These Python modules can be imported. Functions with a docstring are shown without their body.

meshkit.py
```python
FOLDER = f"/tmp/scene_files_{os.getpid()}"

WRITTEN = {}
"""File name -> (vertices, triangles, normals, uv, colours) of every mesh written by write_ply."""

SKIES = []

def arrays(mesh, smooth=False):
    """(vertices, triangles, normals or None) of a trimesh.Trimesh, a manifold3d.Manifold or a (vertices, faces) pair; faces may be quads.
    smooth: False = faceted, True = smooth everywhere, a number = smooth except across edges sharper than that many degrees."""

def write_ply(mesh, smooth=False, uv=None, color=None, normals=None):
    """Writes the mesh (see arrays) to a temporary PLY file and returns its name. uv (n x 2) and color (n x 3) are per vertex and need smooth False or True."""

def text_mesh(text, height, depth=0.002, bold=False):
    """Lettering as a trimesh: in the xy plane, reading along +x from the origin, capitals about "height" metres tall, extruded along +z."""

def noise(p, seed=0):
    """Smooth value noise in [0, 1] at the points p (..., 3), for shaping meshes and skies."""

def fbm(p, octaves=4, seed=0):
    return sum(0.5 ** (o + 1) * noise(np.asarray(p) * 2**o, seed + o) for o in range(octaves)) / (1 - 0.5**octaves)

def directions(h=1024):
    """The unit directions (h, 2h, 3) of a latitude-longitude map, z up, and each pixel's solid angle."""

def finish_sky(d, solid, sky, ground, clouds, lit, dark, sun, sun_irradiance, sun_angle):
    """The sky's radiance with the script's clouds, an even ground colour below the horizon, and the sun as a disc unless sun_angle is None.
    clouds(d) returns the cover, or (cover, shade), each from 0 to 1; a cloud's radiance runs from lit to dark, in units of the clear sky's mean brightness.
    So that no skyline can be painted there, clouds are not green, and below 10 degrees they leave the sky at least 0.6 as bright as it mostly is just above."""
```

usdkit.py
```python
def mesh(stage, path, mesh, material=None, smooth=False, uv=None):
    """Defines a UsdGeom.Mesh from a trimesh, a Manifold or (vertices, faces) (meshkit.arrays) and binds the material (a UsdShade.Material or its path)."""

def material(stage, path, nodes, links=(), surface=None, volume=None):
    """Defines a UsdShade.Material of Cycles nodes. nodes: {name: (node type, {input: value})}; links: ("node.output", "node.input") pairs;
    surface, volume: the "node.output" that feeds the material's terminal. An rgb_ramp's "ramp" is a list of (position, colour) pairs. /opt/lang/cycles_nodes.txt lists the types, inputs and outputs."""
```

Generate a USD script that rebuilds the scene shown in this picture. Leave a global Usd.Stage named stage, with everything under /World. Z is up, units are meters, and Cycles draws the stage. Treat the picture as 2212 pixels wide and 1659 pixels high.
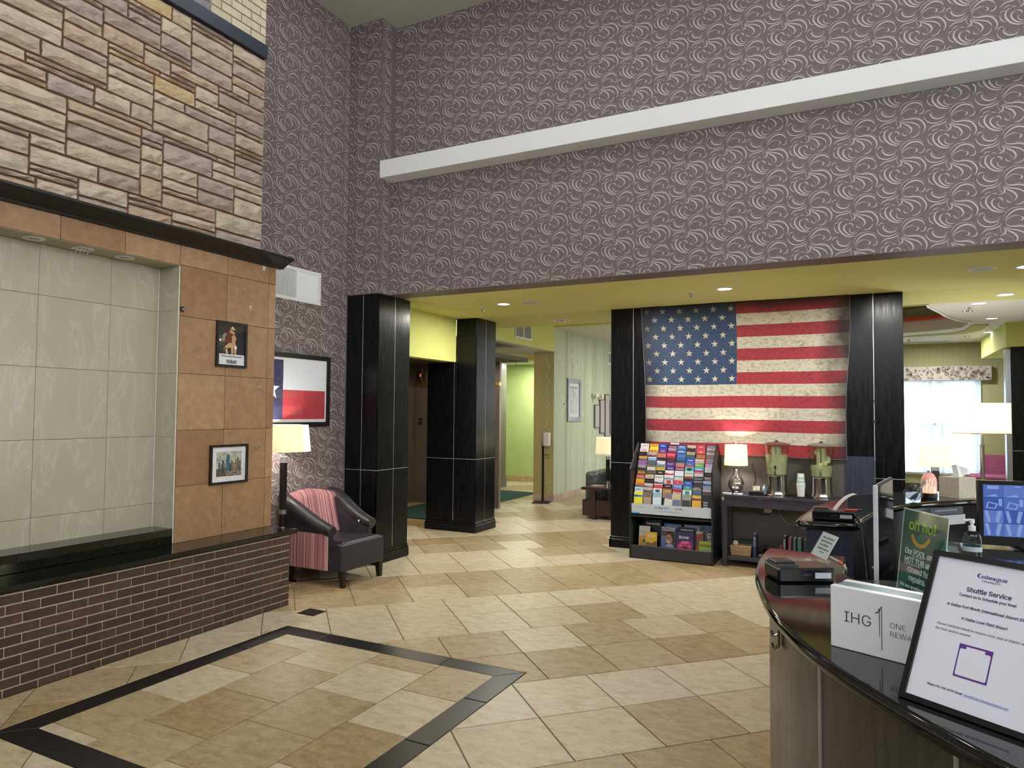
import math, random
import numpy as np
import trimesh
import manifold3d as m3
import meshkit, usdkit
from pxr import Usd, UsdGeom, UsdLux, UsdShade, Gf, Sdf
from shapely import affinity
from shapely.geometry import Polygon, MultiPolygon, box as sbox, LineString, Point
from shapely.ops import unary_union

stage = Usd.Stage.CreateInMemory()
UsdGeom.SetStageUpAxis(stage, 'Z')
UsdGeom.Xform.Define(stage, '/World')
PI = math.pi
R_ = random.Random(7)

# ------------------------------------------------------------------ camera, sky, large lights, exposure
FPX, EYE = 1506.26, 1.6
YAW, PITCH, ROLL = np.radians([27.008, 2.290, 0.457])
def _cam_axes():
    fwd = np.array([-math.sin(YAW), math.cos(YAW), 0]); rt = np.array([math.cos(YAW), math.sin(YAW), 0]); up = np.array([0, 0, 1.0])
    f2 = fwd*math.cos(PITCH) + up*math.sin(PITCH); u2 = up*math.cos(PITCH) - fwd*math.sin(PITCH)
    return rt*math.cos(ROLL) + u2*math.sin(ROLL), u2*math.cos(ROLL) - rt*math.sin(ROLL), f2
CR, CU, CF = _cam_axes()
cam = UsdGeom.Camera.Define(stage, '/World/Camera')
cam.CreateHorizontalApertureAttr(36.0); cam.CreateVerticalApertureAttr(27.0)
cam.CreateFocalLengthAttr(36.0*FPX/2212)
cam.CreateClippingRangeAttr(Gf.Vec2f(0.05, 200))
cam.CreateExposureAttr(-0.12)
_m = Gf.Matrix4d(1)
for _i, _v in enumerate((CR, CU, -CF)): _m.SetRow(_i, Gf.Vec4d(*map(float, _v), 0))
_m.SetRow(3, Gf.Vec4d(0, 0, EYE, 1))
cam.AddTransformOp().Set(_m)

dome = UsdLux.DomeLight.Define(stage, '/World/Sky')
dome.CreateIntensityAttr(2.0); dome.CreateColorAttr(Gf.Vec3f(0.93, 0.97, 1.0))
def down_light(name, x, y, z, r, power, col=(1, .95, .88)):      # recessed can lights in the tall lobby ceiling, above the frame
    l = UsdLux.DiskLight.Define(stage, '/World/' + name)
    l.CreateRadiusAttr(r); l.CreateIntensityAttr(power/(PI*r*r)); l.CreateColorAttr(Gf.Vec3f(*col)); l.AddTranslateOp().Set(Gf.Vec3d(x, y, z))
for _k, (_x, _y) in enumerate([(-3.9, 4.6), (-2.3, 4.6), (-.7, 4.6), (.9, 4.6), (-3.3, 2.6), (-1.2, 2.6), (.9, 2.6), (-3.3, 0.2), (-1.2, .2)]):
    down_light('lobby_can_light_%03d' % _k, _x, _y, 5.74, .11, 2.6 if _y > 4 else 5.0, (1, .97, .93))

# ------------------------------------------------------------------ prim helpers
LOC, USED = {}, set()
def numbered(parent, name):
    p, k = f'{parent}/{name}', 0
    while p in USED:
        k += 1; p = f'{parent}/{name}_{k:03d}'
    USED.add(p); return p
def tag(prim, **kw):
    for k, v in kw.items():
        if v: prim.SetCustomDataByKey(k, v)
    return prim
def T(name, label, cat, loc=(0, 0, 0), group=None, kind=None):
    path = numbered('/World', name)
    x = UsdGeom.Xform.Define(stage, path); x.AddTranslateOp().Set(Gf.Vec3d(*map(float, loc)))
    LOC[path] = np.array(loc, float)
    return tag(x.GetPrim(), label=label, category=cat, group=group, kind=kind)
def P(name, mesh, mat, parent=None, smooth=35, label=None, kind=None, cat=None, group=None, uv=None):
    """One Mesh prim; the mesh is given in world coordinates and moved into the frame of its thing."""
    base = '/World' if parent is None else str(parent.GetPath())
    path = numbered(base, name)
    if hasattr(mesh, 'to_mesh'):
        mm = mesh.to_mesh(); mesh = trimesh.Trimesh(mm.vert_properties[:, :3], mm.tri_verts, process=False)
    elif isinstance(mesh, (tuple, list)) and len(mesh) and isinstance(mesh[0], trimesh.Trimesh): mesh = cat_(mesh)
    off = LOC.get('/World/' + path.split('/')[2])
    if off is not None and np.abs(off).max() > 0:
        mesh = mesh.copy(); mesh.vertices = mesh.vertices - off
    g = usdkit.mesh(stage, path, mesh, mat, smooth=smooth, uv=uv).GetPrim()
    return tag(g, label=label, kind=kind, category=cat, group=group)
def S(name, mesh, mat, parent=None, smooth=35, label=None):
    return P(name, mesh, mat, parent, smooth, label, 'structure' if parent is None else None)
def SX(name, label=None):
    path = numbered('/World', name); x = UsdGeom.Xform.Define(stage, path)
    return tag(x.GetPrim(), kind='structure', label=label)
def copy(src, loc, label, group=None, rz=None):
    path = numbered('/World', src.GetName().rstrip('0123456789').rstrip('_'))
    x = UsdGeom.Xform.Define(stage, path); p = x.GetPrim()
    p.GetReferences().AddInternalReference(src.GetPath()); p.SetInstanceable(True)
    x.ClearXformOpOrder(); x.AddTranslateOp().Set(Gf.Vec3d(*map(float, loc)))
    if rz: x.AddRotateZOp().Set(float(rz))
    return tag(p, label=label, group=group)

# ------------------------------------------------------------------ mesh helpers
def TM(v, f): return trimesh.Trimesh(np.asarray(v, float), np.asarray(f, int), process=False)
def cat_(ms): return trimesh.util.concatenate(list(ms))
def bx(x0, x1, y0, y1, z0, z1, ch=0.0):
    """A box, its edges chamfered by ch."""
    if ch <= 0:
        b = trimesh.creation.box((x1-x0, y1-y0, z1-z0)); b.apply_translation(((x0+x1)/2, (y0+y1)/2, (z0+z1)/2)); return b
    c = min(ch, (x1-x0)/2.01, (y1-y0)/2.01, (z1-z0)/2.01)
    pts = []
    for X, Y, Z in np.ndindex(2, 2, 2):
        x, y, z = (x0, x1)[X], (y0, y1)[Y], (z0, z1)[Z]; sx, sy, sz = (c, -c)[X], (c, -c)[Y], (c, -c)[Z]
        pts += [(x, y+sy, z+sz), (x+sx, y, z+sz), (x+sx, y+sy, z)]
    return trimesh.convex.convex_hull(np.array(pts))
def hull(pts): return trimesh.convex.convex_hull(np.asarray(pts, float))
def rbox(x0, x1, y0, y1, z0, z1, r, n=3):
    """A box with rounded edges (hull of spheres)."""
    s = trimesh.creation.icosphere(n-1 if n > 1 else 1, r).vertices
    c = [(x, y, z) for x in (x0+r, x1-r) for y in (y0+r, y1-r) for z in (z0+r, z1-r)]
    return hull(np.vstack([s+np.array(q) for q in c]))
def blob(cs): return hull(np.vstack([trimesh.creation.icosphere(2, r).vertices+np.array(c) for *c, r in cs]))
def cyl(x, y, z0, z1, r, n=24, r1=None):
    return lathe([(r, z0), (r if r1 is None else r1, z1)], x, y, n)
def lathe(prof, x=0, y=0, n=32, closed=True):
    """prof: (radius, z) from the bottom up."""
    prof = list(prof)
    if closed:
        if prof[0][0] > 1e-6: prof = [(0, prof[0][1])] + prof
        if prof[-1][0] > 1e-6: prof = prof + [(0, prof[-1][1])]
    m = trimesh.creation.revolve(np.array(prof, float), sections=n); m.apply_translation((x, y, 0)); return m
def tube(pts, r, n=10, spline=True, sub=6):
    pts = np.array(pts, float)
    if spline and len(pts) > 2: pts = smooth_path(pts, sub)
    rr = np.broadcast_to(np.asarray(r, float), (len(pts),)) if np.ndim(r) == 0 else np.interp(np.linspace(0, 1, len(pts)), np.linspace(0, 1, len(r)), r)
    t = np.gradient(pts, axis=0); t /= np.maximum(np.linalg.norm(t, axis=1, keepdims=True), 1e-9)
    a = np.array([0, 0, 1.0]) if abs(t[0][2]) < .9 else np.array([1.0, 0, 0])
    v = []
    for p, d, q in zip(pts, t, rr):
        s = np.cross(a, d); s /= np.linalg.norm(s); u = np.cross(d, s); a = u
        for k in range(n): v.append(p + q*(math.cos(2*PI*k/n)*s + math.sin(2*PI*k/n)*u))
    f = []
    for i in range(len(pts)-1):
        for k in range(n):
            b, c = i*n+k, i*n+(k+1) % n; f += [(b, c, c+n), (b, c+n, b+n)]
    v += [pts[0], pts[-1]]; m = len(v)
    for k in range(n): f += [(m-2, (k+1) % n, k), (m-1, (len(pts)-1)*n+k, (len(pts)-1)*n+(k+1) % n)]
    return TM(v, f)
def smooth_path(P_, sub=6):
    P_ = np.array(P_, float); Q = np.vstack([2*P_[0]-P_[1], P_, 2*P_[-1]-P_[-2]]); out = []
    for i in range(1, len(Q)-2):
        for t in np.arange(sub)/sub:
            a, b, c, d = Q[i-1:i+3]; out.append(.5*(2*b+(c-a)*t+(2*a-5*b+4*c-d)*t*t+(3*b-a-3*c+d)*t**3))
    return np.array(out+[P_[-1]])
def prism(poly, z0, z1):
    gs = getattr(poly, 'geoms', [poly]); ms = []
    for g in gs:
        if g.is_empty or g.area < 1e-9: continue
        m = trimesh.creation.extrude_polygon(g, z1-z0, engine='earcut'); m.apply_translation((0, 0, z0)); ms.append(m)
    return cat_(ms)
def mapto(m, o, eu, ev, en=None):
    """Local (u, v, n) to the frame at o."""
    eu, ev = np.array(eu, float), np.array(ev, float); en = np.cross(eu, ev) if en is None else np.array(en, float)
    m = m.copy(); m.vertices = np.array(o, float) + m.vertices @ np.array([eu, ev, en])
    if np.linalg.det(np.array([eu, ev, en])) < 0: m.invert()
    return m
def block(u0, u1, v0, v1, d, ch=.002):
    """A tile or brick: face at n = 0 with chamfered edges, open back at -d. 18 triangles."""
    v = [(u0+ch, v0+ch, 0), (u1-ch, v0+ch, 0), (u1-ch, v1-ch, 0), (u0+ch, v1-ch, 0), (u0, v0, -ch), (u1, v0, -ch), (u1, v1, -ch), (u0, v1, -ch), (u0, v0, -d), (u1, v0, -d), (u1, v1, -d), (u0, v1, -d)]
    f = [(0, 1, 2), (0, 2, 3)]
    for a in (0, 4):
        for k in range(4): b, c = a+k, a+(k+1) % 4; f += [(b, b+4, c+4), (b, c+4, c)]
    return TM(v, f)
def slab(poly, z0, z1, ch=.002):
    """A floor tile of any outline with a chamfered top."""
    poly = poly if poly.exterior.is_ccw else Polygon(list(poly.exterior.coords)[::-1])
    a = np.array(poly.exterior.coords)[:-1]; inn = poly.buffer(-ch, join_style=2)
    if inn.is_empty or inn.geom_type != 'Polygon' or len(inn.exterior.coords) != len(a)+1: return prism(poly, z0, z1)
    b = np.array(inn.exterior.coords)[:-1]; b = b if inn.exterior.is_ccw else b[::-1]
    k0 = int(np.argmin(np.linalg.norm(b-a[0], axis=1))); b = np.roll(b, -k0, axis=0); n = len(a)
    v = [(*p, z1) for p in b] + [(*p, z1-ch) for p in a] + [(*p, z0) for p in a]
    f = [tuple(int(i) for i in t) for t in trimesh.creation.triangulate_polygon(Polygon(b), engine='earcut')[1]] if n > 4 else [(0, 1, 2)] + ([(0, 2, 3)] if n == 4 else [])
    f = [t if np.cross(np.subtract(v[t[1]], v[t[0]]), np.subtract(v[t[2]], v[t[0]]))[2] > 0 else t[::-1] for t in f]
    for o in (0, n):
        for k in range(n): c = (k+1) % n; f += [(o+k, o+n+k, o+n+c), (o+k, o+n+c, o+c)]
    return TM(v, f)
_G = {}
def glyphs(text, h, bold=False, italic=False, serif=False, thin=0.0):
    """Lettering as a flat shape, left end at 0, baseline at 0."""
    key = (text, bold)
    if key not in _G:
        m = meshkit.text_mesh(text, 1.0, .01, bold); t = m.vertices[m.faces]
        top = t[(t[:, :, 2] > .005).all(1)][:, :, :2]
        _G[key] = unary_union([Polygon(q) for q in top]).buffer(0)
    g = _G[key]
    if thin: g = g.buffer(-thin)
    if serif:
        ex = [g]
        for y0, y1 in ((0, .09), (.91, 1.0), (.66, .74)):
            for q in getattr(g.intersection(sbox(-9, y0, 99, y1)), 'geoms', [g.intersection(sbox(-9, y0, 99, y1))]):
                if not q.is_empty and q.geom_type == 'Polygon':
                    a, b, c, d = q.bounds
                    if c-a < .3 and (y0 != .66 or not g.intersects(Point((a+c)/2, d+.06))): ex.append(sbox(a-.045, y0, c+.045, y1-.025))
        g = unary_union(ex)
    g = affinity.scale(g, h, h, origin=(0, 0))
    if italic: g = affinity.affine_transform(g, [1, .22, 0, 1, 0, 0])
    return g
def text(s, h, o, eu, ev, depth=.0008, align='c', fit=None, **kw):
    g = glyphs(s, h, **kw); a, _, b, _ = g.bounds
    if fit and b-a > fit: g = affinity.scale(g, fit/(b-a), 1, origin=(0, 0)); a, _, b, _ = g.bounds
    g = affinity.translate(g, {'l': -a, 'c': -(a+b)/2, 'r': -b}[align], 0)
    return mapto(prism(g.simplify(h*.012), 0, depth), o, eu, ev)
def star(r, a0=PI/2):
    return Polygon([((r if k % 2 == 0 else r*.382)*math.cos(a0+k*PI/5), (r if k % 2 == 0 else r*.382)*math.sin(a0+k*PI/5)) for k in range(10)])
XF, ZF = (1, 0, 0), (0, 0, 1)            # frame of a surface that faces the camera side (-y)
YF = (0, 1, 0)                           # with ZF: frame of a surface that faces +x

# ------------------------------------------------------------------ materials
def C(h):
    h = h.lstrip('#'); c = np.array([int(h[i:i+2], 16)/255 for i in (0, 2, 4)])
    return tuple(float(x) for x in np.where(c <= .04045, c/12.92, ((c+.055)/1.055)**2.4))
_MAT = {}
def plain(name, col, rough=.5, metal=0., spec=.5, coat=0., emit=0., trans=0., alpha=1.):
    if name in _MAT: return _MAT[name]
    c = C(col) if isinstance(col, str) else col
    p = dict(base_color=c, roughness=rough, metallic=metal, specular_ior_level=spec, coat_weight=coat)
    if emit: p.update(emission_color=c, emission_strength=emit)
    if trans: p.update(transmission_weight=trans)
    _MAT[name] = usdkit.material(stage, '/World/Looks/'+name, {'p': ('principled_bsdf', p)}, [], surface='p.BSDF'); return _MAT[name]
def nz(name, stops, scale=5., stretch=(1, 1, 1), rough=.5, detail=5., dist=0., bump=0., bscale=30., bstretch=None, spec=.5, coat=0., off=(0, 0, 0), metal=0., rvar=0., rot=(0, 0, 0), nrough=.55, bdist=.01):
    """A surface whose colour runs through stops (position, colour) with a noise in world space."""
    if name in _MAT: return _MAT[name]
    n = {'g': ('geometry', {}), 'm': ('mapping', {'scale': stretch, 'location': off, 'rotation': rot}), 'n': ('noise_texture', {'scale': scale, 'detail': detail, 'distortion': dist, 'roughness': nrough}),
         'r': ('rgb_ramp', {'ramp': [(a, C(b)) for a, b in stops]}), 'p': ('principled_bsdf', dict(roughness=rough, specular_ior_level=spec, coat_weight=coat, metallic=metal))}
    l = [('g.position', 'm.vector'), ('m.vector', 'n.vector'), ('n.fac', 'r.fac'), ('r.color', 'p.base_color')]
    if rvar:
        n['q'] = ('map_range', dict(from_min=.3, from_max=.7, to_min=rough-rvar, to_max=rough+rvar, clamp=True)); l += [('n.fac', 'q.value'), ('q.result', 'p.roughness')]
    if bump:
        n['m2'] = ('mapping', {'scale': bstretch or stretch, 'rotation': rot}); n['n2'] = ('noise_texture', {'scale': bscale, 'detail': 4., 'roughness': .6}); n['b'] = ('bump', {'strength': bump, 'distance': bdist})
        l += [('g.position', 'm2.vector'), ('m2.vector', 'n2.vector'), ('n2.fac', 'b.height'), ('b.normal', 'p.normal')]
    _MAT[name] = usdkit.material(stage, '/World/Looks/'+name, n, l, surface='p.BSDF'); return _MAT[name]
def shade_mat(name, col, emit=0.):
    """Lamp shade cloth: lets light of the bulb through."""
    if name not in _MAT:
        n = {'d': ('diffuse_bsdf', {'color': C(col)}), 't': ('translucent_bsdf', {'color': C(col)}), 'x': ('mix_closure', {'fac': .6})}
        l = [('d.BSDF', 'x.closure1'), ('t.BSDF', 'x.closure2')]
        _MAT[name] = usdkit.material(stage, '/World/Looks/'+name, n, l, surface='x.closure')
    return _MAT[name]
def pane_mat(name, tint='#f4f8f8', rough=.02, k=.5, base=.035):
    """Clear sheet: transparent, with a reflection that grows towards grazing."""
    if name not in _MAT:
        n = {'w': ('layer_weight', {'blend': .5}), 'q': ('math', {'math_type': 'power', 'value2': 4.0}), 'm': ('math', {'math_type': 'multiply_add', 'value2': k, 'value3': base}), 't': ('transparent_bsdf', {'color': C(tint)}), 'g': ('glossy_bsdf', {'color': (1, 1, 1), 'roughness': rough}), 'x': ('mix_closure', {})}
        _MAT[name] = usdkit.material(stage, '/World/Looks/'+name, n, [('w.facing', 'q.value1'), ('q.value', 'm.value1'), ('m.value', 'x.fac'), ('t.BSDF', 'x.closure1'), ('g.BSDF', 'x.closure2')], surface='x.closure')
    return _MAT[name]
def emit_mat(name, col, k):
    if name not in _MAT: _MAT[name] = usdkit.material(stage, '/World/Looks/'+name, {'e': ('emission', {'color': C(col), 'strength': k})}, [], surface='e.emission')
    return _MAT[name]

black_wood = nz('black_wood', [(.3, '#08080b'), (.7, '#0f1014')], 9, (5, 5, .5), rough=.24, detail=6, bump=.04, bscale=50, spec=.26, rvar=.06)
silver = plain('silver_strip', '#c9c9d0', .35, .8)
white_paint = plain('white_paint', '#dcdedf', .55)
ceil_white = nz('ceiling_white', [(.3, '#c9c5ba'), (.7, '#d2cec4')], 40, rough=.9, bump=.25, bscale=220)
soffit_green = nz('soffit_green', [(.3, '#d2cf86'), (.7, '#d8d58c')], 30, rough=.85, bump=.2, bscale=250)
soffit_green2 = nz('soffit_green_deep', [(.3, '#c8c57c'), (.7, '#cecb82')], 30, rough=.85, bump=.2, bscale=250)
lime_wall = nz('lime_wall', [(.3, '#c9cb74'), (.7, '#cfd17c')], 6, rough=.8)
hall_green = nz('hall_green', [(.3, '#b6c880'), (.7, '#bdcf88')], 4, rough=.8)
chrome = plain('chrome', '#d8d8d8', .12, 1.)
brushed = nz('brushed_steel', [(.3, '#8d8a86'), (.7, '#b4b0aa')], 12, (30, 30, .6), rough=.32, metal=.9)
black_plastic = plain('black_plastic', '#101013', .35)
dark_plastic = plain('dark_plastic', '#1d1e22', .5)
paper = plain('paper_white', '#e8e9ee', .6)
ink = plain('ink_black', '#16161a', .6)
granite = nz('black_granite', [(.42, '#07090a'), (.6, '#121615'), (.72, '#2a332f')], 160, rough=.06, detail=3, spec=.6)

# ================================================================== FLOOR
def visible(p, pad=140):
    d = np.array([p[0], p[1], (p[2] if len(p) > 2 else 0)-EYE]); z = d @ CF
    if z < .3: return False
    return -pad < 1106+FPX*(d @ CR)/z < 2212+pad and -pad < 829.5-FPX*(d @ CU)/z < 1659+pad*1.6
light_stops = [[(.30, '#a08c6c'), (.44, '#bbab8c'), (.55, '#c9bca2'), (.7, '#d3cab6')], [(.30, '#a6926f'), (.5, '#c6b99f'), (.7, '#d5ccb8')], [(.30, '#9b8561'), (.5, '#bdad8d'), (.7, '#cfc4aa')]]
dark_stops = [[(.30, '#84704e'), (.5, '#a8926f'), (.7, '#c2b193')], [(.30, '#8c7854'), (.5, '#ae9a78'), (.7, '#c6b698')], [(.30, '#7e6945'), (.5, '#a18963'), (.7, '#bda985')]]
E1 = (math.sqrt(.5), math.sqrt(.5)); E2 = (math.sqrt(.5), -math.sqrt(.5))
def tile_mats(nm, sets, rot):
    return [nz(f'{nm}_{i}_{j}', st, 9., (1, 1.9, 1), rough=.36, detail=13, dist=.25, bump=.35, bscale=55, bstretch=(1, 2.2, 1), spec=.5, off=(3.1*i+7*j, 2.7*j, 0), rvar=.08, rot=(0, 0, rot+(PI/2 if j else 0)), nrough=.82, bdist=.005) for i, st in enumerate(sets) for j in range(2)]
tile_light, tile_dark = tile_mats('floor_tile_light', light_stops, -PI/4), tile_mats('floor_tile_dark', dark_stops, -PI/4)
inset_light, inset_dark = tile_mats('inset_tile_light', light_stops, 0), tile_mats('inset_tile_dark', dark_stops, 0)
tile_black = nz('floor_tile_black', [(.4, '#0e0f10'), (.7, '#1b1c1d')], 60, rough=.3, bump=.1, bscale=200)
floor = SX('floor', 'beige stone tile floor laid diagonally in paired light and dark rows')
P('grout_bed', bx(-9, 6, -6, 16.5, -.06, -.0045), nz('grout', [(.3, '#665b49'), (.7, '#7a6d59')], 60, rough=.9), floor, smooth=False)
SQ = sbox(-3.862, 1.952, -1.886, 3.928)
PV, PU, G_ = .479, .4775, .0034
keep_out = unary_union([SQ.buffer(G_, join_style=2), sbox(-5, -6, -4.262, 4.346), sbox(-4.04, 4.198, -3.858, 4.352).buffer(.002, join_style=2)])
near_t, far_t = [], []
for rv in range(-16, 26):
    v1 = -3.015-PV*rv; v0 = v1-PV; pair = rv//2; shift = 1.30+(pair % 2)*PU/2; lite = pair % 2 == 0
    for ku in range(-22, 34):
        u0 = shift+PU*ku; u1 = u0+PU
        cs = [(u*E1[0]+v*E2[0], u*E1[1]+v*E2[1]) for u, v in ((u0+G_, v0+G_), (u1-G_, v0+G_), (u1-G_, v1-G_), (u0+G_, v1-G_))]
        c = np.mean(cs, 0)
        if not (-8.3 < c[0] < 3.6 and .7 < c[1] < 15.5): continue
        if not any(visible(q, 60) for q in cs+[c]): continue
        pl = Polygon(cs).difference(keep_out)
        for g in getattr(pl, 'geoms', [pl]):
            if g.is_empty or g.area < 4e-4: continue
            lt = lite if R_.random() > .1 else not lite
            near_t.append((math.hypot(c[0], c[1]), g.simplify(.0005), R_.choice(tile_light if lt else tile_dark), lt))
near_t.sort(key=lambda t: t[0])
for d, g, m, lt in near_t[:290]:
    P('floor_tile', slab(g, -.012, R_.uniform(-.0006, 0)), m, floor, smooth=False)
for nm, ms, flag in (('distant_light_tiles', tile_light, True), ('distant_dark_tiles', tile_dark, False)):
    rest = [slab(g, -.012, 0) for d, g, m, lt in near_t[290:] if lt == flag]
    if rest: P(nm, cat_(rest), ms[0], floor, smooth=False, kind='stuff')
# the square inset: black border tiles, brick-laid tiles inside
X0, Y0, X1, Y1 = SQ.bounds; BW = .146
jy = [Y0, 2.30, 2.86, 3.42, Y1]; jx = [X0, -3.45, -2.98, -2.43, X1]
def mitre(a, b, side):
    g = G_
    if side in 'LR':
        x0, x1 = (X0, X0+BW) if side == 'L' else (X1-BW, X1)
        r = sbox(x0, a+g, x1, b-g)
    else:
        y0, y1 = (Y0, Y0+BW) if side == 'B' else (Y1-BW, Y1)
        r = sbox(a+g, y0, b-g, y1)
    cx, cy, f = (X0+X1)/2, (Y0+Y1)/2, 2.0
    tri = {'L': [(X0, Y0), (X0, Y1), (cx, cy)], 'R': [(X1, Y0), (X1, Y1), (cx, cy)], 'B': [(X0, Y0), (X1, Y0), (cx, cy)], 'T': [(X0, Y1), (X1, Y1), (cx, cy)]}[side]
    return r.intersection(Polygon(tri).buffer(-.002, join_style=2).buffer(.0005, join_style=2))
for side in 'LRBT':
    js = jy if side in 'LR' else jx
    for a, b in zip(js, js[1:]): P('border_tile', slab(mitre(a, b, side), -.012, 0), tile_black, floor, smooth=False, label='black border tile')
inner = sbox(X0+BW+.002, Y0+BW+.002, X1-BW-.002, Y1-BW-.002)
cols = [(-3.73, -3.342), (-3.342, -2.878), (-2.878, -2.412), (-2.412, -1.95)]
for i, (a, b) in enumerate(cols):
    y = (2.172, 2.412, 2.185, 2.41)[i]-.9425
    for k in range(8):
        g = sbox(a+G_, y+G_, b-G_, y+.4712-G_).intersection(inner)
        if not g.is_empty and g.area > .002:
            lt = [[1, 1, 0, 1, 0, 1, 0, 1], [1, 0, 0, 0, 1, 1, 0, 1], [1, 1, 0, 0, 1, 0, 1, 0], [0, 1, 0, 1, 0, 0, 1, 0]][i][k]
            P('inset_tile', slab(g, -.012, R_.uniform(-.0006, 0)), R_.choice(inset_light if lt else inset_dark), floor, smooth=False)
        y += .4712
P('accent_tile', slab(sbox(-4.036, 4.2, -3.86, 4.35), -.012, 0), tile_black, floor, smooth=False, label='small black accent tile')

# ================================================================== WALLPAPERED LOBBY WALLS
taupe = nz('wallpaper_taupe', [(.3, '#675b5c'), (.7, '#726567')], 30, rough=.55, spec=.4, bump=.08, bscale=300)
silver_print = plain('wallpaper_silver', '#b4b3b0', .45, .1, spec=.6)
_ST = [([(455, 610), (500, 520), (580, 455), (680, 425), (750, 418)], 10), ([(478, 650), (530, 570), (620, 490), (720, 455), (800, 465), (850, 495), (875, 535)], 24), ([(880, 555), (885, 600), (850, 640), (785, 655)], 16),
 ([(485, 690), (530, 620), (600, 575), (660, 560), (720, 568)], 12), ([(730, 572), (762, 595), (750, 625), (718, 640)], 20), ([(500, 695), (540, 735), (610, 740), (720, 728), (820, 750), (890, 820), (905, 880), (890, 930), (865, 970)], 24),
 ([(490, 745), (560, 785), (660, 795), (750, 820), (800, 860), (818, 905)], 20), ([(818, 935), (780, 1000), (720, 1040), (645, 1050)], 16), ([(480, 765), (540, 815), (620, 850), (665, 900), (670, 940), (625, 998)], 26),
 ([(455, 770), (488, 815), (470, 865), (400, 900)], 22), ([(395, 630), (340, 675), (260, 690), (190, 670), (148, 620), (170, 575)], 24), ([(395, 675), (330, 735), (220, 765), (120, 750), (60, 700), (40, 640)], 18),
 ([(60, 612), (80, 570), (120, 545), (165, 555)], 14), ([(430, 695), (390, 745), (310, 785), (200, 810), (140, 850), (110, 885)], 18), ([(165, 920), (200, 880), (285, 860)], 12), ([(105, 990), (130, 955), (195, 945)], 11),
 ([(100, 1010), (105, 1070), (140, 1115), (200, 1140)], 16), ([(480, 1165), (400, 1185), (290, 1160), (210, 1090), (185, 1020), (210, 950), (270, 905)], 27), ([(290, 895), (330, 882), (372, 898)], 12),
 ([(470, 1145), (390, 1150), (320, 1110), (278, 1050), (295, 990), (345, 960)], 25), ([(365, 960), (410, 950), (445, 975), (450, 1005)], 19), ([(405, 1025), (382, 1060), (400, 1100), (460, 1120), (530, 1105)], 15), ([(512, 970), (530, 1010), (600, 1022)], 15)]
_DT = [([(180, 605), (200, 630), (240, 648), (290, 645), (340, 630), (380, 605), (405, 598)], 10, 8), ([(665, 705), (740, 700), (810, 715), (880, 745)], 9, 8), ([(408, 765), (405, 795), (415, 825), (435, 848)], 4, 13), ([(490, 870), (540, 885), (585, 920), (605, 955), (590, 1000)], 10, 7), ([(770, 418), (820, 430), (860, 460)], 6, 8)]
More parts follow.
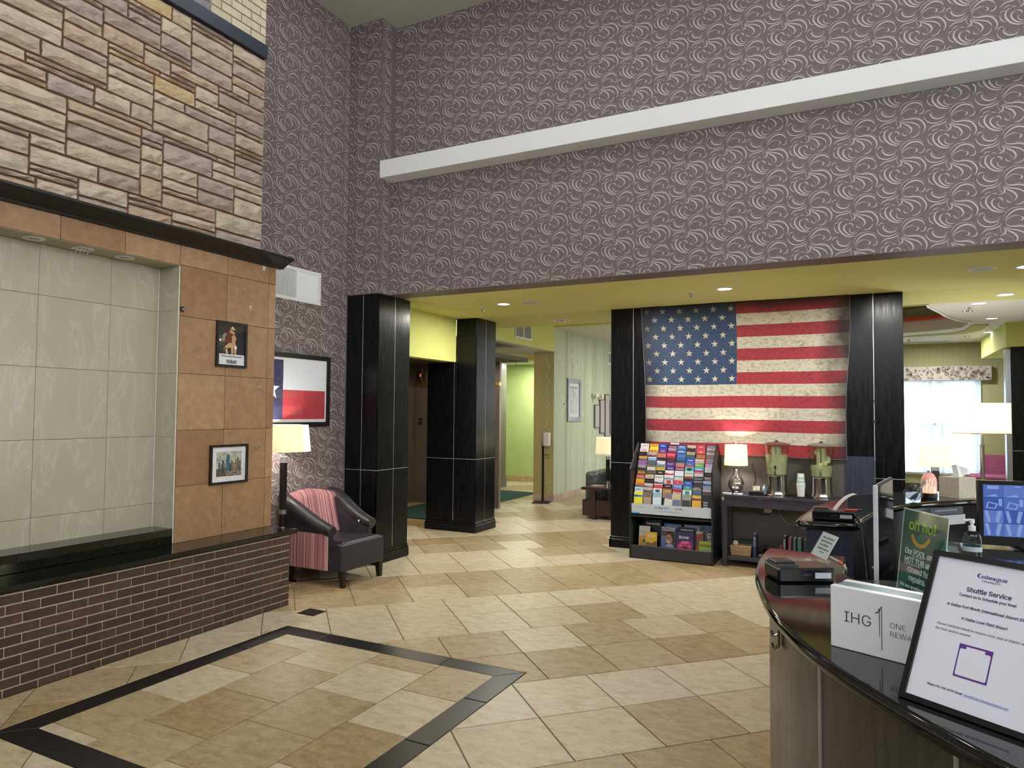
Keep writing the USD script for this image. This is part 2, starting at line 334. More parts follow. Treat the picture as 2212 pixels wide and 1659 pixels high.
def _motif():
    V, F = [], []
    def un(p): x = p[0]-445; return np.array([x*.324/850, -((p[1]-700)+.14*x)*.30/665])
    for pts, w in _ST:
        q = smooth_path([un(p) for p in pts], 4); t = np.gradient(q, axis=0); t /= np.linalg.norm(t, axis=1, keepdims=True)+1e-12
        nrm = np.stack([-t[:, 1], t[:, 0]], 1); hw = (w*.00040)/2*1.08*np.sin(np.linspace(.03, .97, len(q))*PI)**.75
        b = len(V)
        for p, n, h in zip(q, nrm, hw): V += [(*(p+n*h), 0), (*(p-n*h), 0)]
        for i in range(len(q)-1): a = b+2*i; F += [(a, a+1, a+3), (a, a+3, a+2)]
    for pts, k, r in _DT:
        q = smooth_path([un(p) for p in pts], 8)
        for i in np.linspace(0, len(q)-1, k).astype(int):
            b = len(V); r_ = r*.00040*.9
            V += [(q[i][0]+r_*a, q[i][1]+r_*c, 0) for a, c in ((1, 0), (0, 1), (-1, 0), (0, -1))]; F += [(b, b+1, b+2), (b, b+2, b+3)]
    V, F = np.array(V), np.array(F)
    c = np.cross(V[F[:, 1]]-V[F[:, 0]], V[F[:, 2]]-V[F[:, 0]])[:, 2]; F[c < 0] = F[c < 0][:, ::-1]
    return V, F
MV, MF = _motif()
def wallpaper(u0, u1, z0, z1, ua, za, o, eu, ev=ZF, n=.0004):
    """Printed swirls clipped to a panel; knots at (ua, za) + lattice, every other column dropped."""
    V, F, b = [], [], 0
    for i in range(int((u0-ua)/.324)-2, int((u1-ua)/.324)+3):
        for j in range(int((z0-za)/.30)-3, int((z1-za)/.30)+4):
            v = MV+np.array([ua+i*.324, za+j*.30-(.075 if i % 2 else 0), n])
            if v[:, 0].max() < u0 or v[:, 0].min() > u1 or v[:, 1].max() < z0 or v[:, 1].min() > z1: continue
            V.append(v); F.append(MF+b); b += len(v)
    V, F = np.vstack(V), np.vstack(F)
    ok = (V[:, 0] > u0) & (V[:, 0] < u1) & (V[:, 1] > z0) & (V[:, 1] < z1); F = F[ok[F].all(1)]
    us, inv = np.unique(F, return_inverse=True)
    return mapto(TM(V[us], inv.reshape(F.shape)), o, eu, ev)
ZC, HS = 5.80, 2.847                       # tall lobby ceiling, low ceiling
w = SX('wall_back', 'tall taupe wallpapered wall with silver swirls above the low ceiling')
P('lower_panel', bx(-4.57, 7, 6.04, 6.3, HS-.003, 4.2), taupe, w, False); P('upper_panel', bx(-4.57, 7, 6.1, 6.3, 4.2, ZC), taupe, w, False)
P('wallpaper_print', wallpaper(-4.57, 3.2, HS, 4.06, -4.299, 3.887, (0, 6.04, 0), XF), silver_print, w, False, kind='stuff')
P('wallpaper_print', wallpaper(-4.57, 3.2, 4.24, ZC, -4.15, 4.37, (0, 6.1, 0), XF), silver_print, w, False, kind='stuff')
w = SX('wall_corner', 'wallpapered corner pier above the left black column')
P('pier', bx(-5.0, -4.57, 5.86, 6.3, HS-.008, ZC), taupe, w, False)
P('wallpaper_print', wallpaper(-4.995, -4.575, HS, ZC, -4.776, 3.885, (0, 5.86, 0), XF), silver_print, w, False, kind='stuff')
P('wallpaper_print', wallpaper(5.865, 6.035, HS, ZC, 6.02, 3.95, (-4.57, 0, 0), YF), silver_print, w, False, kind='stuff')
w = SX('wall_left', 'taupe wallpapered side wall behind the striped armchair')
P('panel', bx(-5.25, -5.0, -6, 5.9, -.01, ZC), taupe, w, False)
P('wallpaper_print', wallpaper(3.9, 5.858, .02, ZC, 4.93, 3.62, (-5.0, 0, 0), YF), silver_print, w, False, kind='stuff')
S('ceiling_lobby', bx(-5.3, 7.2, -6, 6.4, ZC, ZC+.2), nz('lobby_ceiling', [(.3, '#b3b1a3'), (.7, '#bdbbae')], 40, rough=.9, bump=.3, bscale=180), label='white ceiling high above the lobby', smooth=False)
S('trim_1', bx(-4.572, 7, 5.845, 6.12, 4.062, 4.247, .003), white_paint, label='long white beam across the wallpapered wall', smooth=False)

# ================================================================== LOW CEILING, LOUNGE, HALL
w = SX('ceiling', 'yellow green low ceiling over the lounge passage')
P('near_ceiling', bx(-5.0, 7, 6.28, 8.03, HS, HS+.12), soffit_green, w, False)
P('front_ceiling_edge', bx(-4.57, 7, 6.043, 6.28, HS, HS+.12), soffit_green, w, False)
P('far_ceiling', bx(-5.0, 7, 8.03, 9.1, HS+.006, HS+.12), soffit_green2, w, False)
P('ceiling_riser', bx(-5.0, .25, 9.1, 9.2, HS+.006, 3.4), soffit_green2, w, False)
S('ceiling_raised', bx(-5.2, .25, 9.2, 11.5, 3.4, 3.5), ceil_white, smooth=False)
S('trim_2', bx(-5.0, .25, 11.47, 11.56, 3.13, 3.42), lime_wall, smooth=False, label='yellow green ceiling riser in the lounge')
lounge_paper = nz('lounge_wallpaper', [(.30, '#a8a98a'), (.45, '#b9bfa3'), (.55, '#c2c8b2'), (.7, '#b4b596')], 3.2, (1, 1, .02), rough=.75, detail=7, bump=.06, bscale=90)
S('ceiling_lounge', bx(-5.1, .25, 11.56, 15.2, 3.13, 3.25), ceil_white, smooth=False, label='off white ceiling of the far lounge')
w = SX('wall_lounge_left', 'pale green patterned wall of the far lounge')
P('panel', bx(-5.4, -5.014, 11.5, 15.2, -.01, 3.14), lounge_paper, w, False)
# flowering twigs printed on the wallpaper
rr, tw = random.Random(3), []
for k in range(46):
    y, z = 11.6+rr.random()*3.2, .2+rr.random()*2.6
    pts = [(y, z)]
    for s_ in range(4): pts.append((pts[-1][0]+rr.uniform(-.05, .05), pts[-1][1]+rr.uniform(.04, .09)))
    tw.append(mapto(prism(LineString(pts).buffer(.006, resolution=2).union(unary_union([Point(p).buffer(.018, resolution=2) for p in pts[1:]])), 0, .0005), (-5.014, 0, 0), YF, ZF))
P('twig_print', cat_(tw), plain('twig_print', '#d6dbc4', .7), w, False, kind='stuff')
jamb_mat = nz('jamb_wallpaper', [(.35, '#b39a62'), (.5, '#b5a66f'), (.65, '#a7a878')], 2.6, (1, 1, .03), rough=.75)
P('jamb_face', bx(-5.41, -5.015, 11.495, 11.5, 0, 2.7), jamb_mat, w, False)
tw = []
for k in range(7):
    x, z = -5.1-rr.random()*.1, .15+k*.36
    pts = [(x, z)]
    for s_ in range(6): pts.append((x+rr.uniform(-.045, .045), pts[-1][1]+.055))
    tw.append(mapto(prism(LineString(pts).buffer(.005, resolution=2).union(unary_union([Point(p).buffer(.013, resolution=2) for p in pts[1:]])), 0, .0005), (0, 11.494, 0), XF, ZF))
P('twig_print', cat_(tw), plain('twig_print2', '#c9c294', .7), w, False, kind='stuff')
base_tile = [nz(f'base_tile_{i}', st, 9, rough=.4, detail=7) for i, st in enumerate([[(.3, '#a98f7c'), (.7, '#c4af9d')], [(.3, '#b39c86'), (.7, '#cbb8a4')]])]
b = SX('baseboard_lounge', 'stone tile baseboard along the pale green lounge wall')
for k in range(8): P('base_tile', mapto(block(11.5+.44*k+.002, 11.5+.44*(k+1)-.002, .0, .125, .014), (-5.0, 0, 0), YF, ZF), base_tile[k % 2], b, False)
P('base_tile', mapto(block(-5.41, -5.0, 0, .125, .012), (0, 11.482, 0), XF, ZF), base_tile[0], b, False)
w = SX('wall_hall_header', 'yellow green header over the openings to the elevator and the side hall')
P('elevator_header', bx(-5.1, -4.94, 6.3, 8.02, 2.265, HS+.05), lime_wall, w, False)
P('hall_header', bx(-5.4, -5.012, 8.56, 11.5, 2.695, 3.45), lime_wall, w, False)
P('hall_header_soffit', bx(-5.4, -5.012, 8.56, 11.5, 2.69, 2.695), ceil_white, w, False)
# elevator lobby
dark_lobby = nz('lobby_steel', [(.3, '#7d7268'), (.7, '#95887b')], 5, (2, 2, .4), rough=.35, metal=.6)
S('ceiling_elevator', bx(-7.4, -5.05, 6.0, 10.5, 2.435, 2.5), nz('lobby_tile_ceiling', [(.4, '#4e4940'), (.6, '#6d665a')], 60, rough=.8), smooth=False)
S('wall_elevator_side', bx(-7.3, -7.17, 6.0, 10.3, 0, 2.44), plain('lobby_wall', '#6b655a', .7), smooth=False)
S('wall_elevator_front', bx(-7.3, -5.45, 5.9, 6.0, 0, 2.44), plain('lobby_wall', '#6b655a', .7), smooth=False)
d = SX('door_1', 'brushed steel elevator door and jamb in the dark lobby')
P('door_panel', bx(-7.168, -7.14, 8.9, 10.23, 0.0, 2.03), dark_lobby, d, False)
P('jamb_panel', bx(-7.17, -5.45, 10.238, 10.3, 0, 2.03), dark_lobby, d, False)
P('wall_panel', bx(-7.17, -7.0, 10.242, 10.3, 2.1, 2.44), dark_lobby, d, False); P('wall_panel', bx(-6.985, -5.45, 10.242, 10.3, 2.1, 2.44), dark_lobby, d, False)
P('joint_strip', bx(-7.0, -6.985, 10.238, 10.3, 2.1, 2.44), plain('joint_strip', '#b9a98a', .4, .6), d, False)
P('header_plate', bx(-7.17, -5.45, 10.222, 10.3, 2.03, 2.1, .004), plain('brass_plate', '#cbab6a', .25, .95), d, False, label='brass header plate over the elevator door')
P('floor_plate', bx(-7.06, -6.98, 10.23, 10.238, 1.36, 1.48), ink, d, False, label='black plate with a raised floor number')
P('floor_number', text('*1', .045, (-7.02, 10.229, 1.4), XF, ZF), plain('plate_text', '#8d8d8d', .4), d, False)
la = T('arrival_lantern', 'small dark elevator arrival lantern above the brass header plate', 'lantern', (-6.99, 10.16, 2.13))
P('body', bx(-7.02, -6.96, 10.08, 10.236, 2.13, 2.29, .012), dark_plastic, la); P('lens', bx(-6.957, -6.954, 10.1, 10.14, 2.2, 2.25), emit_mat('lantern_red', '#e06a50', .8), la, False); P('lens_frame', bx(-7.026, -6.954, 10.15, 10.17, 2.128, 2.3), plain('brass_plate', '#cbab6a', .25, .95), la, False)
# side hall
S('ceiling_hall', bx(-8.0, -5.4, 8.6, 12.3, 2.69, 2.8), ceil_white, smooth=False)
S('ceiling_hall_tray', bx(-8.0, -5.4, 12.3, 13.25, 2.95, 3.05), plain('ochre_paint', '#b79a3c', .8), smooth=False)
S('trim_3', bx(-8.0, -5.4, 13.25, 13.33, 2.69, 3.0), plain('ochre_paint', '#b79a3c', .8), smooth=False, label='ochre riser of the hall ceiling tray')
S('ceiling_hall_far', bx(-8.0, -5.4, 13.33, 14.6, 2.69, 2.8), ceil_white, smooth=False)
S('wall_hall_back', bx(-8.0, -5.4, 14.463, 14.6, 0, 2.7), hall_green, smooth=False, label='bright green wall at the end of the side hall')
S('wall_hall_left', bx(-8.1, -8.0, 8.6, 14.6, 0, 3.0), hall_green, smooth=False)
b = SX('baseboard_hall')
for k in range(5): P('base_tile', mapto(block(-8+.5*k+.002, -7.5+.5*k-.002, 0, .128, .012), (0, 14.45, 0), XF, ZF), nz('base_tile_tan', [(.3, '#b59a70'), (.7, '#cbb186')], 9, rough=.4), b, False)

# dining side on the right
herring = nz('dining_wallpaper', [(.4, '#a3a276'), (.5, '#b0af84'), (.6, '#a0a27a')], 26, (1, 1, 1.6), rough=.8, dist=1.5)
WY, WX0, WX1, WZ0, WZ1 = 14.2, -.6, 1.73, .60, 2.25
w = SX('wall_dining_back', 'olive green patterned wall around the curtained window')
for a in ((-1.2, WX0, 0, 2.85), (WX1, 2.5, 0, 2.85), (WX0, WX1, 0, WZ0), (WX0, WX1, WZ1, 2.85)): P('panel', bx(a[0], a[1], WY, WY+.2, a[2], a[3]), herring, w, False)
zig = []
for k in range(24):
    for r in range(26):
        x, z = -.0+k*.09, 2.16+r*.028
        if z < 2.82 or x > 1.75: zig.append(mapto(prism(LineString([(x-.04, 0), (x, .03), (x+.04, 0)]).buffer(.004, cap_style=2), 0, .0004), (0, WY, z), XF, ZF) if z < 2.8 else None)
P('zigzag_print', cat_([z for z in zig if z is not None]), plain('zigzag_print', '#8f9168', .8), w, False, kind='stuff')
S('wall_dining_right', bx(2.4, 2.6, 6.1, 14.4, 0, 2.85), herring, smooth=False)
S('wall_dining_left', bx(-1.3, -1.2, 8.3, 14.4, 0, 3.2), lounge_paper, smooth=False)
dc = nz('dining_ceiling', [(.3, '#d3d0c6'), (.7, '#dad7cd')], 40, rough=.9, bump=.15, bscale=220)
tray = Polygon([(.35, 9.1), (.612, 9.1), (.639, 9.308), (.8, 9.892), (.894, 10.285), (1.086, 10.826), (1.223, 11.006), (1.246, 11.181), (1.211, 11.649), (.923, 11.906), (.512, 12.087), (0, 12.2), (-1.1, 12.2), (-1.1, 9.1)])
w = SX('ceiling_dining', 'off white dining ceiling with a curved coloured tray')
P('ceiling_board', prism(sbox(.25-1.45, 9.1, 2.5, 14.3).difference(tray), 2.853, 2.95), dc, w, False)
rim = LineString(list(tray.exterior.coords)[2:-1]).buffer(.03).intersection(tray)
P('tray_rim', prism(tray.buffer(.02).difference(tray.buffer(-.012)).intersection(sbox(-1.2, 9.1, 3, 13)), 2.84, 3.2), white_paint, w, False)
P('tray_band', prism(LineString(list(tray.exterior.coords)[5:-2]).buffer(.2).intersection(tray.buffer(-.02)), 3.0, 3.05), plain('coral_paint', '#c0553a', .8), w, False, label='coral red band of the tray')
P('tray_top', prism(tray.buffer(.05), 3.2, 3.25), plain('olive_paint', '#a29f43', .8), w, False, label='olive field of the tray')
P('tray_ring', prism(LineString([(1.401, 11.5), (1.392, 12.106), (1.258, 12.5), (.541, 12.75), (0, 12.8), (-1.1, 12.8)]).buffer(.1), 2.842, 2.853), plain('olive_ring', '#b3b06a', .8), w, False, label='olive painted ring outside the tray')
wn = SX('window_1', 'bright window behind sheer curtains in the dining room')
al = plain('window_alu', '#c3c7cc', .4, .5)
P('frame', cat_([bx(WX0, WX0+.05, WY+.05, WY+.12, WZ0, WZ1), bx(WX1-.05, WX1, WY+.05, WY+.12, WZ0, WZ1), bx(WX0, WX1, WY+.05, WY+.12, WZ0, WZ0+.06), bx(WX0, WX1, WY+.05, WY+.12, WZ1-.05, WZ1), bx(WX0, WX1, WY+.06, WY+.11, 1.42, 1.47)]), al, wn, False)
for x in (.35, .98, 1.13): P('mullion', bx(x-.02, x+.02, WY+.05, WY+.12, WZ0, WZ1), al, wn, False)
P('pane', bx(WX0, WX1, WY+.08, WY+.084, WZ0, WZ1), pane_mat('clear_pane'), wn, False)
P('window_sill', bx(WX0, WX1, WY-.04, WY+.05, WZ0-.03, WZ0), white_paint, wn, False)
def pleats(x0, x1, z0, z1, y, amp, per, ph=0):
    xs = np.arange(x0, x1+.001, per/10); ys = y+amp*np.sin((xs-x0)/per*2*PI+ph)*(.6+.4*np.sin(xs*7.3))
    v = [(x, yy, z) for z in (z0, z1) for x, yy in zip(xs, ys)]; n = len(xs)
    f = [q for i in range(n-1) for q in ((i, i+1, i+1+n), (i, i+1+n, i+n))]
    v += [(x, yy+.002, z) for x, yy, z in v]; m = 2*n
    return TM(v, f+[(a+m, c+m, b_+m) for a, b_, c in f])
sheer = usdkit.material(stage, '/World/Looks/sheer', {'t': ('transparent_bsdf', {'color': (.93, .95, 1)}), 'd': ('translucent_bsdf', {'color': (.85, .9, .98)}), 'x': ('mix_closure', {'fac': .78})}, [('t.BSDF', 'x.closure1'), ('d.BSDF', 'x.closure2')], surface='x.closure')
P('sheer_curtain', pleats(-.6, 1.02, WZ0, WZ1, WY-.06, .022, .11), sheer, wn, True); P('sheer_curtain', pleats(1.06, 1.72, WZ0, WZ1, WY-.06, .022, .11, 1), sheer, wn, True)
valmat = nz('valance_cloth', [(.3, '#b3aaa0'), (.7, '#c0b8ae')], 20, rough=.9)
va = T('valance', 'grey window valance printed with dark curling spirals', 'valance', (.9, WY-.1, 2.2))
P('board', bx(-.6, 1.87, WY-.13, WY-.005, 2.2, 2.445, .006), valmat, va, False)
rr = random.Random(11); sp = []
for k in range(150):
    x, z, r, s_ = rr.uniform(.5, 1.84), rr.uniform(2.215, 2.43), rr.uniform(.014, .042), rr.choice((-1, 1))
    th = np.linspace(0, rr.uniform(7, 12), 20); q = [(x+s_*r*t/12*math.cos(t), z+r*t/12*math.sin(t)) for t in th]
    sp.append(mapto(prism(LineString(q).buffer(.0028, resolution=1).intersection(sbox(.4, 2.203, 1.868, 2.442)), 0, .0006), (0, WY-.1305, 0), XF, ZF))
P('spiral_print', cat_(sp), plain('spiral_print', '#4c433f', .9), va, False)
# outside the window: a strip of ground and a pale wall across the way
S('wall_outside', bx(-3, 5, 19, 19.2, -.5, 1.4), plain('outside_wall', '#c4b8b2', .9), smooth=False)
S('floor_outside', bx(-6, 8, 14.45, 26, -.6, -.5), plain('outside_ground', '#a5a59c', .9), smooth=False)
shr = random.Random(4)
for x in (.7, 1.35):
    tr = T('shrub', ('leafy green shrub outside the window, left one', 'leafy green shrub outside the window beside the curtain edge')[x > 1], 'shrub', (x+.3+(x > 1)*.5, 16.6, -.5))
    lv = []
    for k in range(260):
        d = np.array([shr.gauss(0, 1) for _ in range(3)]); d /= np.linalg.norm(d); c = np.array([x+.3+(x > 1)*.5, 16.6, .55])+d*np.array([.35, .3, .65])*shr.uniform(.5, 1)
        a = np.array([shr.gauss(0, 1) for _ in range(3)]); a = a/np.linalg.norm(a)*.06; bb = np.cross(a, d); bb = bb/max(np.linalg.norm(bb), 1e-6)*.025
        lv.append(TM([c-a, c+bb, c+a, c-bb], [(0, 1, 2), (0, 2, 3)]))
    P('foliage', cat_(lv), plain('shrub_leaf', '#5f8a45', .6), tr, False); P('stem', cyl(x+.3+(x > 1)*.5, 16.6, -.5, .4, .03, 8), plain('bark', '#5a4634', .9), tr)
# bulkhead and black column at the far right edge
S('trim_4', bx(1.665, 2.4, 11.3, 13.6, 2.53, 2.86), lime_wall, smooth=False, label='yellow green bulkhead over the right edge column')

# ================================================================== BLACK PANELLED COLUMNS
def panels(t, o, eu, W, H, us, zs, z0=.14, th=.006):
    """Separate wood panels with metal strips between them on one face; us, zs: strip positions."""
    en = np.cross(eu, ZF)
    ub, zb = [0]+list(us)+[W], [z0]+list(zs)+[H]
    for a, b in zip(ub, ub[1:]):
        for c, d in zip(zb, zb[1:]):
            P('panel', mapto(block(a+(.0035 if a else 0), b-(.0035 if b < W else 0), c+(.0035 if c > z0 else 0), d-(.0035 if d < H else 0), th, .0012), np.array(o)+en*th, eu, ZF), black_wood, t, False)
    for u in us: P('metal_strip', mapto(bx(u-.0035, u+.0035, z0, H, 0, th*.75), o, eu, ZF, en), silver, t, False)
    for z in zs: P('metal_strip', mapto(bx(0, W, z-.0035, z+.0035, 0, th*.8), o, eu, ZF, en), silver, t, False)
def skirting(t, x0, x1, y0, y1, sides='xXyY'):
    g = .016
    a = bx(x0-g, x1+g, y0-g, y1+g, 0, .10, .004); b = bx(x0-g*.55, x1+g*.55, y0-g*.55, y1+g*.55, .10, .13, .004); c = bx(x0-g*.25, x1+g*.25, y0-g*.25, y1+g*.25, .13, .142, .003)
    P('base_moulding', [a, b, c], black_wood, t, False)
c1 = T('column', 'black panelled column beside the striped armchair', 'column', (-4.79, 6.15, 0))
P('core', bx(-4.995, -4.58, 5.88, 6.43, .01, HS-.012), black_wood, c1, False)
panels(c1, (-4.998, 5.88, 0), XF, .424, HS-.012, [.215], [.975]); panels(c1, (-4.58, 5.874, 0), YF, .56, HS-.012, [.29], [.975])
skirting(c1, -4.98, -4.574, 5.874, 6.434)
c2 = T('column', 'freestanding black column with a lower wing wall at its left', 'column', (-4.8, 8.28, 0))
P('core', bx(-4.93, -4.626, 8.026, 8.55, .01, HS), black_wood, c2, False)
P('wing_core', bx(-5.39, -4.93, 8.026, 8.55, .01, 2.262), black_wood, c2, False)
panels(c2, (-5.392, 8.026, 0), XF, .46, 2.262, [.43], [.967]); panels(c2, (-4.932, 8.026, 0), XF, .312, HS, [], [.967]); panels(c2, (-4.626, 8.02, 0), YF, .535, HS, [.26], [.967])
skirting(c2, -5.39, -4.62, 8.02, 8.555)
gray_wood = nz('gray_wood', [(.3, '#6d6a62'), (.7, '#807c72')], 6, (4, 4, .5), rough=.35)
c3 = T('column', 'grey panelled column in the side hall by the green wall', 'column', (-7.2, 12.7, 0))
P('core', bx(-7.6, -6.945, 12.0, 13.35, .01, 2.685), gray_wood, c3, False)
for a, b in ((12.0, 12.75), (12.757, 13.12), (13.127, 13.35)):
    for c, d in ((.15, .6), (.607, 2.05), (2.057, 2.685)):
        P('panel', mapto(block(a, b, c, d, .006, .001), (-6.939, 0, 0), YF, ZF), gray_wood, c3, False)
P('metal_strip', mapto(bx(13.12, 13.127, .15, 2.5, 0, .004), (-6.942, 0, 0), YF, ZF), silver, c3, False); P('metal_strip', mapto(bx(12, 13.12, .6, .607, 0, .004), (-6.942, 0, 0), YF, ZF), silver, c3, False)
P('base_moulding', [bx(-7.6, -6.925, 12, 13.37, 0, .1, .004), bx(-7.6, -6.932, 12, 13.362, .1, .14, .003)], plain('gray_base', '#77767a', .4), c3, False)
c4 = T('column', 'black column at the right edge of the view behind the monitor', 'column', (2.0, 11.75, 0))
P('core', bx(1.74, 2.36, 11.45, 12.05, .01, 2.53), black_wood, c4, False); panels(c4, (1.74, 11.45, 0), XF, .62, 2.53, [], [1.13])
P('corner_trim', cat_([bx(1.675, 1.735, 11.46, 11.6, 0, 2.5), bx(1.69, 1.705, 11.45, 11.46, 0, 2.5)]), plain('alu_corner', '#b8bcc4', .25, .9), c4, False, label='aluminium corner trim')
skirting(c4, 1.74, 2.36, 11.45, 12.05)
# the flag wall: two black columns and a woven panel between them
weave = nz('woven_panel', [(.3, '#4d4644'), (.7, '#645c59')], 40, (9, 9, .25), rough=.7, detail=6, bump=.15, bscale=120)
fw = T('flag_wall', 'black panelled wall behind the flag, with a grey woven centre panel', 'wall panel', (-1.2, 8.15, 0))
P('core', bx(-2.752, .325, 8.045, 8.3, .01, HS+.004), black_wood, fw, False)
panels(fw, (-2.755, 8.045, 0), XF, .44, HS+.004, [.275], [1.005], .14); panels(fw, (-.20, 8.045, 0), XF, .53, HS+.004, [.262], [.953], .14)
P('woven_panel', bx(-2.31, -.205, 8.036, 8.046, .1, 1.3), weave, fw, False)
P('base_moulding', cat_([bx(-2.77, -2.3, 8.02, 8.05, 0, .10, .004), bx(-2.765, -2.3, 8.028, 8.05, .10, .13, .004), bx(-2.77, -2.74, 8.02, 8.31, 0, .1, .004)]), black_wood, fw, False)
P('base_moulding', cat_([bx(-.2, .345, 8.02, 8.05, 0, .10, .004), bx(-.2, .34, 8.028, 8.05, .1, .13, .004)]), black_wood, fw, False)
bl = nz('bluish_veneer_and_sheen', [(.3, '#272a3a'), (.7, '#353a50')], 9, (5, 5, .5), rough=.35)
P('loose_panel', bx(-.215, .055, 8.028, 8.037, .72, 1.17), bl, fw, False, label='loose bluish veneer panel end')
P('cable_clip', cat_([bx(.052, .074, 8.02, 8.036, 1.73, 1.75), bx(.048, .078, 8.02, 8.036, 1.52, 1.545)]), dark_plastic, fw, False)

# ================================================================== FLAG
FX0, FX1, FZ0, FZ1 = -2.37, -.155, 1.14, 2.85
def flag_xyz(u, z, n=0.):
    """u, z in flag units (metres from its left edge, height) to the hanging cloth."""
    k = np.clip((FZ1-z)/(FZ1-FZ0), 0, 1)
    x = FX0+u+(.055*np.sin(np.clip(k*1.3, 0, 1)*PI/2))*(1-u/(FX1-FX0))-.05*k*(u/(FX1-FX0))+.012*np.sin(k*7)*(u/(FX1-FX0))
    y = 8.004+.008*np.sin(u*5.1+z*2)+.006*np.sin(u*11-z*3.3)+.012*np.exp(-((u-.03)/.06)**2)+.01*np.sin(z*9)*np.exp(-((u-2.18)/.1)**2)
    zz = z-.012*np.sin(u/(FX1-FX0)*PI)*(1-k)-.006*np.sin(u*4)*k
    return np.stack([x, y-n, zz], -1)
def flag_grid(u0, u1, z0, z1, n=0., nu=48, nz_=4):
    U, Z = np.meshgrid(np.linspace(u0, u1, nu), np.linspace(z0, z1, nz_)); v = flag_xyz(U, Z, n).reshape(-1, 3)
    f = [q for j in range(nz_-1) for i in range(nu-1) for q in ((j*nu+i, j*nu+i+1, j*nu+nu+i+1), (j*nu+i, j*nu+nu+i+1, j*nu+nu+i))]
    return TM(v, f)
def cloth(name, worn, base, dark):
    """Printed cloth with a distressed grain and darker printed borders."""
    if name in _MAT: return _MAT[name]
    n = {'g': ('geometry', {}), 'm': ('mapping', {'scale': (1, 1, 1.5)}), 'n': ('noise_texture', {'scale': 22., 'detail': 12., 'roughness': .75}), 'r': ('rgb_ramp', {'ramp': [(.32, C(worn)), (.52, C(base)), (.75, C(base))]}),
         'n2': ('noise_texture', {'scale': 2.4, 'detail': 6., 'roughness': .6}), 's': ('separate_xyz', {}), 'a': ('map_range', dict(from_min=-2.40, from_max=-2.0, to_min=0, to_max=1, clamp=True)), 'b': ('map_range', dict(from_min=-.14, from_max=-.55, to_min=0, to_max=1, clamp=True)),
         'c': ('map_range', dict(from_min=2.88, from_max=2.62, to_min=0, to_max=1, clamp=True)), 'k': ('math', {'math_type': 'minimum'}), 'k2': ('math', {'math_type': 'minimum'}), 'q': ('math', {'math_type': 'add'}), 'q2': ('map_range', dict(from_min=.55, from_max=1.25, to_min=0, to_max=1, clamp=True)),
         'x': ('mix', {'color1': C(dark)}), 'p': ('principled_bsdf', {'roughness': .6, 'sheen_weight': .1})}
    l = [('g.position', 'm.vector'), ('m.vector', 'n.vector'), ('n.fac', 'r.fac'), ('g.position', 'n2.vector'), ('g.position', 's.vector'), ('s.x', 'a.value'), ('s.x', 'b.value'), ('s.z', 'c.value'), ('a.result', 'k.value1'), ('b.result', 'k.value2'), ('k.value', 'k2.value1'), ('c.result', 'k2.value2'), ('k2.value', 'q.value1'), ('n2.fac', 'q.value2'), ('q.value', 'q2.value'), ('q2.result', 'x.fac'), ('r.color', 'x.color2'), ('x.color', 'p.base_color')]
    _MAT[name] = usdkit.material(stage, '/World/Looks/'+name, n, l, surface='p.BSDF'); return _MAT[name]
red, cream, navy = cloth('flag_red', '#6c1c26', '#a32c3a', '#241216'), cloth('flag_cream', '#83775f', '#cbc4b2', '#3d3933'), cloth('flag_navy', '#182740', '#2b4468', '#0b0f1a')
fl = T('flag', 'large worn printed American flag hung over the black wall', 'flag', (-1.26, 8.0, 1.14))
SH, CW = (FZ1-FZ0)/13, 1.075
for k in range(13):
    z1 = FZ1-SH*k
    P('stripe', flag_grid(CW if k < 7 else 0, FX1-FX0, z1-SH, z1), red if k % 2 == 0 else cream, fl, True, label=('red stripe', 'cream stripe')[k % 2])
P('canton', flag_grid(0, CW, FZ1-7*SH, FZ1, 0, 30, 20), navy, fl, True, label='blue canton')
for r in range(9):
    for k in range(6 - r % 2):
        u, z = .055+(k+.5*(r % 2))*(CW-.11)/5, FZ1-.045-r*(7*SH-.1)/8.3-.02
        g = star(.043); q = np.array(g.exterior.coords)[:-1]; pts = np.vstack([[0, 0], q])
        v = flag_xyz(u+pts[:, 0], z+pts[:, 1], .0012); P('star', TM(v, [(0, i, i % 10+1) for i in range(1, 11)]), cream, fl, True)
P('hem_cord', cat_([tube([flag_xyz(-.004, z, .002) for z in np.linspace(FZ1, FZ0, 14)], .003, 6), tube([flag_xyz(FX1-FX0+.004, z, .002) for z in np.linspace(FZ1, FZ0, 14)], .003, 6), tube([flag_xyz(u, FZ0-.003, .002) for u in np.linspace(0, FX1-FX0, 14)], .003, 6)]), plain('hem_cord', '#77777c', .6), fl)

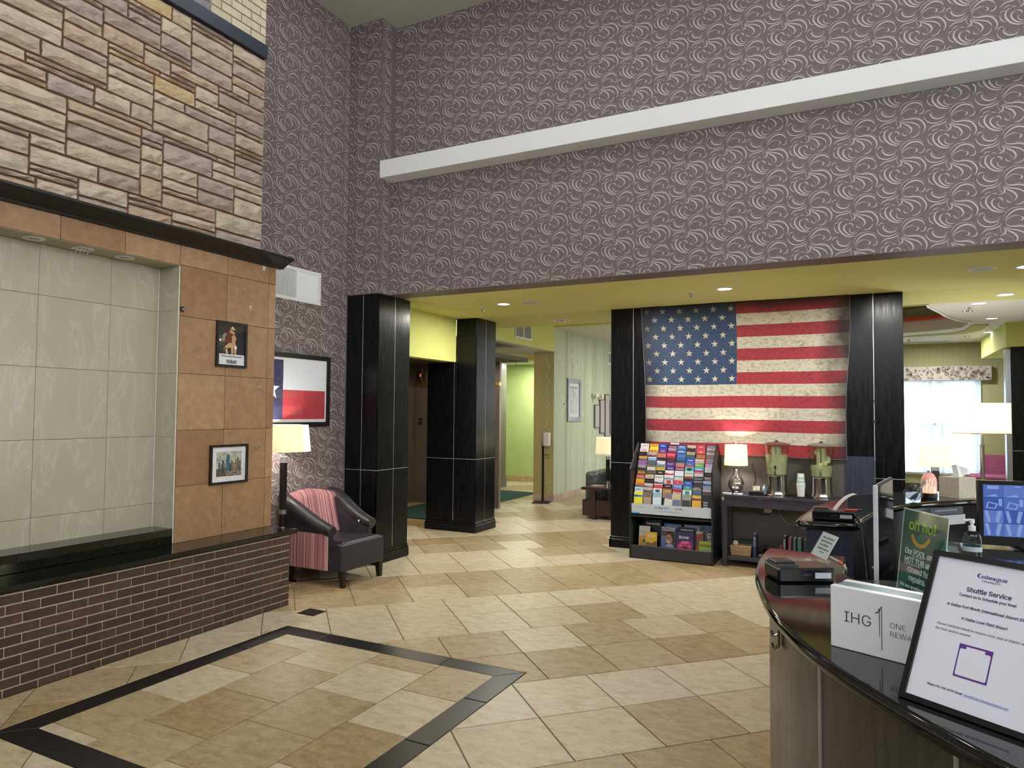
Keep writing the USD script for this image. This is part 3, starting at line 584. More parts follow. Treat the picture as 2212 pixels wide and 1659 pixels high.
# ================================================================== FIREPLACE WALL
FXF, YE = -4.55, 4.412                      # tiled face, its right end
fp = SX('wall_fireplace', 'tiled and stone faced chimney breast with a recessed niche')
mort = nz('stone_mortar', [(.3, '#5c3e33'), (.7, '#70503f')], 40, rough=.9)
P('backing', cat_([bx(-4.99, -4.56, 3.467, YE-.004, .0, 2.82), bx(-4.99, -4.56, -2, 3.467, 2.672, 2.82), bx(-4.99, -4.79, -2, 3.467, 0, 2.672), bx(-4.99, -4.56, -2, YE-.01, 2.82, 2.9)]), plain('tile_backing', '#8a7a64', .9), fp, False)
P('niche_base', bx(-4.79, -4.562, -2, 3.466, .0, .576), plain('tile_backing', '#8a7a64', .9), fp, False)
P('mortar_backing', bx(-4.99, -4.585, -1, 4.262, 2.9, 4.62), mort, fp, False)
otile = [nz(f'terracotta_tile_{i}', st, 15, rough=.42, detail=12, dist=.3, bump=.15, bscale=90, off=(i*3.3, i, 0), nrough=.8, bdist=.004) for i, st in enumerate([[(.3, '#866448'), (.55, '#a17e5c'), (.75, '#b2916c')], [(.3, '#8f7055'), (.55, '#aa8865'), (.75, '#ba9c7a')], [(.3, '#805e43'), (.55, '#987453'), (.75, '#ad8967')]])]
oz, oy, g = [.613, 1.028, 1.443, 1.867, 2.296, 2.678, 2.826], [3.470, 3.902, 4.333, YE], .0018
for i, (a, b) in enumerate(zip(oz, oz[1:])):
    for j, (c, d) in enumerate(zip(oy, oy[1:])):
        P('wall_tile', mapto(block(c+g, d-(g if d < YE else 0), a+g, b-g, .012, .0015), (FXF, 0, 0), YF, ZF), otile[(i*2+j*3+i*j) % 3], fp, False)
for j in range(5):
    c, d = 3.470-.4335*j, 3.470-.4335*(j+1)
    P('wall_tile', mapto(block(max(d, -1)+g, c-g, 2.672, 2.826-g, .012, .0015), (FXF, 0, 0), YF, ZF), otile[(j+1) % 3], fp, False)
ntile = [nz(f'niche_tile_{i}', [(.40, '#aea893'), (.52, '#b2ac98'), (.545, '#bcb6a4'), (.57, '#b0aa95')], 2.2, (1, 2.8, .8), rough=.26, detail=5, dist=.9, off=(i*5, 2*i, i), rot=(.9, 0, 0), spec=.5) for i in range(3)]
nyj, nzj = [3.466, 3.09, 2.607, 2.124, 1.641, 1.158], [.614, .896, 1.395, 1.866, 2.335, 2.668]
for i, (a, b) in enumerate(zip(nzj, nzj[1:])):
    for j, (c, d) in enumerate(zip(nyj, nyj[1:])):
        P('niche_tile', mapto(block(d+.001, c-.001, a+.001, b-.001, .012, .0012), (-4.778, 0, 0), YF, ZF), ntile[(i+2*j) % 3], fp, False)
    P('niche_tile', mapto(block(-4.775, FXF, a+.001, b-.001, .01, .0012), (0, 3.466, 0), XF, ZF), ntile[(i+1) % 3], fp, False)
P('corner_bead', cat_([cyl(-4.775, 3.462, .62, 2.668, .004, 8), bx(FXF-.004, FXF+.002, 3.462, 3.469, .62, 2.67)]), plain('caulk', '#cfcac0', .6), fp)
P('niche_soffit', bx(-4.79, FXF-.012, -1, 3.468, 2.668, 2.674), nz('niche_plaster', [(.3, '#a8a28b'), (.7, '#b0aa94')], 30, rough=.8), fp, False)
for y in (2.50, 2.81, 3.10):
    nl = T('niche_light', ('white recessed niche light, leftmost, turned off', 'white recessed niche light, middle one, hung with dusty cobweb strings', 'white recessed niche light, nearest the niche corner')[(2.5, 2.81, 3.1).index(y)], 'recessed light', (-4.655, y, 2.66), 'unlit lights in the niche ceiling')
    ring = lathe([(.03, 2.667), (.045, 2.661), (.062, 2.661), (.064, 2.667)], -4.655, y, 28, False); P('trim_ring', ring, white_paint, nl, True)
    P('lens', cyl(-4.655, y, 2.664, 2.667, .032), plain('unlit_lens', '#a09c90', .4), nl)
for i, (y, s_) in enumerate([(2.74, 1), (2.79, .8)]):
    cw = T('cobweb', ('pale dusty cobweb string hanging left of the middle niche light', 'pale dusty cobweb string hanging under the middle niche light')[i], 'cobweb', (-4.62, y, 2.66))
    for k in range(3): P('strand', tube([(-4.62+.012*k, y+.01*k, 2.668), (-4.615, y+.02*k-.01, 2.65), (-4.62, y+.03*k-.03, 2.64-.01*k*s_)], .0012, 5), plain('dust', '#cfc9bd', .9), cw)
# black backsplash bar, mantel, upper band and the small bricks above it
P('niche_kerb', bx(-4.775, FXF+.003, -1, 3.462, .613, .725, .003), granite, fp, False, label='black polished kerb along the niche')
prof = [(-4.57, 2.825), (-4.520, 2.825), (-4.515, 2.838), (-4.50, 2.842), (-4.47, 2.862), (-4.445, 2.872), (-4.425, 2.879), (-4.40, 2.893), (-4.398, 2.908), (-4.57, 2.908)]
mt = mapto(trimesh.creation.extrude_polygon(Polygon(prof), 5.47, engine='earcut'), (0, -1, 0), XF, ZF, (0, 1, 0))
mant = T('mantel_shelf', 'black moulded mantel between the stone and the terracotta tiles', 'mantel', (-4.5, 2.0, 2.82)); P('moulding', mt, nz('mantel_black', [(.4, '#0b0b0d'), (.6, '#131316')], 20, rough=.42), mant, 25)
P('band', bx(-4.99, -4.535, -1, 4.256, 4.60, 4.712, .003), plain('band_blue_sheen', '#3b4250', .35, .3), fp, False, label='dark band above the stones with a steel blue reflection painted in')  # dark band; its steel blue reflection is put into the colour
cream_brick = [nz(f'cream_brick_{i}', st, 20, rough=.8, bump=.3, bscale=60) for i, st in enumerate([[(.3, '#b3aa92'), (.7, '#c3baa3')], [(.3, '#bbb29b'), (.7, '#cac1ab')]])]
gray_brick = nz('gray_brick', [(.3, '#77737a'), (.7, '#8b878c')], 20, rough=.8)
P('upper_mortar', bx(-4.99, -4.566, -1, 4.25, 4.712, 5.79), nz('upper_mortar', [(.3, '#8b7c66'), (.7, '#9c8d76')], 40, rough=.9), fp, False)
for r in range(13):
    z = 4.72+.074*r; off = (r % 2)*.1
    for k in range(-1, 6):
        a, b = 3.69+.2*k+off, 3.69+.2*(k+1)+off-.009
        a, b = max(a, 3.69), min(b, 4.245)
        if b-a > .02: P('cream_brick', mapto(block(a, b, z, z+.064, .012, .003), (-4.556, 0, 0), YF, ZF), cream_brick[(r+k) % 2], fp, False)
    for k in range(5):
        a, b = 3.68-.2*(k+1)+off*.9, 3.68-.2*k+off*.9-.009; b = min(b, 3.68)
        if b-a > .02: P('gray_brick', mapto(block(a, b, z, z+.064, .012, .003), (-4.556, 0, 0), YF, ZF), gray_brick, fp, False)
# rough ashlar stones packed by a skyline
stone_cols = [('#ab9c88', '#c8bba8'), ('#a39480', '#bfb09b'), ('#a8917c', '#bfa993'), ('#9a8a82', '#b5a59b'), ('#b49d74', '#c9b48c'), ('#ae9c86', '#cabca7'), ('#918276', '#ad9d8f')]
stone_m = [nz(f'ashlar_{i}', [(.3, a), (.7, b)], 11, rough=.85, detail=8, bump=.9, bscale=26, bstretch=(1, 1, 2.2), off=(i*2.1, i, 0), bdist=.02) for i, (a, b) in enumerate(stone_cols)]
sr = random.Random(21)
def stone_mesh(y0, y1, z0, z1, seed):
    w_, h_ = y1-y0, z1-z0; nu, nv = max(3, min(7, int(w_/.05)+2)), max(3, min(4, int(h_/.035)+2)); V = []
    c = min(.009, h_*.2)
    for j in range(nv):
        for i in range(nu):
            e = i in (0, nu-1) or j in (0, nv-1)
            u = y0+w_*i/(nu-1); v = z0+h_*j/(nv-1)
            if not e: u += sr.uniform(-.2, .2)*w_/(nu-1); v += sr.uniform(-.15, .15)*h_/(nv-1)
            else: u += sr.uniform(-.0025, .0025); v += sr.uniform(-.0025, .0025)
            V.append((u, v, sr.uniform(.008, .014) if e else sr.uniform(.018, .036)))
    F = [q for j in range(nv-1) for i in range(nu-1) for q in ((j*nu+i, j*nu+i+1, j*nu+nu+i+1), (j*nu+i, j*nu+nu+i+1, j*nu+nu+i))]
    ring = [i for i in range(nu)]+[j*nu+nu-1 for j in range(1, nv)]+[(nv-1)*nu+i for i in range(nu-2, -1, -1)]+[j*nu for j in range(nv-2, 0, -1)]
    n = len(V); V += [(V[k][0], V[k][1], -.012) for k in ring]
    for k in range(len(ring)): a, b, d = ring[k], ring[(k+1) % len(ring)], (k+1) % len(ring); F += [(a, n+k, n+d), (a, n+d, b)]
    return TM(V, F)
NU, NV, cu, cv = 62, 44, .043, .0381
sky_ = [0]*NU; ys0, zs0 = 4.262-NU*cu, 2.915
while min(sky_) < NV:
    h0 = min(sky_); i0 = sky_.index(h0); run = 1
    while i0+run < NU and sky_[i0+run] == h0: run += 1
    hh = sr.choices((1, 2, 3, 4), (.34, .30, .30, .06))[0]; ww = sr.randint(6, 14) if hh == 1 else sr.randint(5, 12)
    if run-ww < 4: ww = run if run <= 12 else run//2
    nb = [sky_[i0-1]-h0 if i0 else 9, sky_[i0+run]-h0 if i0+run < NU else 9]
    if run <= 2: hh = max(1, min(4, min(nb)))
    hh = min(hh, NV-h0)
    for i in range(i0, i0+ww): sky_[i] = h0+hh
    j = .0085
    y0, y1, z0, z1 = ys0+i0*cu+j, ys0+(i0+ww)*cu-j, zs0+h0*cv+j, zs0+(h0+hh)*cv-j
    P('stone', mapto(stone_mesh(y0, y1, z0, z1, i0), (-4.58, 0, 0), YF, ZF), sr.choices(stone_m, (4, 4, 3, 3, 1.2, 4, 2))[0], fp, False)
# hearth: dark bricks under a polished granite ledge
hb = T('brick_hearth', 'low dark brick hearth wall under a black granite ledge', 'hearth', (-4.6, 2.0, 0))
P('mortar_bed', bx(-4.555, -4.268, -2, 4.342, .0, .5765), nz('hearth_mortar', [(.3, '#b0a187'), (.7, '#c6b79d')], 60, rough=.9), hb, False)
hbm = [nz(f'hearth_brick_{i}', st, 30, rough=.75, bump=.3, bscale=140) for i, st in enumerate([[(.3, '#3b2a22'), (.7, '#4d382e')], [(.3, '#402d25'), (.7, '#543d32')], [(.3, '#36261f'), (.7, '#463229')]])]
for r in range(11):
    z1 = .562-.0575*(r-1)-.005; z0 = z1-.0475; z0, z1 = max(z0, .002), min(z1, .577)
    base = 3.791 if r % 2 else 3.887
    for k in range(-12, 4):
        a, b = base+.186*k+.0045, base+.186*(k+1)-.0045; b = min(b, 4.345)
        if b-a > .02 and a > 1.5: P('brick', mapto(block(a, b, z0, z1, .012, .0022), (-4.26+sr.uniform(-.001, .001), 0, 0), YF, ZF), hbm[sr.randrange(3)], hb, False)
lg = T('granite_ledge', 'polished black granite ledge on top of the brick hearth', 'ledge', (-4.4, 2.5, .577))
P('slab', bx(-4.548, -4.24, -1, 4.416, .577, .613, .004), granite, lg, False); P('slab', bx(-4.77, -4.548, -1, 3.465, .577, .6125), granite, lg, False)
# small fittings on the terracotta tiles
for y, z, m_, lb in ((4.25, 1.785, chrome, 'small chrome wall hook between the two framed posters'), (4.234, 1.282, chrome, 'small chrome wall hook beside the lower poster'), (4.135, 2.445, plain('old_mark', '#c7b99c', .5), 'pale empty hook plate high on the tiles'), (4.27, 2.80, white_paint, 'white plastic hook just under the mantel')):
    hk = T('wall_hook', lb, 'hook', (FXF, y, z)); P('plate', rbox(FXF+.0005, FXF+.006, y-.011, y+.011, z-.02, z+.02, .0025, 2), m_, hk); P('hook', tube([(FXF+.006, y, z), (FXF+.018, y, z-.004), (FXF+.02, y, z+.01)], .004, 8), m_, hk)
sm = T('wall_sensor', 'tiny black sensor at the niche edge', 'sensor', (FXF, 3.49, 2.346)); P('housing', rbox(FXF+.0005, FXF+.014, 3.478, 3.502, 2.325, 2.365, .004, 2), black_plastic, sm); P('lens', bx(FXF+.0135, FXF+.0155, 3.486, 3.496, 2.34, 2.352), chrome, sm, False)

# ================================================================== LEFT SIDE: VENT, PICTURES, LAMP, ARMCHAIR
WXL = -5.0
vt = T('air_vent', 'white wall air vent with half grid half slats beside the mantel', 'vent', (WXL, 5.1, 2.68))
P('backing', bx(WXL+.001, WXL+.004, 4.78, 5.43, 2.69, 2.985), plain('vent_dark', '#3a3d42', .8), vt, False)
P('frame', cat_([bx(WXL+.001, WXL+.018, 4.76, 5.446, 2.672, 2.705, .004), bx(WXL+.001, WXL+.018, 4.76, 5.446, 2.972, 3.004, .004), bx(WXL+.001, WXL+.018, 4.76, 4.79, 2.7, 2.98, .004), bx(WXL+.001, WXL+.018, 5.416, 5.446, 2.7, 2.98, .004), bx(WXL+.004, WXL+.016, 5.095, 5.115, 2.7, 2.98)]), white_paint, vt, False)
P('grid_slats', cat_([bx(WXL+.006, WXL+.012, 4.79+.0155*k, 4.797+.0155*k, 2.705, 2.972) for k in range(20)]+[bx(WXL+.004, WXL+.008, 4.79, 5.1, 2.712+.0155*k, 2.7165+.0155*k) for k in range(17)]), white_paint, vt, False, kind='stuff')
P('vertical_slats', cat_([mapto(bx(0, .0155, -.001, .001, 2.705, 2.972), (WXL+.004, 5.122+.0145*k, 0), (.42, .91, 0), (-.91, .42, 0), ZF) for k in range(20)]), white_paint, vt, False, kind='stuff')
def picture(name, label, o, eu, W, H, fw, fmat, mat_w=0, group=None, cat='picture', depth=.02, glass=True):
    """Frame, mat and glass; returns the thing and a function laying flat print on the picture in (u, v) metres from its lower left corner."""
    en = np.cross(eu, ZF); t = T(name, label, cat, np.array(o, float)+np.array(eu)*W/2, group)
    ring = sbox(0, 0, W, H).difference(sbox(fw, fw, W-fw, H-fw)); P('frame', mapto(prism(ring, .001, depth), o, eu, ZF), fmat, t, False)
    P('mount' if mat_w else 'backing_board', mapto(prism(sbox(fw, fw, W-fw, H-fw), .001, .006), o, eu, ZF), paper, t, False)
    lay = [0]
    def ink_(nm, poly, mat, **kw):
        lay[0] += 1; P(nm, mapto(prism(poly, .006, .006+.00035*lay[0]), o, eu, ZF), mat, t, False, **kw)
    if glass: P('glass', mapto(prism(sbox(fw, fw, W-fw, H-fw), depth-.004, depth-.003), o, eu, ZF), pane_mat('picture_glass', '#ffffff', .03), t, False)
    return t, ink_
frame_black = plain('frame_black', '#111112', .35)
tx, ink_ = picture('framed_flag_print', 'black framed print of a blue white and red lone star flag above the armchair', (WXL, 4.585, 1.436), YF, 1.02, .717, .045, frame_black, .03)
ink_('white_field', sbox(.375, .36, .955, .647), plain('print_white', '#dfe6ee', .6)); ink_('red_field', sbox(.375, .075, .955, .36), nz('print_red', [(.3, '#a83440'), (.7, '#b9414c')], 8, rough=.6)); ink_('blue_field', sbox(.085, .075, .375, .647), nz('print_navy', [(.3, '#262a4c'), (.7, '#343a60')], 8, rough=.6)); ink_('lone_star', affinity.translate(star(.105), .23, .36), paper)
# posters on the terracotta tiles
p1, ink_ = picture('framed_poster', 'black framed Texas poster with a cowboy couple, the upper of two on the tiles', (FXF, 3.80, 1.938), YF, .30, .364, .02, frame_black)
ink_('dark_background', sbox(.02, .105, .28, .344), plain('poster_dark', '#1c1b1c', .5))
skin, tan_, maroon = plain('poster_skin', '#c99a78', .6), plain('poster_tan', '#c8a878', .6), plain('poster_maroon', '#6e3128', .6)
ink_('trouser_figure', Polygon([(.085, .165), (.13, .2), (.165, .2), (.17, .115), (.15, .1), (.145, .16), (.11, .15), (.12, .105), (.095, .11)]), tan_); ink_('shirt_figure', Polygon([(.09, .2), (.15, .195), (.16, .255), (.13, .28), (.1, .275), (.095, .235), (.075, .215)]), maroon)
ink_('arm_figure', Polygon([(.06, .215), (.075, .2), (.085, .235), (.1, .265), (.085, .275), (.06, .25)]), plain('poster_gray', '#8d8a80', .6)); ink_('woman_figure', Polygon([(.15, .25), (.175, .265), (.195, .24), (.185, .2), (.2, .15), (.195, .105), (.175, .1), (.175, .15), (.155, .19)]), skin)
ink_('head_figure', unary_union([Point(.145, .288).buffer(.016), Point(.165, .277).buffer(.014)]), skin); ink_('hat_figure', unary_union([affinity.rotate(affinity.scale(Point(.16, .31).buffer(.012), 2.2, .5), -12), Polygon([(.145, .31), (.15, .332), (.165, .325), (.175, .308)])]), plain('poster_hat', '#e0c98e', .6)); ink_('skirt_figure', Polygon([(.178, .17), (.195, .18), (.203, .155), (.19, .145), (.176, .15)]), paper); ink_('stool_figure', Polygon([(.055, .15), (.1, .155), (.1, .145), (.075, .143), (.078, .105), (.07, .105), (.065, .142), (.055, .142)]), plain('poster_brown', '#6a4a34', .6))
P('caption', [text('The Stars At Night Are Big And Bright', .0085, (FXF+.0100, 3.95, 2.022), YF, ZF, .0006, fit=.23, bold=True), text('in', .006, (FXF+.0100, 3.95, 2.008), YF, ZF, .0006), text('TEXAS', .024, (FXF+.0100, 3.95, 1.972), YF, ZF, .0006, bold=True, serif=True, fit=.14)], ink, p1, False)
brown_frame = plain('frame_brown', '#1d1512', .35)
p2, ink_ = picture('framed_poster', 'dark brown framed Dallas skyline print with white mat, the lower of two on the tiles', (FXF, 3.767, 1.012), YF, .368, .31, .018, brown_frame, .04)
ink_('sky', sbox(.065, .06, .31, .255), nz('print_sky', [(.35, '#8b9a98'), (.5, '#b7b9a8'), (.65, '#d3cdb6')], 16, (1, 1, 2), rough=.6))
ink_('ground', Polygon([(.065, .06), (.31, .06), (.31, .115), (.2, .13), (.065, .12)]), nz('print_city', [(.35, '#4c3a34'), (.5, '#7a5a4a'), (.65, '#2c2a2c')], 40, rough=.6))
for k, (a, b, h, c) in enumerate([(.085, .1, .17, '#39434c'), (.105, .118, .155, '#56616a'), (.12, .135, .185, '#2f3a44'), (.14, .152, .165, '#6d7468'), (.16, .19, .215, '#3d6f86'), (.192, .204, .16, '#43474a'), (.207, .222, .18, '#75705f'), (.226, .243, .165, '#94855f'), (.247, .262, .19, '#8b7d6a'), (.265, .28, .205, '#7a6c58'), (.283, .3, .175, '#5b5a52')]): ink_('tower_print', sbox(a, .09, b, h), plain(f'tower_{k}', c, .6))
ink_('tower_tip_print', Polygon([(.16, .215), (.19, .215), (.183, .232), (.167, .232)]), plain('tower_4', '#3d6f86', .6))
P('caption', text('DALLAS', .03, (FXF+.0125, 3.767+.31, 1.012+.068), YF, ZF, .0006, align='r', fit=.15), plain('caption_cream', '#e6dfcc', .6), p2, False)

shade_white = shade_mat('lamp_shade_cloth', '#efe9d8')
def bulb(t, x, y, z, power, r=.03, col=(1, .93, .82)):
    l = UsdLux.SphereLight.Define(stage, str(t.GetPath())+'/bulb'); l.CreateRadiusAttr(r); l.CreateColorAttr(Gf.Vec3f(*col)); l.CreateIntensityAttr(power/(4*PI*PI*r*r)); o = LOC[str(t.GetPath())]
    l.AddTranslateOp().Set(Gf.Vec3d(*[float(a-b) for a, b in zip((x, y, z), o)]))
def drum(x, y, z0, z1, r0, r1, th=.003, n=40):
    return lathe([(r0, z0), (r1, z1), (r1-th, z1), (r0-th, z0), (r0, z0)], x, y, n, False)
lx, ly = -4.757, 4.752
lp = T('floor_lamp', 'black pole floor lamp with white shade between the hearth and the striped armchair', 'lamp', (lx, ly, 0))
P('base', lathe([(.135, 0), (.137, .01), (.137, .045), (.12, .052), (.04, .056)], lx, ly, 40), chrome, lp); P('pole', cat_([cyl(lx, ly, .05, .655, .033), cyl(lx, ly, .695, 1.12, .033)]), plain('lamp_black', '#0e0e10', .25), lp)
P('collar', cyl(lx, ly, .655, .695, .036), brushed, lp); P('top_collar', cat_([cyl(lx, ly, 1.12, 1.175, .036), cyl(lx, ly, 1.175, 1.24, .012)]), plain('matte_silver', '#b9bcc0', .35, .8), lp)
P('lamp_shade', drum(lx, ly, 1.225, 1.466, .238, .212), shade_white, lp, True); P('shade_spider', cat_([tube([(lx-.21, ly, 1.45), (lx+.21, ly, 1.45)], .003, 6), tube([(lx, ly-.21, 1.45), (lx, ly+.21, 1.45)], .003, 6), cyl(lx, ly, 1.2, 1.45, .006, 8)]), chrome, lp)
bulb(lp, lx, ly, 1.35, 24)
# striped armchair, facing the lobby
STR = [(.30, '#5e3038'), (.40, '#93505c'), (.455, '#b06a72'), (.50, '#c9a8a0'), (.535, '#a05a66'), (.60, '#6c3a44'), (.66, '#bb8e8c'), (.72, '#8a4854')]
leather = nz('charcoal_leather', [(.3, '#232127'), (.7, '#312e35')], 14, rough=.42, bump=.25, bscale=160, spec=.5, rvar=.06, bdist=.002)
stripes_y = nz('striped_fabric_back', STR, 46, (0, 1, 0), rough=.85, detail=3)
stripes = nz('striped_fabric', STR, 46, (1, 0, 0), rough=.85, detail=3)
ac = T('armchair', 'dark leather armchair with pink striped fabric back beside the lamp', 'armchair', (-4.58, 5.247, 0))
YM = 5.2475
P('seat', rbox(-4.90, -4.215, 4.945, 5.55, .142, .39, .022), leather, ac)
P('seat_cushion_top', trimesh.Trimesh(*(lambda m: (m.vertices, m.faces))(rbox(-4.8, -4.222, 4.985, 5.51, .34, .405, .03))), leather, ac)
def mirror(m):
    m = m.copy(); m.vertices[:, 1] = 2*YM-m.vertices[:, 1]; m.invert(); return m
path = [(-4.352, 4.958, .492), (-4.42, 4.955, .515), (-4.52, 4.948, .555), (-4.64, 4.935, .615), (-4.76, 4.915, .685), (-4.86, 4.91, .735), (-4.935, 4.945, .765)]
roll = tube(path, [.052, .056, .06, .066, .07, .07, .062], 18)
web = mapto(trimesh.creation.extrude_polygon(Polygon([(-4.372, .38), (-4.366, .50), (-4.42, .53), (-4.52, .575), (-4.64, .64), (-4.76, .71), (-4.9, .77), (-4.95, .77), (-4.95, .38)]), .05, engine='earcut'), (0, 4.945, 0), XF, ZF, (0, 1, 0))
P('arm', [roll, web], leather, ac, 40); P('arm', [mirror(roll), mirror(web)], leather, ac, 40)
P('arm_front_welt', cat_([tube([(-4.352, 4.958+.054*math.cos(a), .492+.054*math.sin(a)) for a in np.linspace(-.6, 3.6, 16)], .004, 6), tube([(-4.352, 2*YM-(4.958+.054*math.cos(a)), .492+.054*math.sin(a)) for a in np.linspace(-.6, 3.6, 16)], .004, 6)]), plain('welt', '#17161a', .4), ac)
nu, nv = 25, 12; V = []
for side in (0, 1):
    for j in range(nv):
        for i in range(nu):
            u, v = i/(nu-1), j/(nv-1); y = 4.965+(5.53-4.965)*u; zt = .772+.052*math.sin(PI*u)**.8; z = .36+(zt-.36)*v
            xf = -4.70-.13*v-.075*math.sin(PI*u)+.02*v*v
            if v > .9: xf -= .03*((v-.9)/.1)**2
            V.append((xf if side == 0 else min(xf-.045, -4.955+.02*math.sin(PI*u)-.02), y, z))
F = []
for j in range(nv-1):
    for i in range(nu-1):
        a = j*nu+i; F += [(a, a+1, a+nu+1), (a, a+nu+1, a+nu)]; b = a+nu*nv; F += [(b, b+nu+1, b+1), (b, b+nu, b+nu+1)]
for i in range(nu-1): a = (nv-1)*nu+i; b = a+nu*nv; F += [(a, a+1, b+1), (a, b+1, b)]
for j in range(nv-1):
    a = j*nu; b = a+nu*nv; F += [(a, a+nu, b+nu), (a, b+nu, b)]; a = j*nu+nu-1; b = a+nu*nv; F += [(a, b+nu, a+nu), (a, b, b+nu)]
P('backrest', TM(V, F), stripes_y, ac, 40, label='pink striped fabric backrest')
P('side_panel', rbox(-4.93, -4.384, 4.932, 4.952, .142, .47, .006, 2), stripes, ac, label='striped fabric side'); P('side_panel', rbox(-4.93, -4.384, 5.543, 5.563, .142, .47, .006, 2), stripes, ac, label='striped fabric side')
lw = plain('chair_leg', '#15120f', .35)
for x, y, s_ in ((-4.25, 4.983, 1), (-4.25, 5.512, 1), (-4.87, 4.99, -1), (-4.87, 5.505, -1)):
    P('leg', hull([(x+a*.028, y+b*.028, .15) for a in (-1, 1) for b in (-1, 1)]+[(x+.012*s_+a*.019, y+b*.019, .0) for a in (-1, 1) for b in (-1, 1)]), lw, ac, False)
P('care_tag', bx(-4.47, -4.455, 5.462, 5.466, .51, .53), paper, ac, False)
pcord = T('power_cord', 'dark lamp cord lying on the floor under the armchair', 'cord', (-4.62, 5.0, 0)); P('cable', tube([(-4.74, 4.95, .006), (-4.66, 5.08, .006), (-4.56, 5.16, .006), (-4.5, 5.3, .006), (-4.55, 5.45, .006)], .004, 6), plain('cord_black', '#131315', .5), pcord)

# ================================================================== CEILING FITTINGS
lens_on = emit_mat('downlight_lens', '#fff6e8', 85.)
lens_dim = emit_mat('downlight_lens_dim', '#f6f8ff', 30.)
def downlight(x, y, label, zc=HS, r=.085, on=True, group=None, m=None):
    t = T('downlight', label, 'recessed light', (x, y, zc-.01), group); P('trim_ring', lathe([(r*.78, zc-.002), (r*.8, zc-.006), (r*1.02, zc-.006), (r*1.06, zc)], x, y, 36, False), white_paint, t, True)
    P('lens', cyl(x, y, zc-.004, zc-.001, r*.79), m or lens_on, t); return t
ZC2 = HS+.006
downlight(-3.736, 7.10, 'lit round downlight nearest the left black column'); downlight(-1.259, 7.13, 'lit round downlight above the flag'); downlight(1.20, 7.084, 'lit round downlight cut by the right edge of the view'); downlight(1.285, 8.69, 'lit round downlight near the right edge of the deep green ceiling strip', ZC2)
downlight(1.44, 10.75, 'flat lit downlight in the dining ceiling, middle of the row', 2.853, .075, m=lens_dim); downlight(1.63, 12.5, 'cool flat downlight by the bulkhead at the end of the dining ceiling', 2.853, .08, m=lens_dim); downlight(1.12, 9.25, 'flat lit downlight half hidden by the green ceiling edge', 2.853, .085, m=lens_dim)
for x, y, lb in ((-3.42, 7.13, 'round cream ceiling speaker beside the left downlight'), (.881, 7.05, 'large round white ceiling speaker at upper right')):
    t = T('ceiling_speaker', lb, 'speaker', (x, y, HS-.01)); P('rim', lathe([(.085, HS-.002), (.09, HS-.007), (.105, HS-.007), (.11, HS)], x, y, 36, False), white_paint, t, True); P('grille', cyl(x, y, HS-.004, HS-.001, .087), plain('speaker_grille', '#b7b7ae', .6), t)
def gimbal(x, y, zc, lb, r=.09):
    t = T('gimbal_light', lb, 'recessed light', (x, y, zc-.01), 'unlit adjustable ceiling lights'); P('trim_ring', lathe([(r*.72, zc-.002), (r*.76, zc-.007), (r, zc-.007), (r*1.04, zc)], x, y, 32, False), white_paint, t, True)
    P('recess', cyl(x, y, zc-.003, zc-.001, r*.73), plain('recess_dark', '#6d6b66', .6), t)
    for s_ in (-1, 1): P('lamp', lathe([(.0, zc-.012), (.02, zc-.012), (.026, zc-.003)], x+s_*r*.33, y, 16), chrome, t)
gimbal(-3.69, 8.72, ZC2, 'unlit twin gimbal light in the green ceiling before the lounge', .11); gimbal(1.082, 9.883, 2.853, 'unlit gimbal light beside the coral tray'); gimbal(1.67, 11.62, 2.853, 'unlit gimbal light left of the dining bulkhead'); gimbal(1.42, 13.0, 2.853, 'unlit gimbal light over the dining window')
def sprinkler(x, y, zc, lb):
    t = T('sprinkler', lb, 'sprinkler', (x, y, zc-.04)); P('escutcheon', lathe([(.028, zc-.006), (.032, zc)], x, y, 20), white_paint, t); P('stem', cyl(x, y, zc-.035, zc-.004, .007, 10), brushed, t); P('deflector', cat_([cyl(x, y, zc-.041, zc-.038, .02, 14), tube([(x-.012, y, zc-.012), (x-.014, y, zc-.03), (x, y, zc-.039)], .003, 6), tube([(x+.012, y, zc-.012), (x+.014, y, zc-.03), (x, y, zc-.039)], .003, 6)]), brushed, t)
sprinkler(-4.098, 7.253, HS, 'small sprinkler head left of the first downlight'); sprinkler(-1.614, 7.237, HS, 'small sprinkler head above the flag canton'); sprinkler(1.061, 9.526, 2.853, 'small sprinkler head in the dining ceiling beside the tray'); sprinkler(.62, 13.2, 2.853, 'small sprinkler head near the black flag column in the dining ceiling'); sprinkler(-6.98, 13.9, 2.69, 'small sprinkler head in the side hall ceiling')
sd = T('slot_diffuser', 'long dark slot air diffuser above the dining window', 'vent', (.8, 13.8, 2.84)); P('frame', bx(-.2, 1.25, 13.72, 13.84, 2.846, 2.852), white_paint, sd, False); P('slot', bx(-.18, 1.23, 13.76, 13.80, 2.844, 2.847), plain('slot_dark', '#4a4a46', .7), sd, False)
def fill_lamp(name, x, y, z, r, power, col):  # fill lamp without a fixture, added to brighten the low rooms
    l = UsdLux.DiskLight.Define(stage, '/World/'+name); l.CreateRadiusAttr(r); l.CreateIntensityAttr(power/(PI*r*r)); l.CreateColorAttr(Gf.Vec3f(*col)); l.AddTranslateOp().Set(Gf.Vec3d(x, y, z))

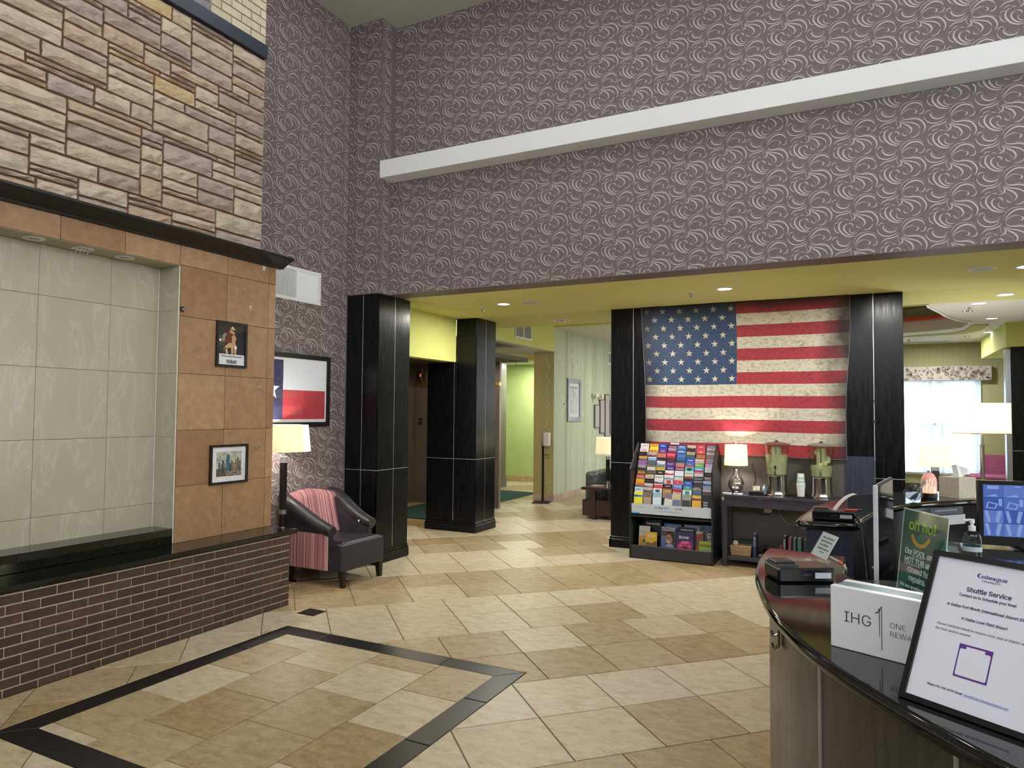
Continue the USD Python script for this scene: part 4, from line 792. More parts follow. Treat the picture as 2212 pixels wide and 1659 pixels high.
# ================================================================== LOUNGE AND HALL FURNISHINGS
XW = -5.014
hv = T('hall_vent', 'white double return vent high on the yellow green hall header', 'vent', (XW, 10.23, 2.8)); P('frame', cat_([bx(XW+.003, XW+.014, 9.92, 10.53, 2.79, 2.82), bx(XW+.003, XW+.014, 9.92, 9.945, 2.82, 3.08), bx(XW+.003, XW+.014, 10.505, 10.53, 2.82, 3.08), bx(XW+.003, XW+.014, 10.21, 10.24, 2.82, 3.08), bx(XW+.003, XW+.014, 9.92, 10.53, 3.06, 3.09)]), white_paint, hv, False); P('slats', cat_([bx(XW+.004, XW+.008, 9.95+.018*k, 9.962+.018*k, 2.82, 3.06) for k in range(31)]), plain('vent_gray', '#9a9a97', .6), hv, False, kind='stuff')
lv = T('lounge_vent', 'small framed vent high on the pale lounge wall', 'vent', (XW, 14.6, 2.65)); P('frame', mapto(prism(sbox(14.36, 2.645, 14.85, 2.925).difference(sbox(14.41, 2.69, 14.8, 2.88)), .001, .015), (XW, 0, 0), YF, ZF), white_paint, lv, False); P('grille', bx(XW+.001, XW+.006, 14.41, 14.8, 2.69, 2.88), plain('vent_gray', '#9a9a97', .6), lv, False)
gray_frame = plain('frame_gray', '#8d9196', .35, .5)
p3, ink_ = picture('framed_print', 'tall narrow grey framed print on the pale lounge wall', (XW, 12.105, 1.436), YF, .67, .803, .075, gray_frame, .05, depth=.03)
ink_('artwork', sbox(.14, .14, .53, .62), nz('pale_print', [(.35, '#c7a29c'), (.5, '#d9dde6'), (.65, '#a9b6c6')], 7, rough=.5)); ink_('artwork_band', sbox(.14, .62, .53, .66), plain('print_steel', '#9aa2ae', .5))
xl = T('emergency_light', 'twin headed white emergency light above the mirror strips', 'light', (XW, 13.64, 1.96)); P('body', rbox(XW+.001, XW+.05, 13.42, 13.86, 1.915, 2.0, .012, 2), plain('cream_plastic', '#d9d2c0', .5), xl)
for y in (13.47, 13.81): P('lamp_head', lathe([(.03, 0), (.048, .02), (.05, .05)], 0, 0, 20).apply_transform(trimesh.transformations.rotation_matrix(PI/2, (0, 1, 0))).apply_translation((XW+.05, y, 1.94)), plain('cream_plastic', '#d9d2c0', .5), xl)
mirror_m = plain('mirror_strip', '#d2c4cd', .2, .25)  # pale pink base stands in for the bright window reflected in the mirrors
for k, (a, b, c, d) in enumerate([(13.55, 13.83, 1.285, 1.76), (13.87, 14.15, 1.162, 1.875), (14.185, 14.47, 1.08, 1.992), (14.5, 14.79, 1.148, 1.86)]):
    t = T('mirror_strip', ('pinkish mirror strip on the lounge wall, first and shortest of four', 'pinkish mirror strip on the lounge wall, second of four from the left', 'pinkish mirror strip on the lounge wall, third and tallest of four', 'pinkish mirror strip on the lounge wall, last of four beside the black wall')[k], 'wall mirror', (XW, (a+b)/2, c), 'mirror strips on the lounge wall')
    P('mirror', bx(XW+.02, XW+.026, a+.012, b-.012, c+.012, d-.012), mirror_m, t, False); P('frame', mapto(prism(sbox(a, c, b, d).difference(sbox(a+.014, c+.014, b-.014, d-.014)), .001, .03), (XW, 0, 0), YF, ZF), plain('strip_edge', '#5c5357', .4), t, False)
wood_red = nz('mahogany', [(.3, '#26100c'), (.7, '#3a1a13')], 8, (1, 6, 6), rough=.28)
et = T('end_table', 'dark red wood end table by the grey leather armchair in the lounge', 'table', (-3.55, 10.22, 0))
P('tabletop', bx(-3.87, -3.25, 9.92, 10.52, .435, .475, .005), wood_red, et, False); P('apron', bx(-3.86, -3.26, 9.945, 10.5, .05, .29, .006), wood_red, et, False)
for x in (-3.68, -3.34):
    for y in (9.96, 10.44): P('leg', bx(x-.035, x+.035, y-.03, y+.03, 0, .44, .004), wood_red, et, False)
tl = T('table_lamp', 'white shaded lamp with black stem on the dark end table', 'lamp', (-3.55, 10.22, .475))
P('base', cat_([cyl(-3.55, 10.22, .475, .50, .062, 28), cyl(-3.55, 10.22, .50, .56, .034, 20)]), chrome, tl); P('stem', cyl(-3.55, 10.22, .56, .885, .031), plain('lamp_black', '#0e0e10', .25), tl); P('collar', cat_([cyl(-3.55, 10.22, .885, .94, .033), cyl(-3.55, 10.22, .94, 1.0, .01)]), plain('matte_silver', '#b9bcc0', .35, .8), tl)
P('lamp_shade', drum(-3.55, 10.22, .968, 1.222, .192, .178), shade_white, tl, True); bulb(tl, -3.55, 10.22, 1.09, 16)
tc = T('lamp_cord', 'pale lamp cord curling on the end table', 'cord', (-3.68, 10.15, .476)); P('cable', tube([(-3.61, 10.2, .479), (-3.7, 10.12, .479), (-3.79, 10.14, .479), (-3.76, 10.24, .479), (-3.64, 10.26, .479)], .004, 6), plain('cord_white', '#c8c4bb', .5), tc)
gl = nz('gray_leather', [(.3, '#2e3333'), (.6, '#4a5150'), (.75, '#666d6b')], 14, rough=.3, bump=.4, bscale=40)
sf = T('leather_armchair', 'grey leather armchair half hidden behind the black wall in the lounge', 'armchair', (-3.5, 11.0, 0))
P('seat', rbox(-3.86, -2.95, 10.62, 11.35, .13, .43, .05), gl, sf); P('backrest', rbox(-3.86, -2.95, 11.2, 11.5, .3, .84, .09), gl, sf); P('arm', rbox(-4.06, -3.84, 10.56, 11.45, .11, .65, .06), gl, sf); P('arm', rbox(-2.97, -2.75, 10.56, 11.45, .11, .65, .06), gl, sf)
for x in (-4.0, -2.82):
    for y in (10.62, 11.38): P('foot', hull([(x+a*.03, y+b*.03, .13) for a in (-1, 1) for b in (-1, 1)]+[(x+a*.02, y+b*.02, 0) for a in (-1, 1) for b in (-1, 1)]), lw, sf, False)
ss = T('sanitizer_stand', 'hand sanitizer dispenser on a black floor stand at the hall corner', 'dispenser', (-5.17, 11.3, 0))
P('base_plate', mapto(bx(-.15, .15, -.14, .14, 0, .02, .006), (-5.15, 11.29, 0), (.97, .24, 0), (-.24, .97, 0), ZF), dark_plastic, ss, False); P('pole', bx(-5.185, -5.155, 11.37, 11.395, .02, 1.07), black_plastic, ss, False); P('bracket', bx(-5.19, -5.15, 11.365, 11.4, .96, 1.07, .005), plain('bracket_dark', '#2b2c2f', .4, .6), ss, False)
P('dispenser', rbox(-5.148, -5.04, 11.32, 11.43, .995, 1.237, .02), plain('dispenser_white', '#d9d5cf', .35), ss); P('dispenser_back', bx(-5.16, -5.146, 11.315, 11.435, 1.0, 1.235, .004), plain('dispenser_gray', '#8e8b88', .4), ss, False); P('drip_tray', bx(-5.15, -5.05, 11.33, 11.42, .84, .846), black_plastic, ss, False)
carpet = nz('green_carpet', [(.35, '#173a36'), (.65, '#28564e')], 90, rough=.95, bump=.5, bscale=220)
for lb, x0, x1, y0, y1 in (('dark green entrance mat in the elevator lobby', -6.85, -5.5, 8.66, 10.14), ('dark green entrance mat in the side hall', -7.4, -5.8, 10.98, 12.64)):
    t = T('floor_mat', lb, 'mat', ((x0+x1)/2, (y0+y1)/2, 0)); P('carpet', bx(x0+.03, x1-.03, y0+.03, y1-.03, .0005, .009), carpet, t, False); P('border', prism(sbox(x0, y0, x1, y1).difference(sbox(x0+.03, y0+.03, x1-.03, y1-.03)), .0005, .006), plain('mat_rubber', '#15181a', .6), t, False)

# ================================================================== BROCHURE RACK
rack_black = nz('rack_black', [(.3, '#131316'), (.7, '#212126')], 12, (6, 6, .6), rough=.4, bump=.1, bscale=80)
RX0, RX1 = -2.365, -1.458
rk = T('brochure_rack', 'black sloped brochure rack full of leaflets below the flag', 'rack', (-1.91, 7.75, 0))
side = Polygon([(7.53, 0), (7.53, .98), (7.83, 1.262), (7.86, 1.262), (8.0, 1.1), (8.0, 0)])
for x in (RX0, RX1-.018): P('side_panel', mapto(prism(side, 0, .018), (x, 0, 0), YF, ZF, (1, 0, 0)), rack_black, rk, False)
P('back_panel', bx(RX0+.018, RX1-.018, 7.97, 7.985, .02, 1.24), rack_black, rk, False)
P('plinth', bx(RX0+.018, RX1-.018, 7.55, 7.97, 0.0, .07), rack_black, rk, False); P('front_lip', bx(RX0+.018, RX1-.018, 7.535, 7.553, .01, .145, .003), plain('rack_lip', '#2c2d33', .4), rk, False)
P('lower_shelf', bx(RX0+.018, RX1-.018, 7.553, 7.97, .085, .10), rack_black, rk, False); P('upper_shelf', bx(RX0+.018, RX1-.018, 7.54, 7.97, .455, .475), rack_black, rk, False)
NT, NC = 12, 8
TOPZ = [.725+.0475*k for k in range(NT)]; TY = [7.575+.0235*k for k in range(NT)]      # bottom tier first
LEAN = .10
for k in range(NT):
    z0, y0 = TOPZ[k]-.21, TY[k]
    P('tier_board', mapto(bx(RX0+.02, RX1-.02, 0, .16, 0, .003), (0, y0+.019, z0-.004), XF, (0, LEAN, 1), (0, 1, -LEAN)), rack_black, rk, False)
    P('tier_ledge', bx(RX0+.02, RX1-.02, y0-.002, y0+.021, z0-.005, z0-.001), rack_black, rk, False)
colw = (RX1-RX0-.05)/NC
rows = [  # top tier first: colour, second colour, title colour, title, word for the label
 [('e8d9dc', '', 'b58a90', 'TEXAS', 'pale pink'), ('f0cc3a', 'd8702c', '22201c', 'DALLAS', 'yellow'), ('2a49b4', '', 'f0f0f4', 'Plano', 'royal blue'), ('6b2b52', '', 'e2cfe0', 'GRAPEVINE', 'plum'), ('5a86c4', '22305c', 'f0f0f4', 'MESQ', 'sky blue'), ('cdb7a4', '4a2f28', '', '', 'brown and cream'), ('cf4058', '', 'f4e8ea', 'Allen', 'crimson'), ('8b8088', 'cfb9ae', '', '', 'grey mauve')],
 [('e6d5da', '', 'b58a90', 'TEXAS', 'pale pink'), ('f0cc3a', 'd8702c', '22201c', 'DALLAS', 'yellow'), ('6c2d98', '', 'e8d8f0', 'Plano', 'purple'), ('6b2b52', 'd8c8d8', 'e2cfe0', 'GRAPEVINE', 'plum'), ('5a8ccc', '22305c', 'f0f0f4', 'MESQ', 'sky blue'), ('251d4c', 'd0b050', 'd05060', '* o * o', 'dark indigo'), ('d24a54', '', 'f4e8ea', 'Allen', 'red'), ('7c747c', 'cdb8ae', '', '', 'grey mauve')],
 [('38292c', '', '', '', 'dark brown'), ('b5a7aa', '7a2f3a', '', '', 'pinkish grey'), ('c97c62', '9d4c40', '', '', 'salmon photo'), ('d02a42', '', 'f4e8ea', 'The Good', 'bright red'), ('4a78bc', '2c4468', '', '', 'blue photo'), ('4c5b50', '88b0d8', '', '', 'dark green and blue'), ('c46c38', '5a4038', '', '', 'rust orange'), ('766e7a', '', 'c8c4d0', '-----', 'slate violet')],
 [('d99c5c', '3858a0', '', '', 'tan orange'), ('5c92d2', 'e8ecf4', 'f0f4fa', 'Fort Worth', 'bright blue and white'), ('2d2138', 'a8305c', '', '', 'dark purple with pink stripe'), ('43222e', '', 'd8ccd0', '--- --', 'dark wine'), ('3c5d8c', '22344c', '', '', 'dark blue'), ('2848b4', '', 'f2f2f6', 'Tanger', 'cobalt blue'), ('cbaaa4', '6c3a38', 'f0e8e4', 'WAXAHACHIE', 'dusty pink'), ('d26e62', '58a8b8', '', '', 'coral with teal oval')],
 [('8c6cb4', 'd8683c', '', '', 'violet and orange'), ('5b5b52', '', 'c8c8be', '------', 'grey olive'), ('cdd6de', '8890a0', '', '', 'pale blue grey'), ('5c3184', '', 'e4dcf0', 'Grand P', 'violet'), ('c97d7a', '3c8890', '', '', 'rose with teal'), ('4668bc', 'c03c5c', 'e8ecf4', 'A +', 'medium blue'), ('7aab52', '', 'e8f0dc', 'WHOLE --', 'leaf green'), ('cbaacb', '8c4c90', '', '', 'lilac')],
 [('a89c94', '3a2224', '', '', 'taupe with dark arch'), ('dad6ca', '3c3a38', '', '', 'ivory'), ('d2ba4c', '2c50a0', 'a8862c', 'SIX FLAGS', 'mustard'), ('5a3086', '3040a0', 'e4dcf0', 'Tempo', 'blue violet'), ('7b3a5c', '', 'e2cfe0', 'GRAPEVINE', 'mauve'), ('5eb2b0', '2c3430', '', '', 'turquoise with dark oval'), ('4ab2da', 'c03068', 'f0f6fa', 'Southwest', 'aqua'), ('ced9da', '', '789098', '~~~~', 'pale green white')],
 [('3b352d', 'b08c30', 'e8c83c', 'DALLAS', 'dark brown with yellow title'), ('5c5147', '', 'd8d0c4', '-- --', 'umber'), ('2b2b29', '', 'e4e4e0', 'Allen', 'charcoal'), ('e5e2e2', 'b04848', '', '', 'white'), ('e7e5e8', '', '9098a4', '-------', 'plain white'), ('d9dddd', '', '3c4450', 'HISTORIC', 'greyish white'), ('daced2', 'b07858', '', '', 'pale rose'), ('2d2b2d', '', 'c8c4c0', '----', 'near black')],
 [('c13b4a', '', 'f0dce4', 'MUSEUM', 'red'), ('dccbaa', '', '74583c', 'TEXAS', 'sand'), ('e7e5e5', '', '34302e', 'DENISON', 'white'), ('e6e8ea', '7890a0', '506878', 'Ennis', 'bluish white'), ('cacace', '589ca4', '', '', 'white with teal photo'), ('1d1d23', 'b86c38', 'c84c54', 'COWTOWN', 'black with orange'), ('3d4549', '', 'b0bcc0', 'Richardson', 'dark slate'), ('35353b', 'c0bcb8', 'd8d4d0', 'FRISCO', 'black and white')],
 [('e9aa38', '3c9858', '', '', 'amber with green top'), ('1f1b19', '', 'd0ccc4', '--- ---', 'black'), ('dad6da', '586470', '', '', 'light grey'), ('c4ccdc', 'c83c3c', 'f4f0f0', '', 'pale blue with red badge'), ('d14152', '', 'f6eef0', 'DI', 'cherry red'), ('2d5eae', '', 'e8eef6', "Trinity", 'blue'), ('3b3945', 'b0a0a8', '', '', 'dusky violet'), ('b9c5d5', '3c5c98', '7c90a8', 'ART', 'powder blue')],
 [('e07d3a', '2c78a0', '9c4020', 'ARLINGTON', 'orange'), ('cac2c6', 'b04850', '505058', '-- - -', 'pinkish white'), ('c64a4a', 'dcd8dc', '', '', 'red and white'), ('2b1519', '', 'd8ccd0', 'KEVIN', 'dark maroon'), ('6b82ca', '', 'dfe6f6', 'POSSUM', 'periwinkle'), ('4172b2', '48a068', 'e4ecf4', 'Allen', 'blue with green top'), ('4a4250', 'c0a050', 'd8d0d8', 'Rolling', 'dark mauve'), ('9aa2b2', '', 'd4dce8', '-----', 'blue grey')],
 [('d5dde9', '', '3c5c98', 'Southern', 'icy blue'), ('b9b5b1', '4c4a48', '', '', 'grey photo'), ('dedada', '505058', '', '', 'white with round seal'), ('b28e5a', '7c2c28', 'e8c070', 'RAILS', 'ochre arch'), ('b1363e', 'c0a8a8', '', '', 'brick red'), ('dee2e2', '3c8c90', '303434', '', 'white with teal square'), ('4d658f', '', 'c8d4e8', '-----', 'steel blue'), ('5a4e56', 'e6dfe0', '8c3c48', 'PARIS', 'dark plum with white strip')],
 [('f1e43c', '3c98d8', '26281c', 'TRAVEL', 'yellow with blue top'), ('7c6d62', 'b09c88', '', '', 'brown photo'), ('d2e3ef', '8cc0dc', '58646c', 'RUSTIC', 'pale aqua'), ('7d7582', 'd6d2c6', '', '', 'smoky violet'), ('cabb9b', '6c7898', '6c5638', '---', 'beige'), ('8b958d', '3c443e', 'dfe4e0', '----', 'grey green'), ('e2b24a', '5c4448', '8c3020', 'DEEP OUT', 'golden'), ('26272d', '', 'e2e2e8', 'Bold\nNew\nVision', 'black')]]
ORD = ['topmost', 'second', 'third', 'fourth', 'fifth', 'sixth', 'seventh', 'eighth', 'ninth', 'tenth', 'eleventh', 'lowest']
br = random.Random(5)
def pm(h): return plain('print_'+h, '#'+h, .38, spec=.5)
for r, row in enumerate(rows):
    k = NT-1-r
    for c, (c1_, c2_, tc_, tt, word) in enumerate(row):
        x = RX0+.025+colw*(c+.5)+br.uniform(-.004, .004); top = .21+br.uniform(-.006, .005); y0, z0 = TY[k], TOPZ[k]-.21
        tilt = br.uniform(-.012, .012) if (r, c) != (11, 3) else .16
        eu = np.array([math.cos(tilt), 0, -math.sin(tilt)]); ev = np.array([math.sin(tilt), LEAN, math.cos(tilt)])
        t = T('brochure', f"{word} leaflet, {ORD[r]} rack tier, column {c+1} from the left", 'brochure', (x, y0+.008, z0), 'leaflets in the brochure rack')
        o = np.array([x, y0+.008, z0]); W = colw*.90
        P('cover', mapto(bx(-W/2, W/2, 0, top, -.006, .0), o, eu, ev, (0, -1, LEAN)), pm(c1_), t, False)
        full = r == NT-1
        if c2_:
            if br.random() < .5: q = sbox(-W/2+.002, top-.012, W/2-.002, top-.002) if not full else sbox(-W/2+.002, top-.03, W/2-.002, top-.002)
            else: q = Polygon([(-W/2+.002, top-.055), (W/2-.002, top-.05), (W/2-.002, top-.03), (W*.1, top-.036), (-W/2+.002, top-.026)])
            if full and c in (1, 3, 4, 5): q = sbox(-W/2+.006, top-.14, W/2-.006, top-.06)
            if 'oval' in word or 'seal' in word: q = affinity.scale(Point(0, top-.028).buffer(.016), 1.7, 1)
            if 'badge' in word or 'square' in word: q = sbox(-W*.25, top-.045, W*.25, top-.008)
            P('print_block', mapto(prism(q, 0, .0006), o, eu, ev, (0, -1, LEAN)), pm(c2_), t, False)
        if tt and tc_:
            ls = tt.split('\n'); hh = .013 if len(ls) == 1 else .016
            for i, s_ in enumerate(ls):
                off = .030 if len(ls) == 1 else .085+.026*i
                if full and len(ls) == 1: off = .052
                if full and len(ls) == 1: hh = .018
                P('title', text(s_, hh, o+eu*(0 if len(ls) == 1 else -W*.36)+ev*(top-off)+np.array([0, -.0008, 0]), eu, ev, .0004, 'c' if len(ls) == 1 else 'l', fit=W*.86 if len(ls) == 1 else W*.7, bold=True), pm(tc_), t, False)
bn = T('rack_banner', 'clear printed plastic banner across the front of the brochure rack', 'banner', (-1.91, 7.54, .49))
clearp = usdkit.material(stage, '/World/Looks/banner_film', {'t': ('transparent_bsdf', {'color': (.9, .93, .97)}), 'd': ('principled_bsdf', {'base_color': C('#cfd6de'), 'roughness': .25}), 'x': ('mix_closure', {'fac': .78})}, [('t.BSDF', 'x.closure1'), ('d.BSDF', 'x.closure2')], surface='x.closure')
P('film', bx(RX0+.02, RX1-.02, 7.545, 7.548, .49, .60), clearp, bn, False)
P('lettering', cat_([text('visitor', .026, (-1.985, 7.5447, .556), XF, ZF, .0005, 'r'), text('.com', .026, (-1.865, 7.5447, .556), XF, ZF, .0005, 'l')]), plain('banner_ink', '#39414c', .5), bn, False)
P('lettering', cat_([text('tips', .026, (-1.98, 7.5447, .556), XF, ZF, .0005, 'l', bold=True), text('>', .014, (-2.06, 7.5447, .528), XF, ZF, .0005, 'c')]), plain('banner_blue', '#4aa3cf', .5), bn, False)
P('small_print', cat_([text('Connecting the Places of Where you are going', .0085, (-2.04, 7.5447, .527), XF, ZF, .0004, 'l', fit=.24), text('visitortips.com', .012, (-2.29, 7.5447, .557), XF, ZF, .0004, 'l', fit=.085)]), plain('banner_small', '#6b7c94', .5), bn, False)
P('blue_corner', bx(RX0+.022, RX0+.115, 7.5442, 7.545, .49, .505), plain('banner_blue', '#4aa3cf', .5), bn, False)
tgm = T('rack_tag', 'small white tag clipped to the top edge of the rack', 'tag', (-1.93, 7.86, 1.24)); P('card', bx(-1.985, -1.89, 7.855, 7.858, 1.248, 1.266), paper, tgm, False); P('lettering', text('----------', .006, (-1.937, 7.8548, 1.254), XF, ZF, .0004, fit=.07), ink, tgm, False)
# magazines on the lower shelf
def magazine(name, label, x0, x1, y, h, col, lean=.14, cat='magazine'):
    t = T(name, label, cat, ((x0+x1)/2, y, .101), 'magazines on the lower rack shelf'); o = np.array([x0, y, .101]); ev = np.array([0, lean, 1.0]); en = (0, -1, lean)
    P('cover', mapto(bx(0, x1-x0, 0, h, -.008, 0), o, XF, ev, en), pm(col), t, False); lay = [0]
    def ink2(nm, g, m):
        lay[0] += 1; P(nm, mapto(prism(g, 0, .0005*lay[0]), o, XF, ev, en), m, t, False)
    def tx2(s_, hh, u, v, m, **kw): P('title', text(s_, hh, o+np.array([u, -.003, 0])+ev*v, XF, ev, .0005, **kw), m, t, False)
    return ink2, tx2
wht = plain('print_white2', '#ecebee', .5)
i2, t2 = magazine('magazine', 'black magazine with white script title at the back left of the shelf', -2.27, -2.085, 7.80, .29, '212226'); t2('Dallas CentreDay', .022, .09, .235, wht, italic=True, fit=.155, bold=True)
i2, t2 = magazine('magazine', 'blue magazine at the back of the shelf, left of centre', -2.055, -1.86, 7.80, .262, '4a78be'); t2('QuikTicket', .022, .1, .225, wht, italic=True, fit=.12)
i2, t2 = magazine('magazine', 'pale lavender magazine at the back of the shelf', -1.83, -1.655, 7.80, .262, 'b5bad8'); t2('PERFORMING ARTS', .018, .09, .235, plain('print_lav', '#7a84b8', .5), fit=.145); i2('mug_print', sbox(.02, .18, .06, .205), pm('7c6c68'))
i2, t2 = magazine('magazine', 'blue and grey LA magazine with a drawn smiling face at the right of the shelf', -1.645, -1.485, 7.77, .275, '5f7686')
i2('blue_head', sbox(.05, .225, .158, .272), pm('4c72b0')); i2('face_drawing', affinity.scale(Point(.115, .165).buffer(.05), .85, 1.1), pm('c9c5c0')); i2('hair_drawing', Polygon([(.075, .2), (.11, .225), (.155, .2), (.158, .13), (.148, .17), (.12, .205), (.09, .195)]), pm('2d2a2e')); i2('lips_drawing', affinity.rotate(affinity.scale(Point(.112, .135).buffer(.012), 1.6, .6), 25), pm('8c5a60')); i2('eyes_drawing', unary_union([affinity.scale(Point(.1, .172).buffer(.007), 1.6, .7), affinity.scale(Point(.135, .178).buffer(.007), 1.6, .7)]), ink); i2('shirt_drawing', Polygon([(.02, .02), (.1, .02), (.11, .11), (.07, .11)]), pm('d8d4d6')); t2('LA', .03, .024, .232, ink, bold=True)
i2, t2 = magazine('magazine', 'travel magazine with orange and red picture behind the green leaflet', -1.70, -1.60, 7.71, .215, '9a6250'); i2('red_shape', Polygon([(.01, .12), (.09, .16), (.09, .19), (.02, .16)]), pm('b8402c')); i2('white_shape', Polygon([(.01, .18), (.09, .2), (.09, .213), (.01, .213)]), pm('d5cdc8')); i2('orange_shape', sbox(.004, .004, .06, .06), pm('d8703c'))
i2, t2 = magazine('magazine', 'magazine with a smiling dark haired girl on its cover', -2.055, -1.89, 7.68, .245, '56687e')
i2('cover_background', sbox(.004, .03, .161, .2), pm('5a4a44')); i2('torn_paper', Polygon([(.004, .03), (.06, .03), (.05, .15), (.004, .14)]), pm('5f74a0')); i2('hair_print', unary_union([affinity.scale(Point(.1, .15).buffer(.05), 1, 1), Polygon([(.115, .17), (.15, .15), (.15, .08), (.13, .09)])]), pm('2f2320')); i2('face_print', affinity.rotate(affinity.scale(Point(.088, .11).buffer(.047), .82, 1.12), 8), pm('b9826a')); i2('smile_print', affinity.rotate(affinity.scale(Point(.082, .082).buffer(.014), 1.3, .5), -6), pm('f0e6e0')); i2('eyes_print', unary_union([affinity.scale(Point(.07, .125).buffer(.006), 1.6, .8), affinity.scale(Point(.105, .127).buffer(.006), 1.6, .8)]), pm('231a18')); i2('brow_print', unary_union([sbox(.058, .135, .08, .138), sbox(.096, .137, .118, .14)]), pm('231a18')); i2('collar_print', Polygon([(.05, .03), (.075, .055), (.12, .06), (.15, .03)]), pm('a9b8d8')); t2('LOCAL PROFESSIONALS', .012, .083, .224, wht, bold=True, fit=.15); t2('OPEN COLUMNS', .013, .083, .2, wht, bold=True, fit=.13)
i2, t2 = magazine('magazine', 'dark cover magazine peeking above the purple one', -1.875, -1.675, 7.69, .25, '24262c'); t2('PROFESSIONAL SERVICES', .013, .1, .215, wht, bold=True, fit=.13)
i2, t2 = magazine('magazine', 'purple magazine with a pink car and white script title', -1.878, -1.69, 7.655, .205, '3a2c62')
i2('magenta_glow', Polygon([(.004, .004), (.184, .004), (.184, .1), (.12, .12), (.05, .11), (.004, .07)]), pm('7a3a90')); i2('car_body', Polygon([(.02, .05), (.04, .09), (.06, .11), (.13, .112), (.155, .085), (.17, .05), (.15, .02), (.04, .015)]), pm('d83c78')); i2('car_windscreen', Polygon([(.05, .085), (.066, .104), (.124, .106), (.14, .084)]), pm('f07ca0')); i2('car_lights', unary_union([Point(.045, .06).buffer(.009), Point(.145, .058).buffer(.009)]), pm('f2b0b8')); i2('car_grille', sbox(.07, .03, .122, .05), pm('5a1c3c')); t2('Boomer', .03, .085, .135, wht, italic=True, bold=True, fit=.115)
i2, t2 = magazine('booklet', 'white travel booklet with yellow field behind the yellow leaflet', -2.30, -2.175, 7.66, .235, 'd3ccc6'); i2('field_print', sbox(.004, .004, .121, .13), pm('dba648')); i2('leaf_print', affinity.rotate(affinity.scale(Point(.07, .075).buffer(.02), 1.5, .8), 20), pm('5c6c3c')); t2('TRAVEL', .018, .06, .16, plain('print_gray', '#8d8890', .5), fit=.09)
i2, t2 = magazine('booklet', 'golden yellow leaflet with brown hills leaning at the lower left', -2.215, -2.085, 7.625, .18, 'e3b63f'); i2('hills_print', Polygon([(.002, .002), (.128, .002), (.128, .09), (.09, .07), (.06, .06), (.03, .075), (.002, .055)]), pm('8c6a44')); i2('label_print', sbox(.03, .125, .105, .155), pm('efd98c')); t2('Texas', .01, .066, .135, plain('print_brown', '#8c6a2c', .5))
i2, t2 = magazine('booklet', 'lime green leaflet with playful lettering at the lower right', -1.625, -1.488, 7.625, .13, 'a9c83c'); t2('Addison', .03, .07, .075, plain('print_redbrown', '#9c3a2c', .5), fit=.12, bold=True); t2('Eats', .024, .085, .03, plain('print_blue3', '#7ab4d8', .5), bold=True)

# ================================================================== CONSOLE TABLE
plum_wood = nz('plum_wood', [(.3, '#2b2530'), (.7, '#3a3341')], 8, (1, 6, 6), rough=.35)
CX0, CX1, CY0, CY1 = -1.385, -.16, 7.62, 8.0
ct = T('console_table', 'dark plum console table with lower shelf under the flag', 'table', (-.77, 7.81, 0))
P('tabletop', bx(CX0, CX1, CY0-.01, CY1, .715, .748, .004), plum_wood, ct, False)
P('apron', bx(CX0+.02, CX1-.02, CY0+.004, CY0+.024, .625, .715), plum_wood, ct, False); P('apron', bx(CX0+.02, CX1-.02, CY1-.03, CY1-.01, .625, .715), plum_wood, ct, False)
for x in (CX0+.005, CX1-.055):
    for y in (CY0, CY1-.055): P('leg', bx(x, x+.05, y, y+.05, 0, .715, .003), plum_wood, ct, False)
P('lower_shelf', bx(CX0+.03, CX1-.03, CY0+.01, CY1-.015, .065, .105, .003), plum_wood, ct, False)
P('ring_pull', tube([(-1.0+.013*math.cos(a), CY0-.013, .705+.013*math.sin(a)) for a in np.linspace(0, 2*PI, 14)], .003, 6), plain('ring_metal', '#5d5a66', .3, .8), ct); P('corner_knob', lathe([(.012, 0), (.02, .006), (.012, .014)], 0, 0, 16).apply_transform(trimesh.transformations.rotation_matrix(PI/2, (1, 0, 0))).apply_translation((CX0+.012, CY0-.008, .70)), chrome, ct)
ZT = .748
mercury = nz('mercury_glass', [(.35, '#a8a49a'), (.65, '#d6d2c8')], 60, rough=.08, metal=.9, rvar=.05)
tl = T('table_lamp', 'mercury glass gourd lamp with white shade on the console table', 'lamp', (-1.265, 7.8, ZT))
P('base', lathe([(.05, ZT), (.052, ZT+.008), (.04, ZT+.018)], -1.265, 7.8, 32), chrome, tl); P('body', lathe([(.04, ZT+.016), (.066, ZT+.04), (.083, ZT+.08), (.083, ZT+.11), (.07, ZT+.15), (.045, ZT+.19), (.03, ZT+.22), (.024, ZT+.26)], -1.265, 7.8, 40), mercury, tl)
P('neck', cat_([cyl(-1.265, 7.8, ZT+.258, ZT+.272, .026), cyl(-1.265, 7.8, ZT+.27, ZT+.31, .011)]), chrome, tl); P('lamp_shade', drum(-1.265, 7.8, 1.046, 1.268, .122, .114), shade_white, tl, True); P('finial', cat_([cyl(-1.265, 7.8, 1.05, 1.275, .003, 8), trimesh.creation.icosphere(2, .009).apply_translation((-1.265, 7.8, 1.283))]), chrome, tl)
bulb(tl, -1.265, 7.8, 1.16, 15, .03)
lc = T('lamp_cord', 'thin dark lamp cord hanging from the console lamp to the wall outlet', 'cord', (-1.11, 8.0, .9)); P('cable', tube([(-1.13, 8.024, 1.06), (-1.125, 8.024, 1.0), (-1.10, 8.024, .92), (-1.11, 8.024, .84), (-1.115, 8.024, .80)], .003, 6), plain('cord_black', '#131315', .5), lc)
